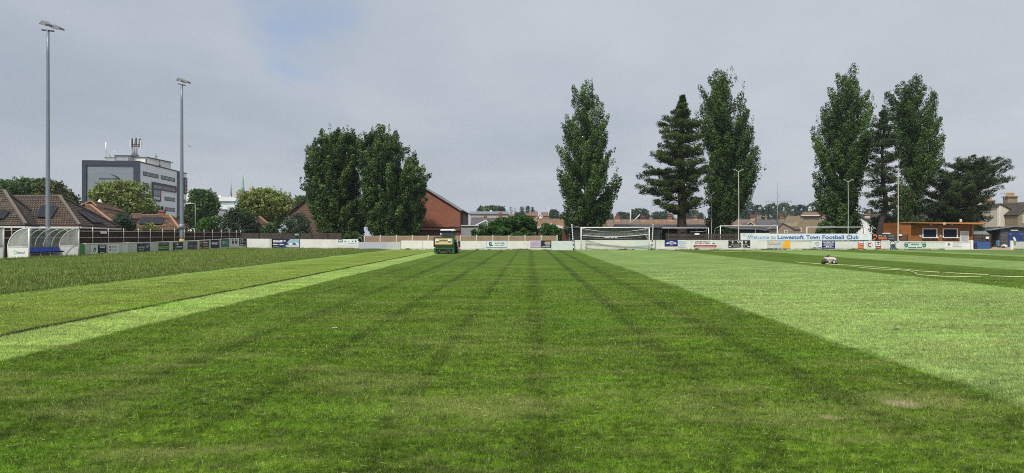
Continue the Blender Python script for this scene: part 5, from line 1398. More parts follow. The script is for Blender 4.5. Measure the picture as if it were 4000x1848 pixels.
# ------------------------------------------------------------------ office block
Ax, Ay, Bx, By = -104.3, 193.0, -108.8, 231.0
sd = Vector((Bx - Ax, By - Ay, 0)).normalized()
fd = Vector((-sd.y, sd.x, 0))                # along the front, to the left
if fd.x > 0: fd = -fd
zt = PZ(633, 193)
Lf = 14.6; Ls = (Vector((Bx - Ax, By - Ay, 0))).length
office = empty('office_block', (Ax, Ay, 0), 'grey panelled office block with dark frame and rooftop aerials', 'office block')
PANEL = mat('grey_cladding', (0.74, 0.78, 0.81), 0.45, 0.06, 0.3, 3, streak=0.05)
PANELF = masonry('ribbed_grey_cladding', (0.235, 0.275, 0.30), (0.21, 0.25, 0.275), (0.16, 0.19, 0.215), 5.0, 1.1, 0.03, 0.5, 0.06, bump=0.1, flat=True)
FRAME = mat('dark_blue_frame', (0.035, 0.042, 0.065), 0.5, 0.08)
A = Vector((Ax, Ay, 0)); Bc = A + sd * Ls; C_ = A + fd * Lf; D_ = Bc + fd * Lf
MB().hexa([tuple(C_), tuple(A), tuple(Bc), tuple(D_), (C_.x, C_.y, zt), (A.x, A.y, zt), (Bc.x, Bc.y, zt), (D_.x, D_.y, zt)], PANEL).build('wall', office)
ff = Fr(C_, -fd, -sd)       # front face frame, x from left to right
mb = MB()
mb.fq(ff, 0, 1.15, 0, zt + 0.3, 0.002, 0.5, FRAME); mb.fq(ff, Lf - 1.15, Lf + 0.5, 0, zt + 0.3, 0.002, 0.5, FRAME); mb.fq(ff, 1.15, Lf - 1.15, zt - 1.1, zt + 0.3, 0.002, 0.5, FRAME)
mb.build('facade_frame', office)
mb = MB(); mb.fq(ff, 1.16, Lf - 1.16, 0, zt - 1.12, 0.002, 0.18, PANELF)
mb.ft(ff, 'eastcoast', 4.3, PZ(703, 192) + 0.1, 0.62, FRAME, 0.2, 0.03, 5.2)
mb.fpoly(ff, [(7.2, PZ(680, 192) + .1), (8.3, PZ(684, 192)), (9.4, PZ(691, 192)), (10.0, PZ(700, 192)), (9.4, PZ(704, 192)), (9.2, PZ(697, 192)), (8.2, PZ(687, 192))][::-1], 0.19, 0.26, FRAME)
mb.build('facade_panel', office)
sf = Fr(A, sd, Vector((-sd.x, -sd.y, 0)).cross(Vector((0, 0, 1))) * -1)
if sf.N.x < 0: sf.N = -sf.N
def sx(px):               # distance along the side wall seen at column px
    k = (px - 2000) / F
    return (k * Ay - Ax) / (sd.x - k * sd.y)
def sz(px, py):
    return PZ(py, Ay + sd.y * sx(px))
mb = MB(); mb.fq(sf, 0, Ls, zt, zt + 0.3, -0.2, 0.15, DGREY); mb.build('parapet', office)
REDP = mat('dark_red_panel', (0.22, 0.02, 0.03), 0.5, 0.1)
# flush windows: (px0, px1, top at px0, bottom at px0)
def swin(p0, p1, t0, b0, red=True, n=3, fr_=DGREY):
    x0, x1 = sx(p0), sx(p1); z0, z1 = sz(p0, b0), sz(p0, t0)
    mb = MB(); mb.fq(sf, x0, x1, z0, z1, -0.02, 0.06, fr_); w = mb.build('window', office)
    mb = MB()
    e = (x1 - x0) * (0.06 if red else 0.02)
    for i in range(n):
        a = x0 + 0.2 + (x1 - e - x0 - 0.3) * i / n
        mb.fq(sf, a + 0.06, a + (x1 - e - x0 - 0.3) / n - 0.06, z0 + 0.2, z1 - 0.2, 0.0, 0.09, GREY if i % 2 else GLASSD)
    if red: mb.fq(sf, x1 - e, x1 - 0.05, z0 + 0.1, z1 - 0.1, 0.0, 0.1, REDP)
    mb.build('pane', w)
swin(559, 619, 669, 685.5, False, 5); swin(628, 683, 684, 700, True, 4)
swin(559, 582, 713, 728, False, 2); swin(559, 582, 757, 772, False, 2)
swin(643, 683, 768, 783, False, 3); swin(643, 683, 809, 824, False, 4)
mb = MB(); x0, x1, x2 = sx(592), sx(686), sx(625)
mb.fq(sf, x0, x1, sz(592, 737), sz(592, 710), 0.0, 0.35, DGREY); mb.fq(sf, x0, x2, sz(592, 784), sz(592, 737), 0.0, 0.35, DGREY)
bay = mb.build('window_bay', office)
mb = MB()
for i in range(9):
    a = x0 + 0.6 + (x1 - x0 - 2.0) * i / 9
    mb.fq(sf, a, a + (x1 - x0 - 2) / 9 - 0.3, sz(592, 734), sz(592, 721), 0.36, 0.4, GREY if i in (0, 1, 2, 6, 8) else GLASSD)
for i in range(3):
    a = x0 + 0.6 + (x2 - x0 - 1.4) * i / 3
    mb.fq(sf, a, a + (x2 - x0 - 1.4) / 3 - 0.3, sz(592, 778), sz(592, 766), 0.36, 0.4, LGREY); mb.fq(sf, a, a + (x2 - x0 - 1.4) / 3 - 0.1, sz(592, 762), sz(592, 741), 0.36, 0.4, GREY)
mb.fq(sf, x2 - 0.9, x2 - 0.1, sz(592, 783), sz(592, 738), 0.36, 0.42, REDP); mb.fq(sf, x1 - 0.7, x1 - 0.1, sz(592, 736), sz(592, 712), 0.36, 0.42, REDP)
mb.build('pane', bay)
mb = MB(); mb.fq(sf, sx(692), sx(700), 0, zt + 0.2, 0.0, 0.25, FRAME); mb.build('dark_column', office)
mb = MB(); mb.fq(sf, sx(717), sx(727.3), sz(717, 757), sz(717, 693), 0.0, 0.35, DGREY); bay = mb.build('window_bay', office)
mb = MB(); mb.fq(sf, sx(724.5), sx(727), sz(717, 755), sz(717, 695), 0.36, 0.42, REDP)
for z_ in (752, 738, 722, 708): mb.fq(sf, sx(718), sx(723.5), sz(717, z_), sz(717, z_ - 9), 0.36, 0.40, GLASS)
mb.build('pane', bay); swin(716, 727, 779, 793, False, 2)
# plant rooms and aerials on the roof
Yr = 203.0
def rb(p0, p1, t_, b_, m, Y=Yr, d=6.0): return MB().pbox(p0, p1, t_, b_, Y, d, m)
rb(412, 448, 617, 634, WHITE_OLD, d=5).build('plant_room', office); rb(449, 500, 608, 634, GREY, d=6).build('plant_room', office)
rb(494, 574, 616, 640, WHITE_OLD, 206, 7).build('plant_room', office); rb(574, 624, 626, 652, WHITE_OLD, 214, 7).build('plant_room', office)
mb = MB()
for p0, p1, y, Y, d in ((406, 449, 617, 202.6, 6), (446, 502, 608, 202.6, 7), (490, 578, 615, 205.6, 8), (572, 627, 625, 213.6, 8)):
    mb.pbox(p0, p1, y - 2, y, Y, d, DGREY)
mb.build('roof_slab', office)
aer = MB(); Y = 206
aer.tube([P(522, 614, Y), P(522, 575, Y)], 0.55, GREY, 8); aer.tube([P(532, 612, Y), P(532, 575, Y)], 0.35, GREY, 8)
aer.tube([P(508, 612, Y), P(522, 598, Y)], 0.15, DGREY, 5); aer.tube([P(545, 614, Y), P(530, 598, Y)], 0.15, DGREY, 5)
for i, (px, t_, b_) in enumerate(((509, 546, 574), (515, 544, 572), (523, 548, 575), (531, 543, 570), (538, 546, 574), (546, 545, 572), (549, 550, 574))):
    aer.pbox(px - 2.6, px + 2.6, t_ - 3, b_ + 3, Y - 1 + (i % 3), 0.3, LGREY if i % 2 == 0 else DGREY)
for y in (572, 565): aer.tube([P(507, y, Y), P(550, y, Y)], 0.12, DGREY, 5)
aer.build('phone_mast', office)
MB().tube([P(414, 619, 203), P(414, 588, 203), P(414, 587, 203), P(414, 557, 203)], [0.12, 0.12, 0.22, 0.22], WHITE, 6).build('aerial', office)
MB().tube([P(418, 595, 203), P(434, 614, 203)], 0.1, GREY, 4).build('strut', office)
MB().tube([P(447, 620, 203), P(447, 586, 203)], 0.12, LGREY, 5).build('aerial', office)
MB().tube([P(606, 624, 213), P(606, 598, 213)], 0.1, GREY, 4).tube([P(603, 612, 213), P(616, 612, 213)], 0.08, GREY, 4).tube([P(612, 622, 213), P(612, 601, 213)], 0.1, GREY, 4).build('aerial', office)
MB().tube([P(571, 636, 204), P(571, 619, 204)], 0.2, DGREY, 5).build('vent_pipe', office)
MB().tube([P(623, 652, 206), P(623, 643, 206)], 0.35, DGREY, 6).build('vent_pipe', office)

# white health centre behind, and the church
Y = 260
hc = empty('white_building', (PX(820, Y), Y, 0), 'bright white low building with a strip of blue glazing', 'building')
MB().pbox(728, 800, 748, 1000, Y + 6, 10, WHITE).build('wall', hc)
MB().pbox(840, 928, 770, 786, Y, 12, WHITE).build('upper_wall', hc)
MB().pbox(846, 926, 786, 802, Y + 0.5, 11, GLASSB).build('glazing', hc)
MB().pbox(842, 928, 802, 818, Y, 12, WHITE).build('lower_wall', hc)
MB().pbox(888, 925, 806, 833, Y - 2, 2, ADG).build('bay', hc)
MB().pbox(800, 928, 818, 1000, Y + 0.4, 11, GREY).build('ground_storey', hc)
mb = MB(); mb.pbox(832, 848, 757, 770, Y + 2, 4, WHITE); mb.pbox(846, 862, 764, 770, Y + 2, 4, WHITE); mb.build('plant_room', hc)
mb = MB()
for i in range(9): mb.pbox(852 + i * 8, 853 + i * 8, 786, 802, Y + 0.4, 0.1, LGREY)
mb.build('mullions', hc)
Y = 520
ch = empty('church', (PX(941, Y), Y, 0), 'church tower with a slender pale green copper spire', 'church')
mb = MB(); mb.pbox(924, 958, 757, 1000, Y, 6.5, YBRICK); mb.pbox(923, 959, 752, 758, Y - 0.2, 6.9, YBRICK)
for p in (923, 957): mb.pbox(p, p + 3, 748, 753, Y - 0.3, 1, YBRICK)
mb.build('tower', ch)
x0, x1 = PX(933, Y), PX(949.5, Y); cx = (x0 + x1) / 2; r = (x1 - x0) / 2 * 1.08; zb, zt2 = PZ(752, Y), PZ(668, Y)
COPPER = mat('verdigris_copper', (0.30, 0.50, 0.42), 0.8, 0.12, 0.5)
MB().lathe((cx, Y + 3.2, zb), [(r, 0), (r * 0.72, (zt2 - zb) * 0.3), (r * 0.36, (zt2 - zb) * 0.68), (0.1, zt2 - zb)], COPPER, 8).build('spire', ch)
MB().pbox(936, 945, 767, 776, Y - 0.05, 0.1, DGREY).build('louvre', ch)
Y = 640
LATT = mat('hazed_lattice_steel', (0.42, 0.45, 0.49), 0.8, 0.05)  # steel colour lightened to stand in for distance haze
m_ = MB()
for a, b in ((900.5, 901.8), (905.5, 904.2)): m_.tube([P(a, 772, Y), P(b, 692, Y)], 0.22, LATT, 4)
for i in range(14):
    y0 = 770 - i * 5.6; y1 = y0 - 5.6; f0, f1 = i / 14, (i + 1) / 14
    m_.tube([P(900.5 + 1.3 * f0, y0, Y), P(905.5 - 1.3 * f1, y1, Y)], 0.14, LATT, 4); m_.tube([P(905.5 - 1.3 * f0, y0, Y), P(900.5 + 1.3 * f1, y1, Y)], 0.14, LATT, 4)
m_.tube([P(903, 770, Y), P(903, 684, Y)], 0.3, LATT, 4); m_.tube([P(903, 1000, Y), P(903, 770, Y)], 0.6, LATT, 4); m_.tube([P(899, 700, Y), P(907, 700, Y)], 0.15, LATT, 4)
m_.build('lattice_mast', loc=(PX(903, Y), Y, 0), label='hazy lattice radio mast left of the green church spire', cat='mast')


# ------------------------------------------------------------------ bungalows on the left
def roof_faces(name, parent, faces, m, th=0.12):
    mb = MB()
    for f in faces: mb.slab(f, th, m)
    return mb.build(name, parent)


def ridge_line(mb, a, b, m=RIDGE, w=0.22): mb.bar(Vector(a) + Vector((0, 0, 0.06)), Vector(b) + Vector((0, 0, 0.06)), w, 0.14, m)


def hip_house(name, label, C0, C1, CL, R1, R0, zw, roof, wallm, ridge_m=RIDGE, back=9.0, solar=(), gutter=True):
    """C0 front corner, C1 far right corner, CL front left, R1 near ridge end, R0 left ridge end"""
    C0, C1, CL, R1, R0 = map(Vector, (C0, C1, CL, R1, R0))
    root = empty(name, (C0.x, C0.y, 0), label, 'house')
    bl = CL + (C1 - C0)
    faces = [[CL, C0, R1, R0], [C0, C1, R1], [C1, bl, R0, R1], [bl, CL, R0]]
    r = roof_faces('roof', root, faces, roof)
    mb = MB(); ridge_line(mb, R0, R1, ridge_m); ridge_line(mb, C0, R1, ridge_m); ridge_line(mb, C1, R1, ridge_m)
    mb.build('ridge_tiles', r)
    mb = MB(); cen = (C0 + C1 + CL + bl) / 4; ins = [p + (cen - p) * 0.07 for p in (CL, C0, C1, bl)]
    z = C0.z - 0.15
    mb.hexa([(p.x, p.y, -0.05) for p in ins] + [(p.x, p.y, z) for p in ins], wallm); mb.build('wall', root)
    if gutter:
        mb = MB(); dn = Vector((0, 0, -0.20))
        for a, b in ((CL, C0), (C0, C1)):
            d = (b - a).normalized(); n = Vector((d.y, -d.x, 0)); mb.bar(a + dn + n * 0.08, b + dn + n * 0.08, 0.12, 0.16, GUTTER)
        for f in (0.25, 0.75):
            p = CL.lerp(C0, f) + dn; mb.tube([p, p - Vector((0, 0, 0.35)), p + Vector((0, 0.3, -0.6)), (p.x, p.y + 0.3, 0)], 0.045, GUTTER, 5)
        mb.build('gutter', root)
    for (face, quad) in solar:
        a, b, c = (CL, C0, R1) if face == 'f' else (C0, C1, R1)
        n = (b - a).cross(c - a).normalized(); n = n if n.z > 0 else -n
        def on(px, py):
            d = Vector(((px - 2000) / F, 1, (HY - py) / F)); o = Vector((0, 0, CH))
            k = (a - o).dot(n) / d.dot(n); return o + d * k + n * 0.16
        q = [on(*p) for p in quad]
        mb = MB(); mb.slab(q, 0.05, SOLAR)
        sp_ = mb.build('solar_panel', root)
        mb = MB(); m0, m1 = (q[0] + q[1]) / 2, (q[3] + q[2]) / 2
        for e0, e1 in ((q[0], q[1]), (q[1], q[2]), (q[2], q[3]), (q[3], q[0]), (m0, m1)): mb.bar(e0 + n * 0.01, e1 + n * 0.01, 0.04, 0.03, DGREY)
        mb.build('frame', sp_)
    return root

hip_house('bungalow', 'tiled bungalow at the left edge behind the dugouts with one solar panel', (-40.1, 57, 2.45), (-43.6, 65.4, 2.45), (-52, 53.5, 2.45), (-44.7, 60.8, 5.5), (-51, 58.4, 5.5), 2.4, TILE_G, DBRICK,
          solar=(('f', [(-12, 828), (37, 829), (12, 860), (-36, 860)]),))
b2 = hip_house('bungalow', 'tiled bungalow behind the tall floodlight with solar panels on two roof slopes', (-38.8, 62, 2.47), (-44.0, 77.6, 2.47), (-52.5, 57.6, 2.47), (-43.6, 66.6, 5.35), (-50.0, 67.2, 5.35), 2.4, TILE_B, DBRICK,
               solar=(('f', [(160, 809), (227, 810), (200, 855), (143, 852)]), ('s', [(297, 826), (327, 828), (406, 874), (358, 873)])))
tag(b2.children[0], None)
Y = 90
hip_house('bungalow', 'reddish tiled house with orange ridges between floodlight and light green tree', P(437, 866, Y), P(520, 862, 101), P(262, 868, Y - 1), P(352, 800, Y + 3), P(335, 800, Y + 3), 2, TILE_R, RBRICK, RIDGEO, gutter=False)
h3 = empty('house', P(380, 900, 95), 'small orange gablet roof rising behind the bungalow with solar panels', 'house'); h3.location.z = 0
mb = MB(); a, b, c = P(309, 806, 94), P(355, 786, 94), P(378, 806, 94); a2, b2_, c2 = P(400, 806, 105), P(460, 812, 106), P(500, 832, 106)
mb.slab([b, b2_, c2, c], 0.12, TILE_R); mb.slab([a, b, b2_, a2], 0.12, TILE_R); r_ = mb.build('roof', h3)
mb = MB(); ridge_line(mb, a, b, RIDGEO); ridge_line(mb, b, c, RIDGEO); ridge_line(mb, b, b2_, RIDGEO); mb.build('ridge_tiles', r_)
mb = MB(); mb.hexa([(a.x, a.y + .3, 0), (c.x, c.y + .3, 0), (c2.x, c2.y, 0), (a2.x, a2.y, 0), (a.x + .2, a.y + .3, a.z - .1), (c.x - .2, c.y + .3, c.z - .1), (c2.x, c2.y, c2.z - .2), (a2.x, a2.y, a2.z - .1)], YBRICK); mb.build('wall', h3)
MB().lathe(P(390, 793, 100) + Vector((0, 0, -0.1)), [(0.25, 0), (0.32, 0.15), (0.2, 0.5), (0.05, 0.62)], WHITE, 8).build('roof_cowl', h3)
Y = 88
h4 = hip_house('bungalow', 'brown tiled bungalow with a brick chimney and a wide dark solar array', P(700, 893, Y), P(740, 888, Y + 9), P(520, 893, Y - 2), P(662, 841, Y + 4), P(560, 841, Y + 4), 2, TILE_R, RBRICK, RIDGEO, gutter=False,
               solar=(('f', [(556, 851), (641, 852), (630, 879), (541, 878)]),))
chimney(h4, 634, 806, 846, 19, Y + 4, RBRICK, 1, BLACK)
mb = MB(); q = [P(513, 832, 100), P(552, 832, 100), P(575, 850, 96), P(500, 852, 96)]
hx = empty('house', (PX(530, 100), 100, 0), 'pinkish tiled roof corner left of the brick chimney', 'house'); mb.slab(q, 0.12, TILE_R); mb.build('roof', hx)
MB().box(PX(503, 97), PX(560, 97), 97, 101, 0, PZ(853, 97) - 0.1, CREAMW).build('wall', hx)
# little orange roof end seen past the hedge
hy = empty('house', (PX(1035, 100), 100, 0), 'sliver of orange tiled roof sloping above the low hedge', 'house')
mb = MB(); mb.slab([P(1010, 846, 100), P(1018, 844, 100), P(1056, 875, 100), P(1050, 877, 100)][::1], 0.1, RIDGEO); mb.slab([P(1012, 848, 100), P(1050, 876, 100), P(1000, 878, 96), P(985, 862, 96)], 0.1, TILE_R); mb.build('roof', hy)
MB().box(PX(985, 98), PX(1040, 98), 98, 102, 0, PZ(880, 98), YBRICK).build('wall', hy)

# house with hung tiles behind the left dark tree
hz_ = gable_house(1128, 1262, 1196, 104, 779, 836, 'steep-roofed house with hung tiles half hidden by the left dark tree', wall=HUNG, roof=TILE_B, dep=8)
# red brick house
hb = gable_house(1527, 1797, 1662, 100, 736, 820, 'large red brick gabled house with a pale grey roof edge', wall=RBRICK, roof=SLATE, dep=18.5, wins=(), barge=GREY)
mb = MB(); mb.pbox(1600, 1797, 886, 889, 99.95, 0.2, BLACK); mb.build('black_band', hb)
mb = MB(); mb.pbox(1641, 1658, 856, 862, 99.9, 0.3, WHITE_OLD); mb.build('sill', hb)
x = PX(1797, 100)
MB().box(x, x + 0.08, 103.0, 103.3, 0, 5.1, BLACK).build('downpipe', hb); MB().box(x - 0.02, x + 0.07, 104.5, 117, 1.0, 4.9, mat('brown_side_panels', (0.10, 0.06, 0.04), 0.8)).build('side_cladding', hb)
MB().box(x, x + 0.1, 117.2, 117.6, 0, 5.0, BLACK).build('downpipe', hb)
xr = x + 0.36; MB().bar((xr, 99.7, PZ(820, 100) - 0.12), (xr, 118.8, PZ(820, 100) - 0.12), 0.14, 0.16, BLACK).build('gutter', hb)
# lean-to garage beside it
ga_ = empty('garage', (PX(1850, 103), 103, 0), 'grey flat-sided outbuilding between the red brick house and the hedge', 'outbuilding')
MB().pbox(1802, 1880, 882, 1000, 98, 2, GREY).build('wall', ga_); MB().pbox(1800, 1884, 879, 882.5, 97.8, 2.5, LGREY).build('roof', ga_)
mb = MB(); mb.slab([P(1600, 890, 97), P(1798, 892, 97), P(1798, 899, 95), P(1600, 897, 95)], 0.12, BROWN)
lo = empty('lean_to', (PX(1720, 96), 96, 0), 'low dark lean-to roof at the foot of the red brick gable', 'shed'); mb.build('roof', lo); MB().pbox(1604, 1796, 899, 1000, 95.2, 1.5, DBRICK).build('wall', lo)

# flat roofed warehouse and the houses before it
Y = 240
wh = empty('warehouse', (PX(1910, Y), Y, 0), 'long flat-roofed grey warehouse with a blue-grey parapet', 'warehouse')
MB().pbox(1836, 1992, 835, 1000, Y, 18, mat('buff_render', (0.42, 0.38, 0.35), 0.9, 0.1)).build('wall', wh)
MB().pbox(1834, 1985, 826, 835, Y - 0.5, 19, mat('blue_grey_parapet', (0.30, 0.36, 0.40), 0.6, 0.1)).build('parapet', wh)
mb = MB(); [mb.pbox(p, p + 1.2, 836, 852, Y - 0.1, 0.2, GREY) for p in (1858, 1880, 1905, 1938, 1968)]; mb.build('panel_joints', wh)
mb = MB(); mb.pbox(1914, 1922, 822, 826, Y + 3, 2, WHITE); mb.build('roof_cowl', wh)
row_house(1838, 1902, 190, 851, 878, 'slate roofed house with a stubby chimney left of the white bargeboard', roof=SLATE, chims=((1896, 838, 856, 11),), name='house')
row_house(1903, 2010, 192, 853, 880, 'dark slate roofed house with a broad red chimney stack', roof=SLATE, wall=RBRICK, chims=((1955, 830, 854, 15, dict(pots=3)),), name='house')
hw = gable_house(1838, 1926, 1898, 170, 862, 886, 'white fronted gable peeping over the left end of the hedge', wall=WHITE_OLD, roof=SLATE, dep=6, barge=WHITE, eave_l=890)
row_house(2012, 2100, 230, 852, 880, 'orange ridged house roof behind the top of the hedge', roof=TILE_FO, name='house')
# tiny houses far away on the rise
for i, (a, b, r_, e, rf, wl, lb) in enumerate(((1988, 2006, 836, 842, TILE_FO, CREAMW, 'tiny cream house with a bright gable beside the flat roof'), (2046, 2090, 833, 842, TILE_FO, RBRICK, 'tiny row of red roofs on the distant rise'),
                                               (2082, 2102, 828, 842, TILE_FB, CREAMW, 'tiny cream house with tall pale chimneys on the rise'), (2116, 2142, 830, 842, TILE_FO, YBRICK, 'tiny orange roofed house left of the single round tree'))):
    row_house(a, b, 300 + i, r_, e, lb, wall=wl, roof=rf, name='distant_house', dep=6, chims=(((a + b) / 2 - 5, r_ - 6, r_ + 1, 3), ((a + b) / 2 + 5, r_ - 5, r_ + 1, 3, dict(pot=POTY))) if i in (1, 2) else ())
gable_house(2103, 2118, 2108, 285, 838, 846, 'tiny bright white gable end on the distant rise', wall=WHITE, roof=TILE_FB, dep=5, name='distant_house', barge=WHITE)
# brown roofed houses left of the lone poplar
row_house(2100, 2215, 180, 855, 888, 'long brown and orange tiled roof left of the lone poplar', roof=TILE_FO, wall=YBRICK, name='house', chims=((2102, 846, 860, 8), (2193, 838, 858, 12)))
hs = empty('clubroom', (PX(2190, 92), 92, 0), 'low brick building with a long white sloping bargeboard behind the bushes', 'building')
xA, xB = P(2150, 877, 92), P(2232, 897, 92)
mb = MB(); mb.fpoly(Fr((PX(2100, 92), 92, 0), (1, 0, 0), (0, -1, 0)), [(0, 0), (xB.x - PX(2100, 92) - .3, 0), (xB.x - PX(2100, 92) - .3, xB.z - .1), (xA.x - PX(2100, 92), xA.z - .05), (0, PZ(888, 92))], -5, 0, DBRICK); mb.build('wall', hs)
mb = MB(); mb.bar(xA, xB, 0.1, 0.3, WHITE); mb.bar(xA, P(2098, 890, 92), 0.1, 0.25, WHITE_OLD); mb.slab([xA, xB, xB + Vector((0, 5, 0)), xA + Vector((0, 5, 0))], 0.1, SLATE); mb.build('roof', hs)

# the brick terraces
TG_ = 'brown roofed terrace behind the stand'
row_house(2338, 2400, 246, 859, 884, 'dull brown terraced roof right of the lone poplar', group=TG_, chims=((2412, 836, 860, 17, dict(pots=3)),))
row_house(2401, 2455, 246, 857, 884, 'grey-brown terraced roof with the first red chimney stack on its left', group=TG_)
row_house(2456, 2505, 246, 857, 884, 'brown terraced roof crossed by the leaning white pole', group=TG_, chims=((2512, 839, 860, 16, dict(pots=2, brick=DBRICK)),))
row_house(2506, 2560, 246, 857, 884, 'ochre stained terraced roof beside the middle chimney', group=TG_, roof=TILE_FO)
row_house(2561, 2612, 246, 857, 884, 'reddest terraced roof with a small dark vent on its ridge', group=TG_, roof=TILE_FO, chims=((2616, 834, 860, 17, dict(pots=3)),))
row_house(2613, 2668, 246, 857, 884, 'rusty terraced roof running behind the big pine trunk', group=TG_, roof=TILE_FO)
row_house(2669, 2730, 246, 855, 884, 'pale brown terraced roof just right of the big pine trunk', group=TG_, chims=((2716, 838, 858, 12),))
row_house(2731, 2790, 246, 856, 884, 'mottled terraced roof hidden behind the tallest poplar', group=TG_)
row_house(2868, 2935, 244, 857, 884, 'brown tiled roof with a yellow dormer gable under it', roof=TILE_FB, chims=((2938, 836, 858, 15, dict(pots=2)),), name='terraced_house', group='terrace below the wooded ridge')
row_house(2936, 2966, 244, 857, 884, 'dark brown tiled roof between two close chimney stacks', roof=TILE_FB, chims=((2962, 830, 860, 18, dict(brick=YBRICK, pots=2)),), group='terrace below the wooded ridge')
row_house(2967, 3046, 242, 858, 888, 'wide blue-grey slate roof below the radio aerial', roof=SLATE, chims=((2992, 838, 858, 8, dict(brick=YBRICK, pots=1, pot=POTY, flash=False)),), group='terrace below the wooded ridge')
row_house(3047, 3090, 243, 857, 888, 'slate roof behind the yellow brick gable and tall striped chimney', roof=SLATE, chims=((3081, 829, 862, 12, dict(brick=YBRICK, pots=1)),), group='terrace below the wooded ridge')
row_house(3088, 3130, 240, 858, 890, 'reddish tiled roof beside the big brick hall', roof=TILE_FO, chims=((3118, 842, 862, 12, dict(brick=YBRICK, pots=1, pot=POTY)),), group='terrace below the wooded ridge')
gable_house(2913, 2946, 2930, 238, 867, 880, 'small yellow gable peak poking above the dark stand roof', wall=YBRICK, roof=SLATE, dep=4, barge=CREAMW)
gable_house(3036, 3100, 3056, 200, 872, 894, 'yellow brick gabled house with one white window and a banded chimney', wall=YBRICK, roof=SLATE, dep=8, wins=((3063, 3078, 899, 911),), chims=((3053, 838, 874, 16, dict(brick=YBRICK, pots=3), 2.0),))
row_house(3096, 3128, 205, 888, 894, 'low dark side extension next to the yellow brick gable', wall=YBRICK, roof=SLATE, name='house', dep=4)
# hall with cupola
Y = 215
hall = empty('brick_hall', (PX(3180, Y), Y, 0), 'big old yellow-brick hall with a white cupola on its roof', 'hall')
fr = Fr((PX(3108, Y), Y, 0), (1, 0, 0), (0, -1, 0)); X = lambda p: PX(p, Y) - PX(3108, Y)
MB().fpoly(fr, [(X(3108), 0), (X(3270), 0), (X(3270), PZ(893, Y)), (X(3226), PZ(872, Y)), (X(3208), PZ(842, Y)), (X(3132), PZ(842, Y)), (X(3122), PZ(868, Y)), (X(3108), PZ(884, Y))], -12, 0, YBRICK).build('wall', hall)
mb = MB(); mb.slab([P(3124, 842, Y - .3), P(3206, 842, Y - .3), P(3196, 829, Y + 4), P(3138, 829, Y + 4)], 0.2, TILE_FO); mb.slab([P(3206, 842, Y - .3), P(3232, 868, Y - .3), P(3246, 892, Y + .5), P(3262, 880, Y + 9), P(3225, 838, Y + 8), P(3196, 829, Y + 4)], 0.2, TILE_FB)
mb.slab([P(3196, 829, Y + 4), P(3138, 829, Y + 4), P(3138, 836, Y + 12), P(3196, 836, Y + 12)], 0.2, TILE_FB); r_ = mb.build('roof', hall)
mb = MB(); mb.pbox(3132, 3202, 840, 843.5, Y - .5, 0.3, WHITE_OLD); mb.bar(P(3212, 850, Y - .8), P(3222, 872, Y - .8), 0.15, 0.25, LEAD); mb.pbox(3138, 3200, 849, 856, Y - .1, 0.15, DGREY); mb.build('parapet', hall)
mb = MB(); mb.pbox(3129, 3132, 855, 868, Y - .1, 0.12, GREY); mb.pbox(3126, 3131, 890, 906, Y - .1, 0.2, WHITE_OLD); mb.build('window', hall)
c = P(3163.5, 827, Y + 4); w_ = 14 * Y / F
mb = MB(); mb.lathe(c, [(w_ / 2, 0), (w_ / 2, 0.95)], WHITE, 8); cup = mb.build('cupola', hall)
MB().lathe(c + Vector((0, 0, 0.95)), [(w_ / 2 * 1.1, 0), (w_ / 2 * 0.95, 0.3), (w_ / 2 * 0.5, 0.62), (0.05, 0.8)], COPPER, 10).build('dome', cup)
mb = MB(); [mb.pbox(a, a + 2.5, 817, 824, Y + 3.35, 0.1, DGREY) for a in (3159.5, 3164.5)]; mb.build('louvre', cup)
chimney(hall, 3212, 804, 850, 14, Y + 1, YBRICK, 2, POT)
# white gabled house right of poplar and its neighbours
gable_house(3330, 3432, 3356, 150, 846, 890, 'bright white rendered gable wall right of the broad poplar', wall=WHITE, roof=TILE_G, dep=10, chims=((3384, 829, 846, 18, dict(brick=YBRICK, pots=4), 3),), eave_l=866)
row_house(3400, 3480, 152, 838, 880, 'grey-brown roof seen through the leaning pine', roof=TILE_G, wall=YBRICK, name='house')
gable_house(3235, 3268, 3252, 180, 881, 886, 'little white porch-like gable with a grey window beside the white goal', wall=WHITE, roof=WHITE_OLD, dep=3, wins=((3240, 3252, 890, 898),))
row_house(3560, 3700, 160, 812, 860, 'brick terrace glimpsed through the low spreading pine', roof=TILE_G, wall=YBRICK, name='house', chims=((3700, 776, 815, 30, dict(brick=YBRICK, pots=4, pot=POTY)),), dep=10)
row_house(3700, 3830, 160, 818, 862, 'stock brick house with a broad banded chimney behind the low pine', roof=TILE_G, wall=YBRICK, name='house', chims=((3860, 770, 812, 36, dict(brick=YBRICK, pots=5, pot=POTY)),), dep=10)
row_house(3828, 3898, 158, 816, 849, 'grey tiled house with a white window right of the low pine', roof=TILE_G, wall=YBRICK, wins=((3839, 3860, 857, 870), (3890, 3898, 857, 872)), name='house', dep=9)
gable_house(3895, 3986, 3906, 154, 797, 838, 'narrow cream rendered gable with one dark tall window and big chimney behind', wall=CREAMW, roof=TILE_G, dep=9, wins=(), eave_l=806, chims=((3946, 752, 800, 38, dict(brick=YBRICK, pots=5, pot=POTY, flash=False), 8),))
g = [o for o in COL.objects if o.get('label', '').startswith('narrow cream')][0]
window(g, 3926, 3939, 845, 875, 153.9, frame=BLACK, glass=GLASSD, bars=0)
MB().pbox(3903, 3908, 806, 884, 153.8, 0.15, WHITE_OLD).build('white_pilaster', g); MB().tube([P(3970, 832, 153.5), P(3970, 884, 153.5)], 0.12, LGREY, 6).build('downpipe', g)
mb = MB(); mb.pbox(3952, 3986, 842, 900, 153.85, 0.2, RBRICK); mb.build('brick_side', g)
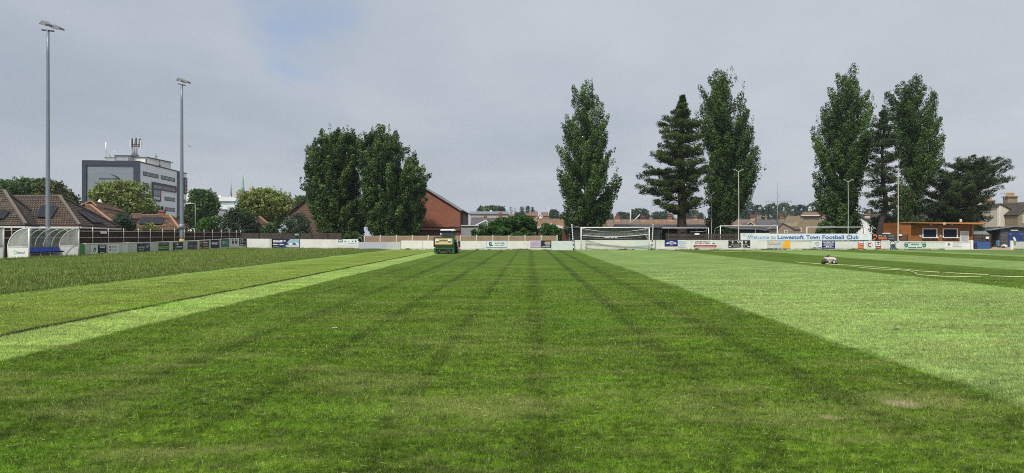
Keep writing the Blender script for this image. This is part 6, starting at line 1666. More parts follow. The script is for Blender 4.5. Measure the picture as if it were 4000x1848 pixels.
gable_house(3976, 4090, 4035, 150, 790, 838, 'yellow brick gable at the right edge with a white sash window', wall=YBRICK, roof=TILE_G, dep=9, wins=((3995, 4012, 842, 872),))
mb = MB(); mb.tube([P(3924, 800, 160), P(3924, 748, 160)], 0.05, GREY, 4); mb.tube([P(3906, 756, 160), P(3928, 756, 160)], 0.03, GREY, 4)
for i in range(6): mb.tube([P(3907 + i * 3.5, 753, 160), P(3907 + i * 3.5, 759, 160)], 0.02, GREY, 4)
mb.build('television_aerial', loc=(PX(3924, 160), 160, PZ(800, 160)), label='television aerial on a pole left of the big chimney pots', cat='aerial')
# radio masts
mb = MB(); Y = 236
mb.tube([P(3037, 900, Y), P(3037, 712, Y)], [0.22, 0.06], GREY, 5); mb.tube([P(2991, 786, Y), P(3093, 786, Y)], 0.06, GREY, 4)
for i, px in enumerate((2992, 3003, 3013, 3022, 3047, 3057, 3067, 3076, 3085, 3092)):
    h = (9, 11, 7, 7, 9, 8, 10, 9, 8, 8)[i]; mb.tube([P(px, 786 - h, Y), P(px, 786 + h, Y)], 0.035, GREY, 4)
mb.tube([P(3030, 756, Y), P(3037, 750, Y)], 0.04, GREY, 4); mb.tube([P(3037, 760, Y), P(3046, 768, Y)], 0.04, GREY, 4)
mb.build('radio_aerial', loc=(PX(3037, Y), Y, 0), label='tall amateur radio mast with a long comb-like cross aerial', cat='aerial')
mb = MB(); Y = 300; mb.tube([P(2143, 880, Y), P(2143, 803, Y)], 0.1, LGREY, 4); mb.tube([P(2136, 804, Y), P(2149, 804, Y)], 0.12, LGREY, 4)
mb.build('street_mast', loc=(PX(2143, Y), Y, 0), label='thin pole with a short crossbar above the distant roofs', cat='mast')
mb = MB(); Y = 96; mb.tube([P(2463, 940, Y), P(2463, 820, Y)], 0.09, WHITE_OLD, 6); mb.tube([P(2465, 874, Y), P(2500, 838, Y)], 0.08, WHITE_OLD, 6)
mb.build('flagpole', loc=(PX(2463, Y), Y, 0), label='white pole with a second pole leaning out of its foot', cat='pole')
# ------------------------------------------------------------------ fences
def bf(Y, z=0.0, off=0.0): return Vector((UX(-38.0 + off, Y), Y, z))
fe = empty('wooden_fence', tuple(bf(58)), 'dark stained board fence with rusty white posts and rails along the left side', 'fence')
posts = [-60, 45, 120, 195, 262, 300, 362, 423, 483, 540, 587, 635, 682, 720, 760, 797, 830, 865, 895, 923, 940]
PY = [UY(p, -38.0) for p in posts]
for a, b in zip(PY, PY[1:]):
    mb = MB(); n = max(3, int((b - a) / 0.18)); rr = random.Random(int(a * 10))
    for i in range(n):
        y0 = a + (b - a) * i / n; y1 = a + (b - a) * (i + 1) / n - 0.012; h = 2.02 + rr.uniform(-.03, .03); o = rr.uniform(-.01, .01)
        p, q = bf(y0, 0, -0.06 + o), bf(y1, 0, -0.06 + o); p2, q2 = bf(y0, 0, -0.09 + o), bf(y1, 0, -0.09 + o)
        mb.hexa([(p2.x, p2.y, 0), (p.x, p.y, 0), (q.x, q.y, 0), (q2.x, q2.y, 0), (p2.x, p2.y, h), (p.x, p.y, h), (q.x, q.y, h), (q2.x, q2.y, h)], DWOOD)
    mb.build('board_panel', fe)
for i, y in enumerate(PY):
    top = 2.22 if i % 3 else 2.30
    MB().tube([bf(y, -0.05), bf(y, top)], 0.045, RAILW, 6).build('post', fe)
for z in (1.93, 1.38):
    for a, b in zip(PY, PY[1:]):
        MB().bar(bf(a + 0.05, z), bf(b - 0.05, z), 0.05, 0.06, RAILW).build('rail', fe)
MB().fq(Fr(bf(UY(390, -38.0), 1.72, 0.05), Vector((KX, 1, 0)), Vector((1, -KX, 0))), 0, 0.9, 0, 0.24, 0, 0.02, ADW).build('notice', fe)

# log fence behind the far wall, left half
Y = 87.0
lf = empty('log_fence', (PX(1150, Y), Y, 0), 'low fence of weathered dark horizontal boards behind the left half of the far wall', 'fence')
LOGW = mat('weathered_board', (0.075, 0.058, 0.048), 0.9, 0.4, 1.5, 7, streak=0.2)
pp = [940, 1012, 1100, 1162, 1218, 1280, 1335]
rr = random.Random(3)
for a, b in zip(pp, pp[1:]):
    mb = MB()
    for k in range(7):
        z = 0.1 + k * 0.25
        mb.box(PX(a + 1, Y), PX(b - 1, Y), Y - 0.03 + rr.uniform(-.02, .02), Y + 0.03, z, z + 0.215 + rr.uniform(-.02, .02), LOGW)
    mb.build('board_panel', lf)
for p in pp: MB().box(PX(p - 2, Y), PX(p + 2, Y), Y - 0.08, Y + 0.08, -0.05, PZ(911, Y), DWOOD).build('post', lf)
MB().pbox(1152, 1168, 913.5, 920, Y - 0.1, 0.02, mat('pale_green_notice', (0.4, 0.6, 0.5))).build('notice', lf)

# pale board fence with concrete posts
Y = 80.5
pf_ = empty('panel_fence', (PX(1800, Y), Y, 0), 'new pale timber panel fence with concrete posts behind the far wall', 'fence')
PALEW = mat('pale_timber', (0.36, 0.245, 0.165), 0.85, 0.28, 1.2, 10, streak=0.25)
pp = [1424, 1486, 1549, 1611, 1673, 1736, 1799, 1862, 1925, 1988, 2051, 2114, 2176]
for a, b in zip(pp, pp[1:]):
    mb = MB(); n = 14
    for i in range(n):
        x0 = PX(a + 2 + (b - a - 4) * i / n, Y); x1 = PX(a + 2 + (b - a - 4) * (i + 1) / n, Y) - 0.008; o = 0.012 * (i % 2)
        mb.box(x0, x1, Y - 0.02 + o, Y + 0.02 + o, 0.05, PZ(923.5, Y), PALEW)
    mb.box(PX(a + 1.5, Y), PX(b - 1.5, Y), Y - 0.035, Y + 0.04, PZ(923.4, Y), PZ(921.5, Y), POSTC)
    mb.build('fence_panel', pf_)
for p in pp:
    mb = MB(); x = PX(p, Y); mb.box(x - 0.06, x + 0.06, Y - 0.08, Y + 0.06, -0.05, PZ(919, Y), POSTC); mb.add([(x - .06, Y - .08, PZ(919, Y)), (x + .06, Y - .08, PZ(919, Y)), (x + .06, Y + .06, PZ(919, Y)), (x - .06, Y + .06, PZ(919, Y)), (x, Y, PZ(917.5, Y))], [(0, 1, 4), (1, 2, 4), (2, 3, 4), (3, 0, 4)], POSTC)
    mb.build('post', pf_)
tag(MB().tube([P(1398, 938, 82), P(1400, 930, 82), P(1408, 928, 82), P(1413, 932, 82), P(1414, 938, 82), P(1414, 970, 82)], 0.04, GREY, 6).build('bent_rail', loc=(PX(1400, 82), 82, 0)), 'small bent grey rail hoop at the left end of the pale panel fence', 'rail')

# dark slatted fence on the right half
def slat_fence(pa, pb, top, Y, label, posts, m=LOGW, step=0.165, gap=0.045, colour2=None):
    r = empty('slatted_fence', (PX((pa + pb) / 2, Y), Y, 0), label, 'fence'); rr = random.Random(int(pa))
    H = PZ(top, Y)
    pp = [pa] + posts + [pb]
    for a, b in zip(pp, pp[1:]):
        mb = MB(); z = H - step
        while z > 0.1:
            mb.box(PX(a, Y) + 0.02, PX(b, Y) - 0.02, Y - 0.02 + rr.uniform(-.01, .01), Y + 0.02, z, z + step - gap + rr.uniform(-.01, .01), m); z -= step
        mb.build('slat_panel', r)
    for p in pp: MB().box(PX(p, Y) - 0.05, PX(p, Y) + 0.05, Y + 0.02, Y + 0.12, -0.05, H + 0.02, DWOOD).build('post', r)
    return r
slat_fence(2602, 2893, 911.5, 81.5, 'dark brown slatted fence hiding the legs of the spare goals', [2650, 2700, 2748, 2797, 2845])
slat_fence(3478, 3546, 915, 81.0, 'short dark slatted fence in front of the orange kiosk', [3512])
slat_fence(3803, 3872, 915, 81.5, 'dark slatted gate above the blue board right of the kiosk', [3838])
mb = MB(); mb.pbox(2714, 2732, 911, 918, 81.4, 0.03, WHITE); tag(mb.build('notice', loc=P(2714, 918, 81.3)), 'small blank white notice on the slatted fence', 'notice')
mb = MB(); mb.pbox(3508, 3524, 915.5, 921.5, 80.8, 0.03, WHITE); tag(mb.build('notice', loc=P(3508, 921, 80.8)), 'white notice on the short fence beside the lamp pole', 'notice')
mb = MB(); mb.pbox(3851, 3864, 924.5, 933.5, 81.3, 0.03, WHITE); tag(mb.build('notice', loc=P(3851, 933, 81.3)), 'square white notice on the dark gate above the blue board', 'notice')

# ------------------------------------------------------------------ covered stand behind the goal
Y = 83.0
st = empty('covered_stand', (PX(2400, Y), Y, 0), 'low covered standing terrace with navy fascia and grey back panels behind the goal', 'stand')
PANG = mat('grey_green_panel', (0.20, 0.21, 0.20), 0.8, 0.12, streak=0.15)
mb = MB(); mb.pbox(2238, 2584, 895, 1000, Y + 1.6, 0.12, PANG); mb.build('back_wall', st)
mb = MB(); mb.pbox(2226, 2584, 889, 899, Y - 0.4, 0.12, NAVY); mb.build('fascia', st)
mb = MB(); mb.slab([P(2224, 888, Y - 0.5), P(2588, 888, Y - 0.5), (PX(2588, Y), Y + 2.4, PZ(886, Y)), (PX(2224, Y), Y + 2.4, PZ(886, Y))], 0.08, DGREY); mb.build('roof', st)
for p in (2229, 2297, 2366, 2436, 2508, 2580): MB().pbox(p - 1.6, p + 1.6, 898, 985, Y - 0.35, 0.14, NAVY).build('post', st)
fr = cam_frame(2350, Y, PZ(932.5, Y))
mb = MB(); w_ = 64 * Y / F; mb.fq(fr, 0, w_, 0, 0.24, 0.34, 0.37, NAVY); mb.ft(fr, 'LOWESTOFT TOWN F.C.', 0.28, 0.08, 0.09, WHITE, 0.385, 0.01, w_ - 0.4); mb.fdisc(fr, 0.13, 0.1, 0.13, 0.37, 0.39, BLACK)
mb.build('name_board', st)
# broad dark pitched roof behind
Y = 92.0
rf = empty('long_shed', (PX(2620, Y), Y, 0), 'long dark felt-roofed open shed behind the stand and pine', 'shed')
mb = MB(); mb.slab([P(2392, 887, Y), P(2800, 887, Y), P(2800, 877, Y + 3), P(2400, 876, Y + 3)], 0.12, DGREY); mb.slab([P(2800, 887, Y + 6), P(2392, 887, Y + 6), P(2400, 876, Y + 3), P(2800, 877, Y + 3)], 0.12, DGREY); mb.build('roof', rf)
mb = MB(); mb.pbox(2400, 2800, 888, 1000, Y + 3, 0.15, mat('dark_shed_boards', (0.06, 0.045, 0.035), 0.9, 0.3)); mb.build('back_wall', rf)  # back wall boards in one brown-black tone
for p in (2612, 2660, 2720, 2770): MB().pbox(p - 1, p + 1, 887, 1000, Y + 0.4, 0.12, GREY).build('post', rf)
Y = 90.0
rf = empty('training_shed', (PX(2930, Y), Y, 0), 'black-sided shed with a shallow dark roof seen through the middle spare goal', 'shed')
mb = MB(); mb.slab([P(2868, 892, Y - .3), P(3008, 897, Y - .3), P(2992, 888, Y + 3), P(2920, 876.5, Y + 3), P(2880, 884, Y + 3)], 0.12, DGREY); mb.build('roof', rf)
mb = MB(); mb.pbox(2870, 3004, 894, 1000, Y, 4, BLACK); mb.build('wall', rf)
mb = MB(); mb.pbox(2950, 2952, 890, 1000, Y - 0.3, 0.1, GREY); mb.build('post', rf)

# ------------------------------------------------------------------ goals
def goal_frame(pa, pb, Y, top, label, r=0.052, loc_px=None, back=1.6, sag=True):
    xa, xb, H = PX(pa, Y), PX(pb, Y), PZ(top, Y)
    g = empty('goal', ((xa + xb) / 2, Y, 0), label, 'goal')
    MB().tube([(xa, Y, -0.03), (xa, Y, H)], r, WHITE, 8).build('post', g); MB().tube([(xb, Y, -0.03), (xb, Y, H)], r, WHITE, 8).build('post', g)
    MB().tube([(xa - r, Y, H), (xb + r, Y, H)], r, WHITE, 8).build('crossbar', g)
    return g, xa, xb, H
Y = 71.4
g, xa, xb, H = goal_frame(2270, 2536, Y, 889, 'white goal on the pitch with its net looped up under the crossbar', 0.055)
NET = mat('white_net', (0.62, 0.62, 0.60), 0.9, 0.1)
def sagline(z0, sag, yb, r, n=16, x0=xa, x1=xb, tw=0.0):
    return MB().tube([(x0 + (x1 - x0) * i / n, Y + yb, z0 - sag * 4 * (i / n) * (1 - i / n) + tw * i / n) for i in range(n + 1)], r, NET, 5)
sagline(H - 0.05, 0.42, 0.35, 0.03).build('net_rope', g); sagline(H - 0.80, 0.20, 0.30, 0.035, tw=0.1).build('net_rope', g); sagline(H - 1.02, 0.16, 0.8, 0.014, x0=xa + 0.3, x1=xb - 0.6).build('net_rope', g)
mb = MB()
n = 84
for i in range(1, n):
    t_ = i / n; x = xa + (xb - xa) * t_; s4 = 4 * t_ * (1 - t_)
    z1 = H - 0.05; z2 = H - 0.05 - 0.42 * s4; z3 = H - 0.80 - 0.2 * s4 + 0.1 * t_
    mb.tube([(x, Y + 0.05, z1), (x + 0.02, Y + 0.35, z2), (x, Y + 0.33, (z2 + z3) / 2), (x + 0.01, Y + 0.30, z3)], 0.0065, NET, 3, caps=False)
for k in range(1, 5):
    mb.tube([(xa + (xb - xa) * i / 16, Y + 0.32, (H - 0.05 - 0.42 * 4 * (i / 16) * (1 - i / 16)) * (1 - k / 5) + (H - 0.80 - 0.2 * 4 * (i / 16) * (1 - i / 16)) * k / 5) for i in range(17)], 0.006, NET, 3, caps=False)
mb.tube([(xb - 0.25, Y + .2, H - 0.05), (xb - 0.42, Y + .4, H - 0.5), (xb - 0.3, Y + .3, H - 0.85)], 0.02, NET, 4); mb.tube([(xb - 0.3, Y + .3, H - 0.8), (xb - 0.1, Y + .4, H - 1.1), (xb, Y + 0.1, H - 1.2)], 0.02, NET, 4)
mb.build('net', g)
# black and white stanchions behind the goal
for (pt, pb_, lab) in ((2234, 2241, 'black and white banded leaning net stanchion left of the goal'), (2551, 2546, 'black and white banded leaning net stanchion right of the goal')):
    mb = MB(); a = Vector((PX(pb_, 72.2), 72.2, 0)); b = P(pt, 881, 72.2); n = 12
    for i in range(n):
        m = (WHITE_OLD if i > 5 else (BLACK if i % 2 == 0 else WHITE)); mb.tube([a.lerp(b, i / n), a.lerp(b, (i + 1) / n)], 0.055, m, 7)
    mb.tube([b, b + Vector((0, 0, 0.12))], 0.07, WHITE_OLD, 7)
    q = Vector((xa, 71.4, H)) if pt < 2400 else Vector((xb, 71.4, H))
    mb.tube([b, q + Vector((0, .1, 0))], 0.012, NET, 4)
    tag(mb.build('net_stanchion', loc=a), lab, 'stanchion')
# spare goals standing behind the fence
g2, xa, xb, H = goal_frame(2528, 2768, 84.0, 891, 'white spare goal just right of the net stanchion, partly hidden by the pitch goal')
mb = MB(); mb.tube([(xb, 84, H), (xb + 0.0, 84.9, H - 0.1), (xb, 85.4, 0)], 0.035, LGREY, 6); mb.build('back_stay', g2)
mb = MB(); mb.tube([(xb - 2.2 + i * 0.2, 84.1, H - 0.12 - 0.5 * math.sin(min(1, i / 11) * 1.6 + 1.5) * 0.3 - 0.2) for i in range(11)], 0.02, NET, 4); mb.build('net', g2)
g3, xa, xb, H = goal_frame(2814, 3036, 84.5, 883, 'white spare goal in the middle with a torn net hanging from its right corner')
MB().tube([(xa, 84.5, H), (xa - 0.3, 85.6, H - 0.3), (xa - 0.55, 86.4, 0)], 0.035, LGREY, 6).build('back_stay', g3)
mb = MB(); mb.tube([(xb, 84.5, H), (xb - 0.3, 84.7, H + 0.15), (xb - 0.9, 84.8, H - 0.25), (xb - 1.3, 84.8, H - 0.52), (xb - 1.9, 84.8, H - 0.42), (xb - 2.6, 84.8, H - 0.36)], 0.03, NET, 5)
mb.tube([(xa + .6, 84.8, H - .1), (xa + 2.5, 84.9, H - .28), (xa + 4.2, 84.9, H - .3)], 0.015, NET, 4); mb.build('net', g3)
g4, xa, xb, H = goal_frame(3152, 3378, 84.5, 887.5, 'white spare goal at the right with a rounded upper corner')
MB().tube([(xb - 0.9, 84.5, H - 0.02), (xb - 0.25, 84.55, H - 0.03), (xb - 0.08, 84.6, H - 0.2), (xb - 0.04, 84.7, H - 0.9)], 0.04, LGREY, 6).build('net_bracket', g4)

# ------------------------------------------------------------------ banners above the wall
Y = 79.5
fr = cam_frame(2893, Y, PZ(937, Y)); W = (3405 - 2893) * Y / F; H_ = (937 - 913) * Y / F
bn = empty('banner', (PX(3150, Y), Y, 0), 'long white banner reading Welcome to Lowestoft Town Football Club', 'banner')
mb = MB(); mb.fq(fr, 0, W, 0, H_, -0.05, 0, mat('banner_white', (0.72, 0.77, 0.80), 0.5, 0.03))
LB = mat('banner_blue', (0.02, 0.13, 0.42), 0.5, 0.03); LBL = mat('banner_pale_blue', (0.12, 0.25, 0.48), 0.5, 0.03)
xx = lambda p: (p - 2893) * Y / F
mb.ft(fr, 'Welcome to', xx(2921), H_ * 0.16, H_ * 0.60, LBL, 0.012, 0.008, (3030 - 2921) * Y / F)
for wd, a, b in (('Lowestoft', 3037, 3140), ('Town', 3149, 3202), ('Football', 3212, 3297), ('Club', 3306, 3354)):
    mb.ft(fr, wd, xx(a), H_ * 0.16, H_ * 0.60, LB, 0.012, 0.028, (b - a) * Y / F)
for p in (2904, 3380):
    mb.fpoly(fr, [(xx(p) - .16, .3), (xx(p), .48), (xx(p) + .16, .3), (xx(p) + .16, .38), (xx(p), .56), (xx(p) - .16, .38)], 0.001, 0.008, LGREY)
    mb.fq(fr, xx(p) - .16, xx(p) + .16, .62, .66, 0.001, 0.008, LGREY)
mb.build('sign_panel', bn)
MB().fq(fr, 0, (3005 - 2893) * Y / F, H_ + 0.01, H_ + 0.07, -0.1, 0, WHITE).build('top_rail', bn)
for p in (2900, 3002, 3152, 3290, 3395): MB().fq(fr, xx(p), xx(p) + 0.09, -PZ(937, Y), H_, -0.16, -0.055, WHITE_OLD).build('leg', bn)
mb = MB(); mb.fq(fr, 0.05, W - 0.05, -PZ(937, Y) + 0.02, -0.03, -0.5, -0.44, BLACK)
tag(mb.build('black_boarding', loc=(PX(3150, Y), Y + .5, 0)), 'strip of black boarding under the long white banner', 'boarding')
fr = cam_frame(3406, Y, PZ(937.5, Y)); W = (3466 - 3406) * Y / F; H_ = (937.5 - 914) * Y / F
mb = MB(); mb.fq(fr, 0, W, 0, H_, -0.04, 0, BLACK)
mb.fdisc(fr, 0.33, H_ * 0.52, 0.26, 0.001, 0.01, ORANGE, 14, 0.30, -0.2, 2.6, 0.15); mb.fpoly(fr, [(0.05, 0.02), (0.3, 0.22), (0.48, 0.2), (0.22, 0.0)][::-1], 0.001, 0.01, ORANGE)
mb.ft(fr, 'SOLE BAY', W * 0.42, H_ * 0.58, H_ * 0.26, GREY, 0.01, 0.01, W * 0.52); mb.ft(fr, 'SIGNS', W * 0.42, H_ * 0.12, H_ * 0.36, ORANGE, 0.01, 0.04, W * 0.54)
tag(mb.build('banner', loc=(PX(3436, Y), Y, 0)), 'small black banner with orange SIGNS lettering at the end of the long white one', 'banner')
mb = MB(); Y = 80.2; mb.pbox(3467, 3497, 914, 938, Y, 0.5, DGREY); [mb.pbox(3471, 3493, z, z + 1.5, Y - 0.03, 0.03, GREY) for z in (919, 925, 931)]
tag(mb.build('storage_box', loc=(PX(3480, Y), Y, 0)), 'dark slatted metal box between the black banner and short fence', 'box')
mb = MB(); Y = 84; mb.fpoly(cam_frame(3474, Y, 0), [(0, PZ(914, Y)), (0, PZ(911.5, Y)), (0.25, PZ(908.5, Y)), (0.75, PZ(908.5, Y)), (0.85, PZ(914, Y))][::-1], -1.6, 0, WHITE); mb.fpoly(cam_frame(3474, Y, 0), [(-0.15, 0.4), (-0.15, PZ(914.2, Y)), (0.9, PZ(914.2, Y)), (0.9, 0.4)][::-1], -2, 0.05, WHITE); mb.lathe((PX(3482, Y), Y - .06, 0.35), [(0.33, 0), (0.33, 0.2)], BLACK, 12, 'Y')
tag(mb.build('white_van', loc=(PX(3484, Y), Y, 0)), 'white vehicle roof just visible left of the orange kiosk', 'van')

# ------------------------------------------------------------------ orange timber kiosk
Y = 83.0
k = empty('kiosk', (PX(3660, Y), Y, 0), 'orange-brown timber kiosk with two navy serving hatches', 'kiosk')
OWOOD = masonry('orange_boards', (0.33, 0.125, 0.032), (0.28, 0.105, 0.026), (0.15, 0.055, 0.016), 4.0, 0.14, 0.012, 0.7, 0.15, bump=0.2, flat=True)
OTRIM = mat('orange_trim', (0.46, 0.21, 0.07), 0.7, 0.12, 1.5, 9)
mb = MB(); zt_ = PZ(877, Y)
mb.box(PX(3543, Y), PX(3798, Y), Y, Y + 4.0, -0.05, zt_, OWOOD); mb.build('wall', k)
MB().box(PX(3496, Y), PX(3542.5, Y), Y - 0.9, Y + 3.5, -0.05, PZ(870, Y), OWOOD).build('side_wing', k)
mb = MB(); mb.hexa([(PX(3496, Y), Y - 1.1, PZ(871, Y)), (PX(3820, Y), Y - 1.1, PZ(877, Y)), (PX(3820, Y), Y + 4.3, PZ(877, Y)), (PX(3496, Y), Y + 4.3, PZ(871, Y)),
                   (PX(3496, Y), Y - 1.1, PZ(869.5, Y)), (PX(3820, Y), Y - 1.1, PZ(870, Y)), (PX(3820, Y), Y + 4.3, PZ(870, Y)), (PX(3496, Y), Y + 4.3, PZ(869.5, Y))], OTRIM)
mb.build('roof', k)
mb = MB(); mb.box(PX(3795, Y), PX(3801, Y), Y - 0.1, Y + 0.0, 0, zt_, OTRIM); mb.build('corner_post', k)
for a, b in ((3601, 3659), (3681, 3739)):
    f = MB(); x0, x1, z0, z1 = PX(a, Y), PX(b, Y), PZ(930, Y), PZ(892.5, Y); t_ = 0.10
    f.box(x0, x1, Y - 0.14, Y - 0.002, z1 - t_, z1, WHITE); f.box(x0, x0 + t_, Y - 0.14, Y - 0.002, z0 + t_, z1 - t_, WHITE); f.box(x1 - t_, x1, Y - 0.14, Y - 0.002, z0 + t_, z1 - t_, WHITE); f.box(x0 - 0.05, x1 + 0.05, Y - 0.34, Y - 0.002, z0, z0 + t_, WHITE)
    fo = f.build('window', k)
    MB().box(x0 + t_, x1 - t_, Y - 0.06, Y - 0.003, z0 + t_, z1 - t_, NAVY).build('shutter', fo)
    for i in range(3):
        x = x0 + (x1 - x0) * (0.12 + 0.38 * i); MB().bar((x, Y - 0.3, z0 - 0.01), (x, Y - 0.02, z0 - 0.25), 0.03, 0.04, LGREY).build('bracket', fo)
mb = MB(); mb.pbox(3750, 3784, 903, 945, Y - 0.06, 0.05, WHITE); dr = mb.build('door', k)
mb = MB(); [mb.pbox(3753, 3781, 906 + i * 3.2, 908.2 + i * 3.2, Y - 0.09, 0.03, LGREY) for i in range(12)]; mb.build('shutter_slats', dr)
for p in (3594, 3673): MB().fdisc(cam_frame(p, Y, 0), 0, PZ(921, Y), 0.12, 0.0, 0.06, LGREY, 12).build('alarm_bell', k)
MB().fdisc(cam_frame(3744, Y, 0), 0, PZ(923, Y), 0.14, 0.0, 0.06, DWOOD, 12).build('alarm_bell', k)
MB().pbox(3684.5, 3694, 869, 877.5, Y - 1.14, 0.03, CREAMW).build('notice', k)
MB().lathe(P(3753, 869, Y - .5), [(0.1, 0), (0.14, 0.1), (0.14, 0.3), (0.08, 0.38)], CREAMW, 8).build('vent', k)
for p in (3637, 3718): MB().lathe(P(p, 880, Y - .5), [(0.12, 0), (0.15, 0.06), (0.1, 0.14)], LGREY, 8).build('lamp', k)

# ------------------------------------------------------------------ right hand yard
Y = 79.0
bb = MB(); bb.pbox(3806, 3868, 944, 975, Y, 0.06, BOARDBLUE); bb.pbox(3807, 3817, 950, 975, Y - 0.05, 0.05, NAVY)
for z in (954, 960, 966): bb.pbox(3809, 3815, z, z + 2.5, Y - 0.07, 0.02, BOARDBLUE)
tag(bb.build('blue_board', loc=(PX(3837, Y), Y, 0)), 'faded blue board closing the gap right of the white wall end', 'board')
Y = 92.0
sh = empty('storage_shed', (PX(3940, Y), Y, 0), 'old grey timber shed with blue double doors and an open black bay', 'shed')
OLDW = masonry('grey_weatherboard', (0.115, 0.115, 0.118), (0.09, 0.09, 0.094), (0.04, 0.04, 0.042), 2.4, 0.2, 0.015, bump=0.4, flat=True, var=0.4)
fr = cam_frame(3908, Y, 0); X = lambda p: PX(p, Y) - PX(3908, Y)
MB().fpoly(fr, [(0, 0), (X(4060), 0), (X(4060), PZ(890, Y)), (X(3958), PZ(885, Y)), (0, PZ(896, Y))], -5, 0, OLDW).build('wall', sh)
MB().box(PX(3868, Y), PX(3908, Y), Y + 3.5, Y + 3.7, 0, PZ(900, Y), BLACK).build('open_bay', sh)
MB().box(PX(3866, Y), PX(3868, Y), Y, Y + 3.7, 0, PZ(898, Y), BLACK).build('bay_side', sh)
mb = MB(); mb.slab([P(3838, 902, Y - .4), P(3958, 883.5, Y - .4), P(3958, 883.5, Y + 5), P(3822, 893, Y + 5)], 0.1, mat('shed_felt', (0.20, 0.22, 0.235), 0.9, 0.2)); mb.slab([P(3958, 883.5, Y - .4), P(4070, 890, Y - .4), P(4070, 890, Y + 5), P(3958, 883.5, Y + 5)], 0.1, bpy.data.materials['shed_felt']); mb.build('roof', sh)
for a, b in ((3939, 3968), (3969, 3998)):
    d = MB().pbox(a, b, 905, 966, Y - 0.08, 0.07, mat('shed_door_blue', (0.02, 0.045, 0.16), 0.6, 0.2)).build('door', sh)
    MB().pbox(a + 2 if a < 3950 else a + 14, a + 14 if a < 3950 else b - 2, 913, 915.5, Y - 0.11, 0.03, GREY).build('hinge', d)
MB().pbox(3949, 3977, 897, 902, Y - 0.1, 0.09, WHITE_OLD).build('strip_light', sh)
Y = 88
sb = empty('lean_to', (PX(3828, Y), Y, 0), 'grey felt lean-to roof between the kiosk and the old shed', 'shed')
mb = MB(); mb.slab([P(3802, 913, Y), P(3866, 915, Y), P(3850, 902, Y + 3), P(3802, 900, Y + 3)], 0.08, bpy.data.materials['shed_felt']); mb.build('roof', sb)
MB().box(PX(3803, Y), PX(3862, Y), Y + 0.2, Y + 2.8, 0, PZ(915, Y) - .05, DWOOD).build('wall', sb)

def wheel(mb, c, r, w, m, axis='Y', n=12, hub=None):
    mb.lathe(c, [(r * 0.82, -w / 2), (r, -w * 0.3), (r, w * 0.3), (r * 0.82, w / 2)], m, n, axis)
    if hub: mb.lathe(c, [(r * 0.55, -w / 2 - 0.01), (r * 0.55, w / 2 + 0.01)], hub, n, axis)

# bicycle leaning in the shed bay
Y = 86.5; x = PX(3887, Y)
bk = empty('bicycle', (x, Y, 0), 'black bicycle parked in the open shed bay', 'bicycle')
for dx in (-0.5, 0.5):
    m_ = MB(); fr = Fr((x + dx, Y, 0.34), (1, 0, 0), (0, -1, 0)); m_.fdisc(fr, 0, 0, 0.34, -0.02, 0.02, BLACK, 16, 0.34, 0, 2 * math.pi, 0.29); m_.fdisc(fr, 0, 0, 0.03, -0.03, 0.03, GREY, 8)
    for i in range(6): a = i * math.pi / 3; m_.tube([(x + dx, Y, 0.34), (x + dx + 0.3 * math.cos(a), Y, 0.34 + 0.3 * math.sin(a))], 0.004, GREY, 3)
    m_.build('wheel', bk)
m_ = MB()
for a, b in (((-0.5, .34), (-0.05, .3)), ((-0.5, .34), (-0.2, .8)), ((-0.05, .3), (-0.22, .85)), ((-0.05, .3), (0.35, .8)), ((-0.2, .8), (0.33, .85)), ((0.32, .95), (0.5, .34))): m_.tube([(x + a[0], Y, a[1]), (x + b[0], Y, b[1])], 0.02, BLACK, 5)
m_.build('frame', bk); MB().tube([(x + .25, Y - .28, 1.0), (x + .32, Y, .97), (x + .25, Y + .28, 1.0)], 0.018, BLACK, 5).build('handlebar', bk); MB().box(x - .34, x - .1, Y - .07, Y + .07, .87, .92, BLACK).build('saddle', bk)
Y = 86; mb = MB(); mb.lathe((PX(3923, Y), Y, 0), [(0.28, 0), (0.36, 0.12), (0.3, 0.32), (0.12, 0.42)], LGREY, 10); tag(mb.build('sack', loc=(PX(3923, Y), Y, 0)), 'pale sack lying at the foot of the grey shed wall', 'sack')
mb = MB(); mb.lathe((PX(3913, Y), Y - .3, 0), [(0.16, 0), (0.2, 0.1), (0.12, 0.2)], DWOOD, 8); tag(mb.build('stone', loc=(PX(3913, Y), Y - .3, 0)), 'small dark lump left of the pale sack', 'rubble')
mb = MB(); Y = 86.8; mb.pbox(3897, 3904, 940, 962, Y, 0.3, mat('pale_blue_plastic', (0.20, 0.42, 0.62), 0.5)); tag(mb.build('water_butt', loc=(PX(3900, Y), Y, 0)), 'pale blue plastic container in the open shed bay', 'container')
Y = 75.8; mb = MB(); mb.tube([P(3966, 945, Y), P(3965, 938, Y), P(3961, 930, Y), P(3960, 926, Y)], [0.1, 0.12, 0.09, 0.05], WHITE, 7); tag(mb.build('white_cloth', loc=P(3966, 945, Y)), 'crumpled white cloth standing on the wall stub', 'cloth')

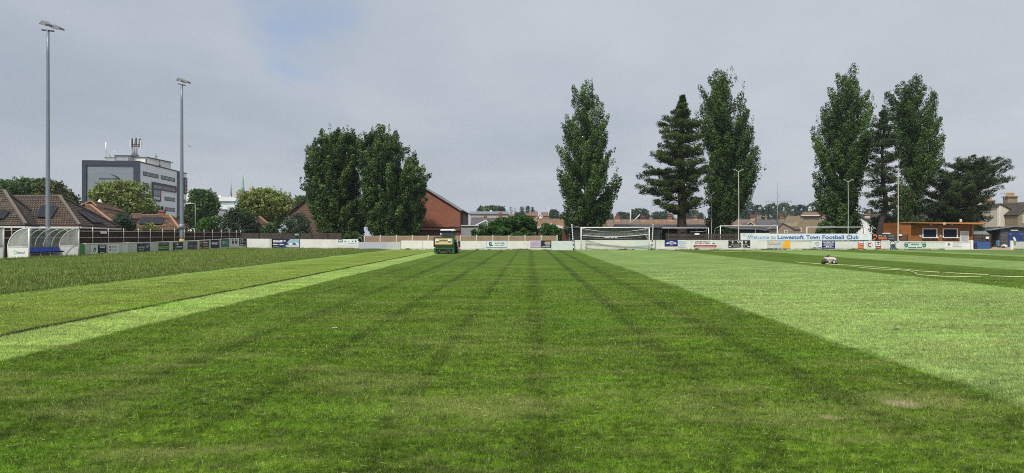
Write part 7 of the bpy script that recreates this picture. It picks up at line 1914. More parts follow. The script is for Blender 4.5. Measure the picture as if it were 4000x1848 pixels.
# ------------------------------------------------------------------ floodlights
def lamp_head(parent, c, ang, tilt, s=1.0, name='floodlight_head', hm=None):
    hm = hm or LGREY
    """flat-topped floodlight; ang = heading of its front, tilt downwards"""
    d = Vector((math.cos(ang), math.sin(ang), 0)); sdv = Vector((-d.y, d.x, 0)); c = Vector(c)
    def q(f, s_, u): 
        ct, st_ = math.cos(tilt), math.sin(tilt)
        return c + d * (f * ct + u * st_) * s + sdv * s_ * s + Vector((0, 0, 1)) * (u * ct - f * st_) * s
    mb = MB()
    mb.hexa([q(-0.42, -0.30, -0.06), q(0.5, -0.36, -0.12), q(0.5, 0.36, -0.12), q(-0.42, 0.30, -0.06), q(-0.34, -0.26, 0.26), q(0.45, -0.30, 0.06), q(0.45, 0.30, 0.06), q(-0.34, 0.26, 0.26)], hm)
    h = mb.build(name, parent)
    mb = MB(); mb.hexa([q(-0.36, -0.27, -0.085), q(0.46, -0.33, -0.14), q(0.46, 0.33, -0.14), q(-0.36, 0.27, -0.085), q(-0.36, -0.27, -0.062), q(0.46, -0.33, -0.122), q(0.46, 0.33, -0.122), q(-0.36, 0.27, -0.062)], GLASSD); mb.build('lens', h)
    mb = MB(); mb.tube([q(-0.30, -0.34, 0.05), q(-0.5, -0.34, -0.12), q(-0.5, 0.34, -0.12), q(-0.30, 0.34, 0.05)], 0.025 * s, GREY, 5); mb.build('bracket', h)
    return h

def floodlight(px, Y, top, r0, r1, label, arm=0.55, band=None, rot=-0.35):
    x = PX(px, Y); H = PZ(top, Y)
    f = empty('floodlight_pole', (x, Y, 0), label, 'floodlight')
    mb = MB(); n = 10; mb.tube([(x, Y, H * i / n - (0.05 if i == 0 else 0)) for i in range(n + 1)], [r0 + (r1 - r0) * i / n for i in range(n + 1)], GALV, 12)
    mb.build('pole', f)
    mb = MB()
    for i in range(6, 19): z = H * i / 19; rr_ = r0 + (r1 - r0) * i / 19; mb.box(x - 0.04, x + 0.01, Y - rr_ - 0.01, Y - rr_ + 0.03, z, z + 0.06, GREY)
    mb.build('step_sockets', f)
    if band: z0, z1 = band; MB().lathe((x, Y, z0), [(r0 * 1.12, 0), (r0 * 1.12, z1 - z0)], YELLOW, 14).build('yellow_band', f)
    d = Vector((math.cos(rot), math.sin(rot) , 0))
    a = Vector((x, Y, H)) - d * arm; b = Vector((x, Y, H)) + d * arm
    MB().bar(a + Vector((0, 0, 0.12)), b - Vector((0, 0, 0.1)), 0.12, 0.1, DGREY).build('cross_arm', f)
    return f, a, b
f1, a, b = floodlight(187, 52.6, 120, 0.165, 0.105, 'tall galvanised floodlight pole rising behind the first dugout', arm=0.62)
HEADG = mat('floodlight_casing', (0.20, 0.20, 0.20), 0.5, 0.1)
T1 = Vector((PX(187, 52.6), 52.6, PZ(120, 52.6))); lamp_head(f1, T1 + Vector((-0.12, 0, 0.50)), -0.5, 0.30, 0.85, hm=HEADG); lamp_head(f1, T1 + Vector((0.78, 0, 0.20)), -0.3, 0.22, 0.75, hm=HEADG)
f2, a, b = floodlight(710, 69.6, 331, 0.205, 0.12, 'tall galvanised floodlight pole with a yellow band rising behind the left wall adverts', arm=0.45, band=(0.93, 1.15))
T2 = Vector((PX(710, 69.6), 69.6, PZ(331, 69.6))); lamp_head(f2, T2 + Vector((-0.05, 0, 0.42)), -0.5, 0.28, 0.85, hm=HEADG); lamp_head(f2, T2 + Vector((0.42, 0, 0.30)), -0.3, 0.2, 0.8, hm=HEADG)
MB().lathe((PX(710, 69.6), 69.6, 2.2), [(0.26, 0), (0.26, 0.5)], GALV, 12).build('access_box', f2)

POLEW = mat('old_pole_paint', (0.42, 0.40, 0.34), 0.7, 0.2, 1.0, dirt=(0.40, 0.28, 0.14), dirt_amt=0.4)
def small_flood(px, Y, top, bot, label, m=POLEW, w=0.09, arm=0.55, cross=None):
    x = PX(px, Y); H = PZ(top, Y); f = empty('lamp_pole', (x, Y, 0), label, 'floodlight')
    MB().tube([(x, Y, -0.05), (x, Y, 1.1), (x, Y, 1.11), (x + 0.03, Y, H * .6), (x, Y, H)], [w * 1.3, w * 1.3, w, w * 0.85, w * 0.6], m, 8).build('pole', f)
    MB().tube([(x - arm * .7, Y, H + .12), (x, Y, H - 0.02), (x + arm * .7, Y, H + .12)], 0.03, LGREY, 5).build('cross_arm', f)
    for s in (-1, 1): lamp_head(f, (x + s * arm, Y, H + 0.2), 0 if s > 0 else math.pi, -0.25, 0.25, hm=GREY)
    if cross: MB().tube([(x - .25, Y, PZ(cross, Y)), (x + .25, Y, PZ(cross, Y))], 0.02, LGREY, 5).build('rung', f)
    return f
small_flood(2885, 74.4, 670, 940, 'slim rusty-cream lamp pole in front of the tallest poplar', w=0.055, arm=0.42)
small_flood(3313, 76.2, 710, 910, 'slim white lamp pole in front of the broad-shouldered poplar', m=GREY, w=0.05, arm=0.4)
small_flood(3508, 77.0, 668, 940, 'slim cream lamp pole beside the orange kiosk', cross=712, w=0.065, arm=0.45)
small_flood(2779, 86.0, 760, 900, 'faint thin grey pole between large pine and tallest poplar', m=GREY, w=0.05, arm=0.3)

def street_lamp(px, Y, top, px_head, label, s=1):
    x = PX(px, Y); H = PZ(top, Y); xh = PX(px_head, Y)
    f = empty('street_lamp', (x, Y, 0), label, 'street lamp')
    MB().tube([(x, Y, -0.05), (x, Y, H - 0.12), (x - 0.05, Y, H), (xh + 0.5, Y, H + 0.10)], [0.08, 0.06, 0.055, 0.04], mat('lamp_post_green_grey', (0.36, 0.42, 0.38)), 8).build('pole', f)
    MB().hexa([(xh, Y - .14, H + .04), (xh + .75, Y - .12, H + .02), (xh + .75, Y + .12, H + .02), (xh, Y + .14, H + .04), (xh + .05, Y - .1, H + .16), (xh + .75, Y - .08, H + .2), (xh + .75, Y + .08, H + .2), (xh + .05, Y + .1, H + .16)], LGREY).build('lamp_head', f)
street_lamp(763, 100, 797, 727, 'pale green-grey street lamp with its arm bent to the left')
street_lamp(741, 118, 806, 752, 'shorter grey lamp post just left of the bent street lamp')

# ------------------------------------------------------------------ dugouts
CLEAR = glassy('scuffed_polycarbonate', (0.52, 0.55, 0.50), 0.3, 0.42)
SEATB = mat('blue_plastic_seat', (0.012, 0.065, 0.45), 0.4, 0.08)
ORG = Vector((0, 0, 0))
def arc(nz=9):
    """back to front curve of the shell, x from -1.4 (back) to 0 (front)"""
    pts = [(-1.40, 0.0), (-1.42, 0.75)]
    for i in range(1, nz + 1):
        a = math.pi / 2 * i / nz; pts.append((-1.42 + 1.42 * (1 - math.cos(a)), 0.75 + 1.30 * math.sin(a)))
    return pts
dg = empty('dugout', (0, 0, 0), 'x', 'dugout', 'team dugouts on the left touchline')
AP = arc(); LEN = 5.0
for k_, yy in enumerate((0.0, LEN)):
    mb = MB(); mb.tube([(x, yy, z) for x, z in AP], 0.04, WHITE, 7); mb.tube([(0, yy, 0), (0, yy, 2.05)], 0.045, WHITE, 7); mb.tube([(-1.42, yy, 0.80), (0, yy, 0.80)], 0.03, WHITE, 6); mb.build('end_frame', dg)
    fr = Fr((-1.40, yy, 0), (1, 0, 0), (0, -1, 0))
    mb = MB(); mb.fpoly(fr, [(0.03, 0.02), (1.37, 0.02), (1.37, 0.78), (0.0, 0.78)], -0.012, 0.012, WHITE)
    if k_ == 0:
        mb.fdisc(fr, 0.48, 0.46, 0.11, 0.014, 0.018, mat('mint_logo', (0.20, 0.55, 0.38)), 14, 0.14, 0, 2 * math.pi, 0.07); mb.ft(fr, 'Harrod', 0.62, 0.36, 0.17, mat('grey_green_logo', (0.16, 0.25, 0.29)), 0.018, 0.02, 0.48, 0.12)
    mb.build('end_panel', dg)
    mb = MB(); mb.fpoly(fr, [(0.02, 0.80), (1.36, 0.80), (1.36, 2.0)] + [(x + 1.40, z - 0.02) for x, z in AP[2:-1]][::-1], -0.004, 0.004, CLEAR); mb.build('side_window', dg)
for i in range(1, 6):
    yy = LEN * i / 6; MB().tube([(x, yy, z) for x, z in AP[1:]], 0.028, WHITE_OLD, 6).build('hoop', dg)
mb = MB(); mb.tube([(0, 0, 2.05), (0, LEN, 2.05)], 0.045, WHITE, 7); mb.build('front_rail', dg)
mb = MB()
n = len(AP)
vs = [(x, y, z) for y in (0.03, LEN - 0.03) for x, z in AP[1:]]
mb.add(vs, [(i, i + 1, n - 1 + i + 1, n - 1 + i) for i in range(n - 2)], CLEAR, True); mb.build('curved_roof', dg)
MB().box(-1.44, -1.40, 0.04, LEN - 0.04, 0.12, 0.74, mat('grey_back_board', (0.22, 0.22, 0.21), 0.8, 0.15)).build('back_board', dg)
MB().tube([(-1.35, 0.1, 0.05), (-1.35, LEN - 0.1, 0.05)], 0.03, WHITE_OLD, 6).build('base_rail', dg)
bench = MB(); bench.tube([(-0.92, 0.15, 0.36), (-0.92, 4.45, 0.36)], 0.03, WHITE_OLD, 6); bench.tube([(-1.12, 0.15, 0.36), (-1.12, 4.45, 0.36)], 0.03, WHITE_OLD, 6)
bo = bench.build('bench_frame', dg)
for i in range(5): y = 0.3 + i * 1.0; MB().tube([(-0.9, y, 0), (-0.9, y, 0.36)], 0.03, WHITE_OLD, 6).build('leg', bo)
def bucket(y):
    w_ = 0.225
    w_ = 0.17
    prof = [(-0.72, 0.44), (-0.78, 0.40), (-0.98, 0.385), (-1.12, 0.42), (-1.18, 0.52), (-1.22, 0.66), (-1.25, 0.77)]
    hw = [0.15, 0.17, 0.175, 0.178, 0.175, 0.16, 0.09]
    vs = []; fs = []
    for (x, z), h in zip(prof, hw):
        for k_ in range(5):
            s_ = (k_ - 2) / 2; e = abs(s_) ** 2.2 * 0.05
            vs.append((x + e * (0.6 if z > 0.5 else 0), y + s_ * h, z + (e if z <= 0.5 else -e * 0.6)))
    for i in range(len(prof) - 1):
        for k_ in range(4): fs.append((i * 5 + k_, i * 5 + k_ + 1, (i + 1) * 5 + k_ + 1, (i + 1) * 5 + k_))
    n0 = len(vs); vs += [(a + 0.03 * (c > 0.5) , b, c - 0.03) for a, b, c in vs[:n0]]
    fs += [tuple(reversed([j + n0 for j in f])) for f in fs]
    return MB().add(vs, fs, SEATB, True)
for i in range(12): bucket(0.22 + i * 0.385).build('seat', dg)
dg.location = (UX(-32.9, 45.4), 45.4, 0); rz_ = -math.atan(KX); dg.rotation_euler = (0, 0, rz_)
dg['label'] = 'white framed dugout with clear curved shell and a row of blue seats'
copy_tree(dg, (UX(-32.9, 38.2), 38.2, 0), 'second white dugout cut off by the left edge of the photo', rz_)

# green bench-like barrier seen through the dugout
mb = MB(); Yg = 50.8; mb.hexa([(UX(-33.9, Yg), Yg, 0), (UX(-33.1, Yg), Yg, 0), (UX(-33.1, Yg + .3), Yg + .3, 0), (UX(-33.9, Yg + .3), Yg + .3, 0), (UX(-33.9, Yg), Yg, .98), (UX(-33.1, Yg), Yg, .98), (UX(-33.1, Yg + .3), Yg + .3, .98), (UX(-33.9, Yg + .3), Yg + .3, .98)], GREEN)
tag(mb.build('green_barrier', loc=(UX(-33.5, Yg), Yg, 0)), 'green barrier showing through the far end of the dugout', 'barrier')

# ------------------------------------------------------------------ mower
Y = 59.0; X0 = PX(1733, Y)
mw = empty('ride_on_mower', (X0, Y, 0), 'green and cream compact tractor with a rear grass collector mowing away', 'tractor')
CREAM = mat('cream_hopper', (0.48, 0.41, 0.20), 0.55, 0.08, 1.5)
OLIVE = mat('grassy_hopper', (0.20, 0.18, 0.07), 0.8, 0.3, 4)
MGREEN = mat('machine_green', (0.018, 0.12, 0.035), 0.45, 0.12)
TYRE = mat('rubber', (0.018, 0.018, 0.019), 0.85, 0.2)
CABG = glassy('cab_glass', (0.05, 0.075, 0.085), 0.2, 0.6)
def mx(px): return PX(px, Y)
def mz(py): return PZ(py, Y)
y0 = Y                      # rear face of the collector
fr = Fr((mx(1698), y0, 0), (1, 0, 0), (0, -1, 0)); XX = lambda p: mx(p) - mx(1698)
# the hopper bows out: upper cream door, lower olive chute
mb = MB()
mb.hexa([(mx(1699), y0 - 0.05, mz(955)), (mx(1767), y0 - 0.05, mz(955)), (mx(1767), y0 + 1.1, mz(955)), (mx(1699), y0 + 1.1, mz(955)), (mx(1698), y0 + 0.12, mz(926)), (mx(1767), y0 + 0.12, mz(926)), (mx(1767), y0 + 1.1, mz(926)), (mx(1698), y0 + 1.1, mz(926))], CREAM)
hp = mb.build('hopper', mw)
mb = MB(); mb.pbox(1697, 1768, 924.5, 926.5, Y, 1.2, BLACK); mb.build('hopper_rim', hp)
for a, b in ((1702, 1714), (1749, 1761)):
    mb = MB(); mb.add([(mx(a + 1), y0 + 0.06, mz(935)), (mx(b - 1), y0 + 0.06, mz(935)), (mx(b), y0 - 0.10, mz(942)), (mx(a), y0 - 0.10, mz(942)), (mx(a + 1), y0 + 0.02, mz(943)), (mx(b - 1), y0 + 0.02, mz(943))], [(3, 2, 1, 0), (4, 5, 2, 3), (0, 4, 3), (1, 2, 5)], LGREY); mb.build('vent_hood', hp)
MB().box(mx(1716), mx(1748), y0 - 0.03, y0 + 0.03, mz(940), mz(937), OLIVE).build('grille', hp)
mb = MB(); mb.hexa([(mx(1700), y0 + 0.18, mz(967)), (mx(1766), y0 + 0.18, mz(967)), (mx(1766), y0 + 1.0, mz(967)), (mx(1700), y0 + 1.0, mz(967)), (mx(1699), y0 + 0.0, mz(955.5)), (mx(1767), y0 + 0.0, mz(955.5)), (mx(1767), y0 + 1.0, mz(955.5)), (mx(1699), y0 + 1.0, mz(955.5))], OLIVE); mb.build('chute', hp)
MB().box(mx(1693), mx(1697.5), y0 + 0.05, y0 + 0.9, mz(965), mz(929), BLACK).build('side_arm', mw)
MB().box(mx(1768), mx(1771.5), y0 + 0.05, y0 + 0.9, mz(965), mz(928), MGREEN).build('side_arm', mw)
mb = MB(); mb.box(mx(1696), mx(1773), y0 + 0.0, y0 + 1.0, mz(974), mz(967.5), MGREEN); mb.box(mx(1694.5), mx(1702), y0, y0 + 1.0, mz(988), mz(972), MGREEN); mb.box(mx(1766), mx(1773), y0, y0 + 1.0, mz(988), mz(972), MGREEN); mb.box(mx(1703), mx(1765), y0 + 0.35, y0 + 0.5, mz(984), mz(974), OLIVE)
mb.build('mower_deck', mw)
for a in (1712, 1751):
    mb = MB(); wheel(mb, (mx(a), y0 - 0.05, 0.17), 0.17, 0.16, TYRE, 'X', 12, GREY); rw = mb.build('roller_wheel', mw)
    mb = MB(); mb.bar((mx(a) + .1, y0 + .0, 0.17), (mx(a) + .1, y0 + 0.2, mz(974)), 0.04, 0.05, GREY); mb.build('fork', rw)
mb = MB(); mb.tube([(mx(1703), y0 + 0.1, 0.1), (mx(1766), y0 + 0.1, 0.1)], 0.09, DGREY, 10); mb.build('roller', mw)
# tractor ahead of it
WHY = mat('wheel_yellow', (0.6, 0.45, 0.05))
for sgn in (-1, 1):
    cx = mx(1739) + sgn * 0.68 + (0.12 if sgn > 0 else 0)
    mb = MB(); mb.lathe((cx, y0 + 1.9, 0.55), [(0.42, -0.17), (0.55, -0.12), (0.55, 0.12), (0.42, 0.17)], TYRE, 20, 'X'); mb.lathe((cx, y0 + 1.9, 0.55), [(0.3, -0.14), (0.3, 0.18)], WHY, 14, 'X')
    for i in range(16):
        a_ = i * math.pi / 8; mb.box(cx - 0.16, cx + 0.16, y0 + 1.9 + 0.53 * math.cos(a_) - .03, y0 + 1.9 + 0.53 * math.cos(a_) + .03, 0.55 + 0.53 * math.sin(a_) - .03, 0.55 + 0.53 * math.sin(a_) + .03, TYRE)
    mb.build('rear_wheel', mw)
    mb = MB(); mb.lathe((mx(1739) + sgn * 0.55, y0 + 3.5, 0.33), [(0.25, -0.12), (0.33, -0.08), (0.33, 0.08), (0.25, 0.12)], TYRE, 16, 'X'); mb.build('front_wheel', mw)
    mb = MB(); mb.hexa([(cx - .2, y0 + 1.35, 0.95), (cx + .2, y0 + 1.35, 0.95), (cx + .2, y0 + 2.5, 1.0), (cx - .2, y0 + 2.5, 1.0), (cx - .2, y0 + 1.6, 1.14), (cx + .2, y0 + 1.6, 1.14), (cx + .2, y0 + 2.3, 1.16), (cx - .2, y0 + 2.3, 1.16)], MGREEN); mb.build('mudguard', mw)
MB().hexa([(mx(1739) - .3, y0 + 2.5, .5), (mx(1739) + .3, y0 + 2.5, .5), (mx(1739) + .28, y0 + 3.9, .5), (mx(1739) - .28, y0 + 3.9, .5), (mx(1739) - .3, y0 + 2.5, 1.25), (mx(1739) + .3, y0 + 2.5, 1.25), (mx(1739) + .26, y0 + 3.85, 1.05), (mx(1739) - .26, y0 + 3.85, 1.05)], MGREEN).build('bonnet', mw)
MB().box(mx(1739) - .25, mx(1739) + .25, y0 + 1.0, y0 + 3.4, 0.35, 0.75, BLACK).build('chassis', mw)
ca, cb_ = mx(1719), mx(1769); zc0, zc1 = 0.9, mz(900)
mb = MB(); mb.hexa([(mx(1714.5), y0 + 1.05, zc1), (mx(1772), y0 + 1.05, zc1), (mx(1772), y0 + 2.75, zc1), (mx(1714.5), y0 + 2.75, zc1), (mx(1717), y0 + 1.15, mz(895.5)), (mx(1769), y0 + 1.15, mz(895.5)), (mx(1769), y0 + 2.65, mz(895.5)), (mx(1717), y0 + 2.65, mz(895.5))], WHITE); mb.build('cab_roof', mw)
mb = MB(); mb.box(ca, cb_, y0 + 1.15, y0 + 2.65, zc1 - 0.09, zc1 - 0.001, NAVY)
for x in (ca, cb_ - 0.06, mx(1728) - 0.02, mx(1758) - 0.02):
    mb.box(x, x + 0.06, y0 + 1.2, y0 + 1.26, zc0, zc1 - 0.09, DGREY)
for x in (ca, cb_ - 0.06): mb.box(x, x + 0.06, y0 + 2.55, y0 + 2.61, zc0, zc1 - 0.09, DGREY)
mb.box(ca, cb_, y0 + 1.2, y0 + 2.6, 0.85, zc0, DGREY)
cf = mb.build('cab_frame', mw)
for q in ((ca + .06, cb_ - .06, y0 + 1.22, y0 + 1.23), (ca + .06, cb_ - .06, y0 + 2.57, y0 + 2.58)): MB().box(q[0], q[1], q[2], q[3], zc0, zc1 - 0.09, CABG).build('window', mw)
for x in (ca + .02, cb_ - .03): MB().box(x, x + .01, y0 + 1.27, y0 + 2.54, zc0, zc1 - 0.09, CABG).build('window', mw)
MB().box(mx(1739) - .22, mx(1739) + .22, y0 + 1.35, y0 + 1.45, 0.9, 1.35, BLACK).build('seat', mw)
mb = MB(); mb.box(mx(1709), mx(1715), y0 + 2.2, y0 + 2.25, mz(917), mz(910), WHITE); mb.tube([(mx(1712), y0 + 2.25, mz(913)), (ca, y0 + 2.4, mz(912))], 0.015, BLACK, 4); mb.build('mirror', mw)
MB().lathe((mx(1763), y0 + 1.1, mz(904)), [(0.05, 0), (0.07, 0.05), (0.05, 0.1)], LGREY, 8).build('work_lamp', mw)
mb = MB(); mb.tube([(mx(1783), y0 + 1.2, mz(948)), (mx(1783.5), y0 + 1.25, mz(980))], 0.03, PINKP, 6); mb.lathe((mx(1783), y0 + 1.2, mz(946)), [(0.05, 0), (0.09, 0.05), (0.05, 0.14)], LGREY, 8); mb.build('linkage_arm', mw)

# driver: one continuous skinned figure seated in the cab
def skinned(name, verts, edges, radii, root, m, lvl=2):
    me = bpy.data.meshes.new(name); me.from_pydata(verts, edges, []); me.materials.append(m)
    o = bpy.data.objects.new(name, me); COL.objects.link(o)
    sk = o.modifiers.new('skin', 'SKIN')
    if not me.skin_vertices: me.skin_vertices.new(name='')
    for i, r in enumerate(radii): me.skin_vertices[0].data[i].radius = (r, r); me.skin_vertices[0].data[i].use_root = (i == root)
    s = o.modifiers.new('sub', 'SUBSURF'); s.levels = lvl; s.render_levels = lvl
    return o
bx_, by_ = mx(1741), y0 + 1.72
V_ = [(0, 0, 0), (0, 0, .22), (0, -.02, .42), (0, -.01, .56), (0, .0, .66), (0, .01, .76), (0, .01, .84),   # pelvis .. crown
      (-.19, 0, .50), (-.26, .16, .28), (-.16, .40, .34), (.19, 0, .50), (.26, .16, .28), (.16, .40, .34),   # arms
      (-.12, .1, -.02), (-.15, .46, .04), (-.15, .52, -.36), (-.15, .66, -.40), (.12, .1, -.02), (.15, .46, .04), (.15, .52, -.36), (.15, .66, -.40)]
E_ = [(0, 1), (1, 2), (2, 3), (3, 4), (4, 5), (5, 6), (2, 7), (7, 8), (8, 9), (2, 10), (10, 11), (11, 12), (0, 13), (13, 14), (14, 15), (15, 16), (0, 17), (17, 18), (18, 19), (19, 20)]
R_ = [.15, .14, .155, .06, .085, .105, .06, .065, .048, .035, .065, .048, .035, .09, .065, .05, .045, .09, .065, .05, .045]
pr = skinned('person', V_, E_, R_, 0, mat('dark_work_clothes', (0.03, 0.032, 0.04), 0.9))
pr.location = (bx_, by_, 0.98); tag(pr, 'driver in dark work clothes seated in the mower cab, seen from behind', 'person')

# ------------------------------------------------------------------ travelling sprinkler robot and its hose
Y = 38.0; X0 = PX(3241, Y)
PINK = mat('faded_pink_shell', (0.62, 0.40, 0.42), 0.5, 0.08); PWHITE = mat('shell_white', (0.62, 0.55, 0.56), 0.45, 0.05)
rb_ = empty('sprinkler_robot', (X0, Y, 0), 'small pink and white four-wheeled travelling sprinkler with a black nozzle', 'robot')
def rx(px): return PX(px, Y)
def rz(py): return PZ(py, Y)
mb = MB()
mb.hexa([(rx(3223), Y - .2, rz(1023)), (rx(3248), Y - .2, rz(1023)), (rx(3266), Y + .18, rz(1020)), (rx(3226), Y + .25, rz(1020)), (rx(3220), Y - .24, rz(1008)), (rx(3251), Y - .24, rz(1008)), (rx(3268), Y + .2, rz(1008)), (rx(3224), Y + .28, rz(1008))], PINK)
bd = mb.build('body', rb_)
mb = MB(); mb.hexa([(rx(3219), Y - .25, rz(1008.2)), (rx(3251), Y - .25, rz(1008.2)), (rx(3263), Y + .22, rz(1006)), (rx(3222), Y + .28, rz(1006)), (rx(3221), Y - .2, rz(1003.5)), (rx(3250), Y - .2, rz(1003)), (rx(3258), Y + .15, rz(1002)), (rx(3225), Y + .2, rz(1002.5))], PWHITE)
mb.lathe((rx(3257), Y - .02, rz(1012)), [(0.02, -0.17), (0.11, -0.16), (0.135, -0.05), (0.13, 0.16), (0.03, 0.17)], PWHITE, 12, 'Y'); mb.build('cover', rb_)
for a, yy, rr_ in ((3215, .02, .12), (3225, -.22, .11), (3249.5, -.3, .115), (3267.5, .0, .12)):
    mb = MB(); mb.lathe((rx(a), Y + yy, rr_), [(rr_ * .8, -.05), (rr_, -.03), (rr_, .03), (rr_ * .8, .05)], TYRE, 16, 'Y'); wo = mb.build('wheel', rb_)
    MB().lathe((rx(a), Y + yy, rr_), [(rr_ * .62, -.056), (rr_ * .62, .02)], LGREY if a > 3240 else DGREY, 14, 'Y').build('hub', wo)
MB().box(rx(3222), rx(3266), Y - .15, Y + .12, 0.07, rz(1020), BLACK).build('chassis', rb_)
mb = MB(); mb.tube([(rx(3232), Y, rz(1003)), (rx(3232.5), Y, rz(998))], 0.03, BLACK, 7); mb.lathe((rx(3233), Y, rz(998.5)), [(0.03, 0), (0.06, .02), (0.05, .06), (0.02, .08)], BLACK, 9); mb.tube([(rx(3228), Y, rz(998)), (rx(3233), Y, rz(995.5)), (rx(3241), Y - .02, rz(993.5))], 0.018, BLACK, 6); mb.build('nozzle', rb_)
rb_.scale = (0.9, 0.9, 0.9)
HOSE = mat('pale_yellow_hose', (0.58, 0.60, 0.30), 0.5, 0.08)
def gp(px, py):             # point on the grass seen at a pixel
    Yg = CH * F / (py - HY); return Vector((PX(px, Yg), Yg, 0.035))
mb = MB(); mb.tube([(rx(3222), Y - .26, rz(1013)), (rx(3222), Y - .42, rz(1017)), (rx(3224), Y - .6, 0.12), tuple(gp(3229, 1033.5)), tuple(gp(3222, 1034)), tuple(gp(3260, 1037)), tuple(gp(3306, 1039))], 0.022, HOSE, 6); mb.build('hose_tail', rb_)
def hose(pts, label, r=0.017):
    P_ = [gp(*p) for p in pts]; mb = MB(); mb.tube(P_, r, HOSE, 6); tag(mb.build('hose', loc=P_[0]), label, 'hose', 'watering hose lying on the pitch')
hose([(3306, 1039), (3340, 1040), (3400, 1045), (3470, 1050), (3540, 1056), (3560, 1058), (3590, 1062), (3670, 1067)], 'pale yellow hose run leading right from the robot over the dark stripe')
hose([(3312, 1043), (3370, 1049), (3430, 1054), (3500, 1057), (3552, 1061), (3580, 1070), (3576, 1074), (3600, 1078), (3680, 1083), (3760, 1084), (3830, 1084)], 'lower pale yellow hose run with a kink in it')
hose([(3680, 1067), (3740, 1071), (3800, 1074), (3862, 1076)], 'short straight length of pale hose above the kinked run')
hose([(3868, 1082), (3920, 1083), (3960, 1085), (4000, 1084), (4060, 1085)], 'end of the pale hose running out at the right edge')
hose([(3104, 1022), (3112, 1026), (3130, 1029), (3170, 1031), (3206, 1034)], 'short curl of pale hose left of the robot')
mb = MB(); mb.lathe(gp(3304, 1039), [(0.03, -0.02), (0.05, 0), (0.05, 0.05), (0.03, 0.07)], TAN, 8, 'X'); tag(mb.build('hose_coupling', loc=gp(3304, 1039)), 'brown coupling joining the hoses behind the robot', 'coupling')
LINEW = mat('old_line_paint', (0.60, 0.62, 0.36), 0.9, 0.12)
mb = MB()
for a, b, ya, yb in ((2790, 2830, 985.6, 985.6), (2836, 2900, 985, 985), (2912, 3010, 985.5, 985.8), (3034, 3060, 986.5, 987)):
    p, q = gp(a, ya), gp(b, yb); mb.add([(p.x, p.y - .5, .03), (q.x, q.y - .5, .03), (q.x, q.y + .5, .03), (p.x, p.y + .5, .03)], [(0, 1, 2, 3)], LINEW)
mb.build('pitch_marking', kind='structure')
mb = MB(); p, q = gp(3545, 983.5), gp(3562, 984); mb.add([(p.x, p.y - .4, .03), (q.x, q.y - .4, .03), (q.x, q.y + .4, .03), (p.x, p.y + .4, .03)], [(0, 1, 2, 3)], LINEW); mb.build('pitch_marking', kind='structure')

# line marking machine against the wall
Y = 73.0
lm = empty('line_marker', (PX(3495, Y), Y, 0), 'blue and white wheeled line marking machine parked against the wall below the kiosk', 'line marker')
LMB = mat('line_marker_blue', (0.06, 0.11, 0.19), 0.5, 0.15)
fr = cam_frame(3487, Y, 0)
MB().fdisc(fr, 0.0, 0.62, 0.30, -0.03, 0.03, LMB, 20, 0.36, 0, 2 * math.pi, 0.25).build('hose_ring', lm)
MB().fdisc(fr, 0.06, 0.5, 0.17, -0.12, 0.06, DGREY, 14).build('paint_drum', lm)
mb = MB(); mb.fpoly(fr, [(-.22, .12), (.34, .12), (.3, .34), (-.16, .34)], -0.15, 0.05, LMB); mb.build('base', lm)
for dx, r_ in ((-0.16, .12), (.38, .11)):
    mb = MB(); mb.lathe((PX(3487, Y) + dx, Y - .08, r_), [(r_ * .8, -.04), (r_, -.02), (r_, .02), (r_ * .8, .04)], TYRE, 12, 'Y'); wo = mb.build('wheel', lm); MB().lathe((PX(3487, Y) + dx, Y - .125, r_), [(r_ * .5, 0), (r_ * .5, .02)], LGREY, 10, 'Y').build('hub', wo)
mb = MB(); mb.tube([fr.p(.2, .3), fr.p(.3, .7), fr.p(.55, 1.02)], 0.025, LMB, 6); mb.tube([fr.p(.32, .3), fr.p(.42, .7), fr.p(.7, .98)], 0.025, LMB, 6); mb.tube([fr.p(.5, 1.03), fr.p(.76, .98)], 0.03, LGREY, 6); mb.build('handle', lm)
mb = MB(); mb.fpoly(fr, [(.28, .2), (.44, .2), (.44, .7), (.36, .8), (.28, .7)], -0.08, 0.04, LGREY); mb.build('tank', lm)
# blue frame in front of the cars advert
Y = 79.0; x = PX(1098, Y)
bf_ = empty('football_trolley', (x, Y, 0), 'small blue metal trolley on the long grass in front of the cars advert', 'trolley')
mb = MB()
for a, b in (((-.3, .15), (.3, .15)), ((-.3, .15), (-.3, .6)), ((.3, .15), (.3, .6)), ((-.3, .6), (.3, .6)), ((-.3, .38), (.3, .38)), ((.1, .6), (.25, .85))): mb.tube([(x + a[0], Y, a[1]), (x + b[0], Y, b[1])], 0.035, BLUE, 6); mb.tube([(x + a[0], Y + .35, a[1]), (x + b[0], Y + .35, b[1])], 0.035, BLUE, 6)
mb.build('frame', bf_)
for dx in (-.28, .28):
    mb = MB(); mb.lathe((x + dx, Y - .02, .12), [(.1, -.03), (.12, 0), (.1, .03)], TYRE, 12, 'Y'); mb.build('wheel', bf_)

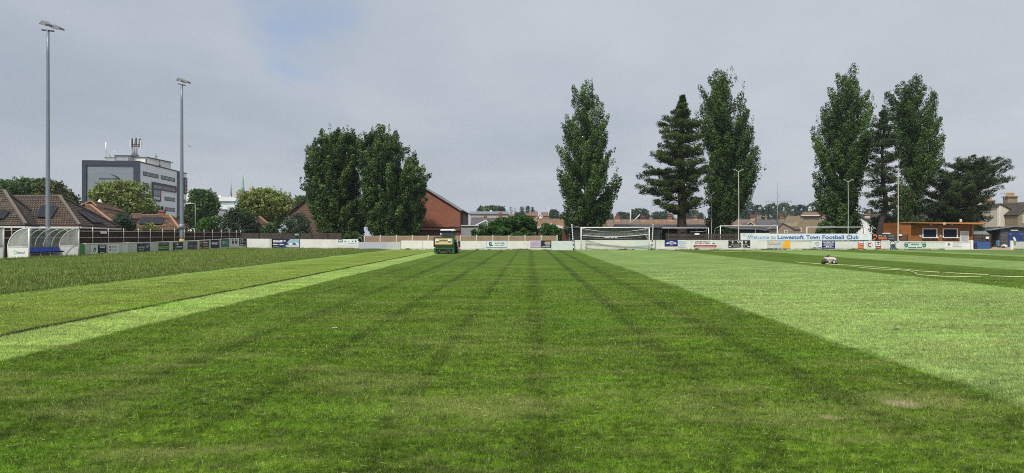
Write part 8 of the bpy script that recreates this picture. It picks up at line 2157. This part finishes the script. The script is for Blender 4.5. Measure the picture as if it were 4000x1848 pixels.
# ------------------------------------------------------------------ small things on the grass
def clod(px, py, r, m, label, name, cat, k=0.35, seed=0):
    p = gp(px, py); rr = random.Random(seed); mb = MB(); n = 9
    prof = [(r, 0), (r * .92, r * k * .5), (r * .55, r * k), (r * .1, r * k * 1.05)]; vs = []; fs = []
    for (q, h) in prof:
        for i in range(n): a = 2 * math.pi * i / n; s = 1 + rr.uniform(-.25, .25); vs.append((p.x + q * s * math.cos(a) * 1.3, p.y + q * s * math.sin(a), h * (1 + rr.uniform(-.2, .2)) + .004))
    for j in range(3):
        for i in range(n): fs.append((j * n + i, j * n + (i + 1) % n, (j + 1) * n + (i + 1) % n, (j + 1) * n + i))
    fs.append(tuple(range(3 * n, 4 * n))); mb.add(vs, fs, m, True); tag(mb.build(name, loc=(p.x, p.y, 0)), label, cat)
SOIL = mat('bare_sandy_soil', (0.30, 0.27, 0.17), 0.95, 0.2, 6)
CLOD = mat('dark_soil', (0.02, 0.016, 0.012), 0.95, 0.2, spec=0.1)
clod(800, 1580, .022, CLOD, 'black clod on the mown grass, right one of two', 'clod', 'clod', .5, 1)
clod(757, 1583, .018, CLOD, 'dark grey clod on the mown grass, left one of two', 'clod', 'clod', .5, 2)
clod(3504, 1288, .045, BROWN, 'small dark clod lying on the wide light stripe', 'clod', 'clod', .35, 3)
clod(1308, 1281, .045, LGREY, 'flat pale scrap on the dark stripe left of centre', 'scrap', 'scrap', .15, 4)
clod(1665, 1083, .06, LGREY, 'tiny white fleck far out near the mower', 'scrap', 'scrap', .15, 5)
# gull
p = P(742, 572, 120); mb = MB()
mb.tube([p + Vector((-.25, 0, 0)), p, p + Vector((.25, 0, .03))], [0.02, 0.07, 0.02], LGREY, 6)
mb.slab([p + Vector((.08, 0, .02)), p + Vector((-.06, 0, .02)), p + Vector((-.12, -.6, .16)), p + Vector((-.02, -.6, .16))], 0.02, LGREY); mb.slab([p + Vector((-.06, 0, .02)), p + Vector((.08, 0, .02)), p + Vector((.42, .6, .10)), p + Vector((.34, .6, .10))], 0.02, LGREY)
tag(mb.build('gull', loc=p), 'pale gull gliding in the sky right of the second floodlight', 'bird')
# ------------------------------------------------------------------ thin air
hm = bpy.data.materials.new('haze'); hm.use_nodes = True
hm.node_tree.nodes.clear(); t = NT(hm.node_tree)
pv = t.n('ShaderNodeVolumePrincipled', {'Color': (0.80, 0.87, 1.0, 1), 'Density': 0.0002, 'Anisotropy': 0.1})
ho = t.n('ShaderNodeOutputMaterial'); hm.node_tree.links.new(pv.outputs[0], ho.inputs['Volume'])
hz_o = MB().box(-1700, 1700, -80, 1850, -1.0, 75, hm).build('haze', kind='stuff')
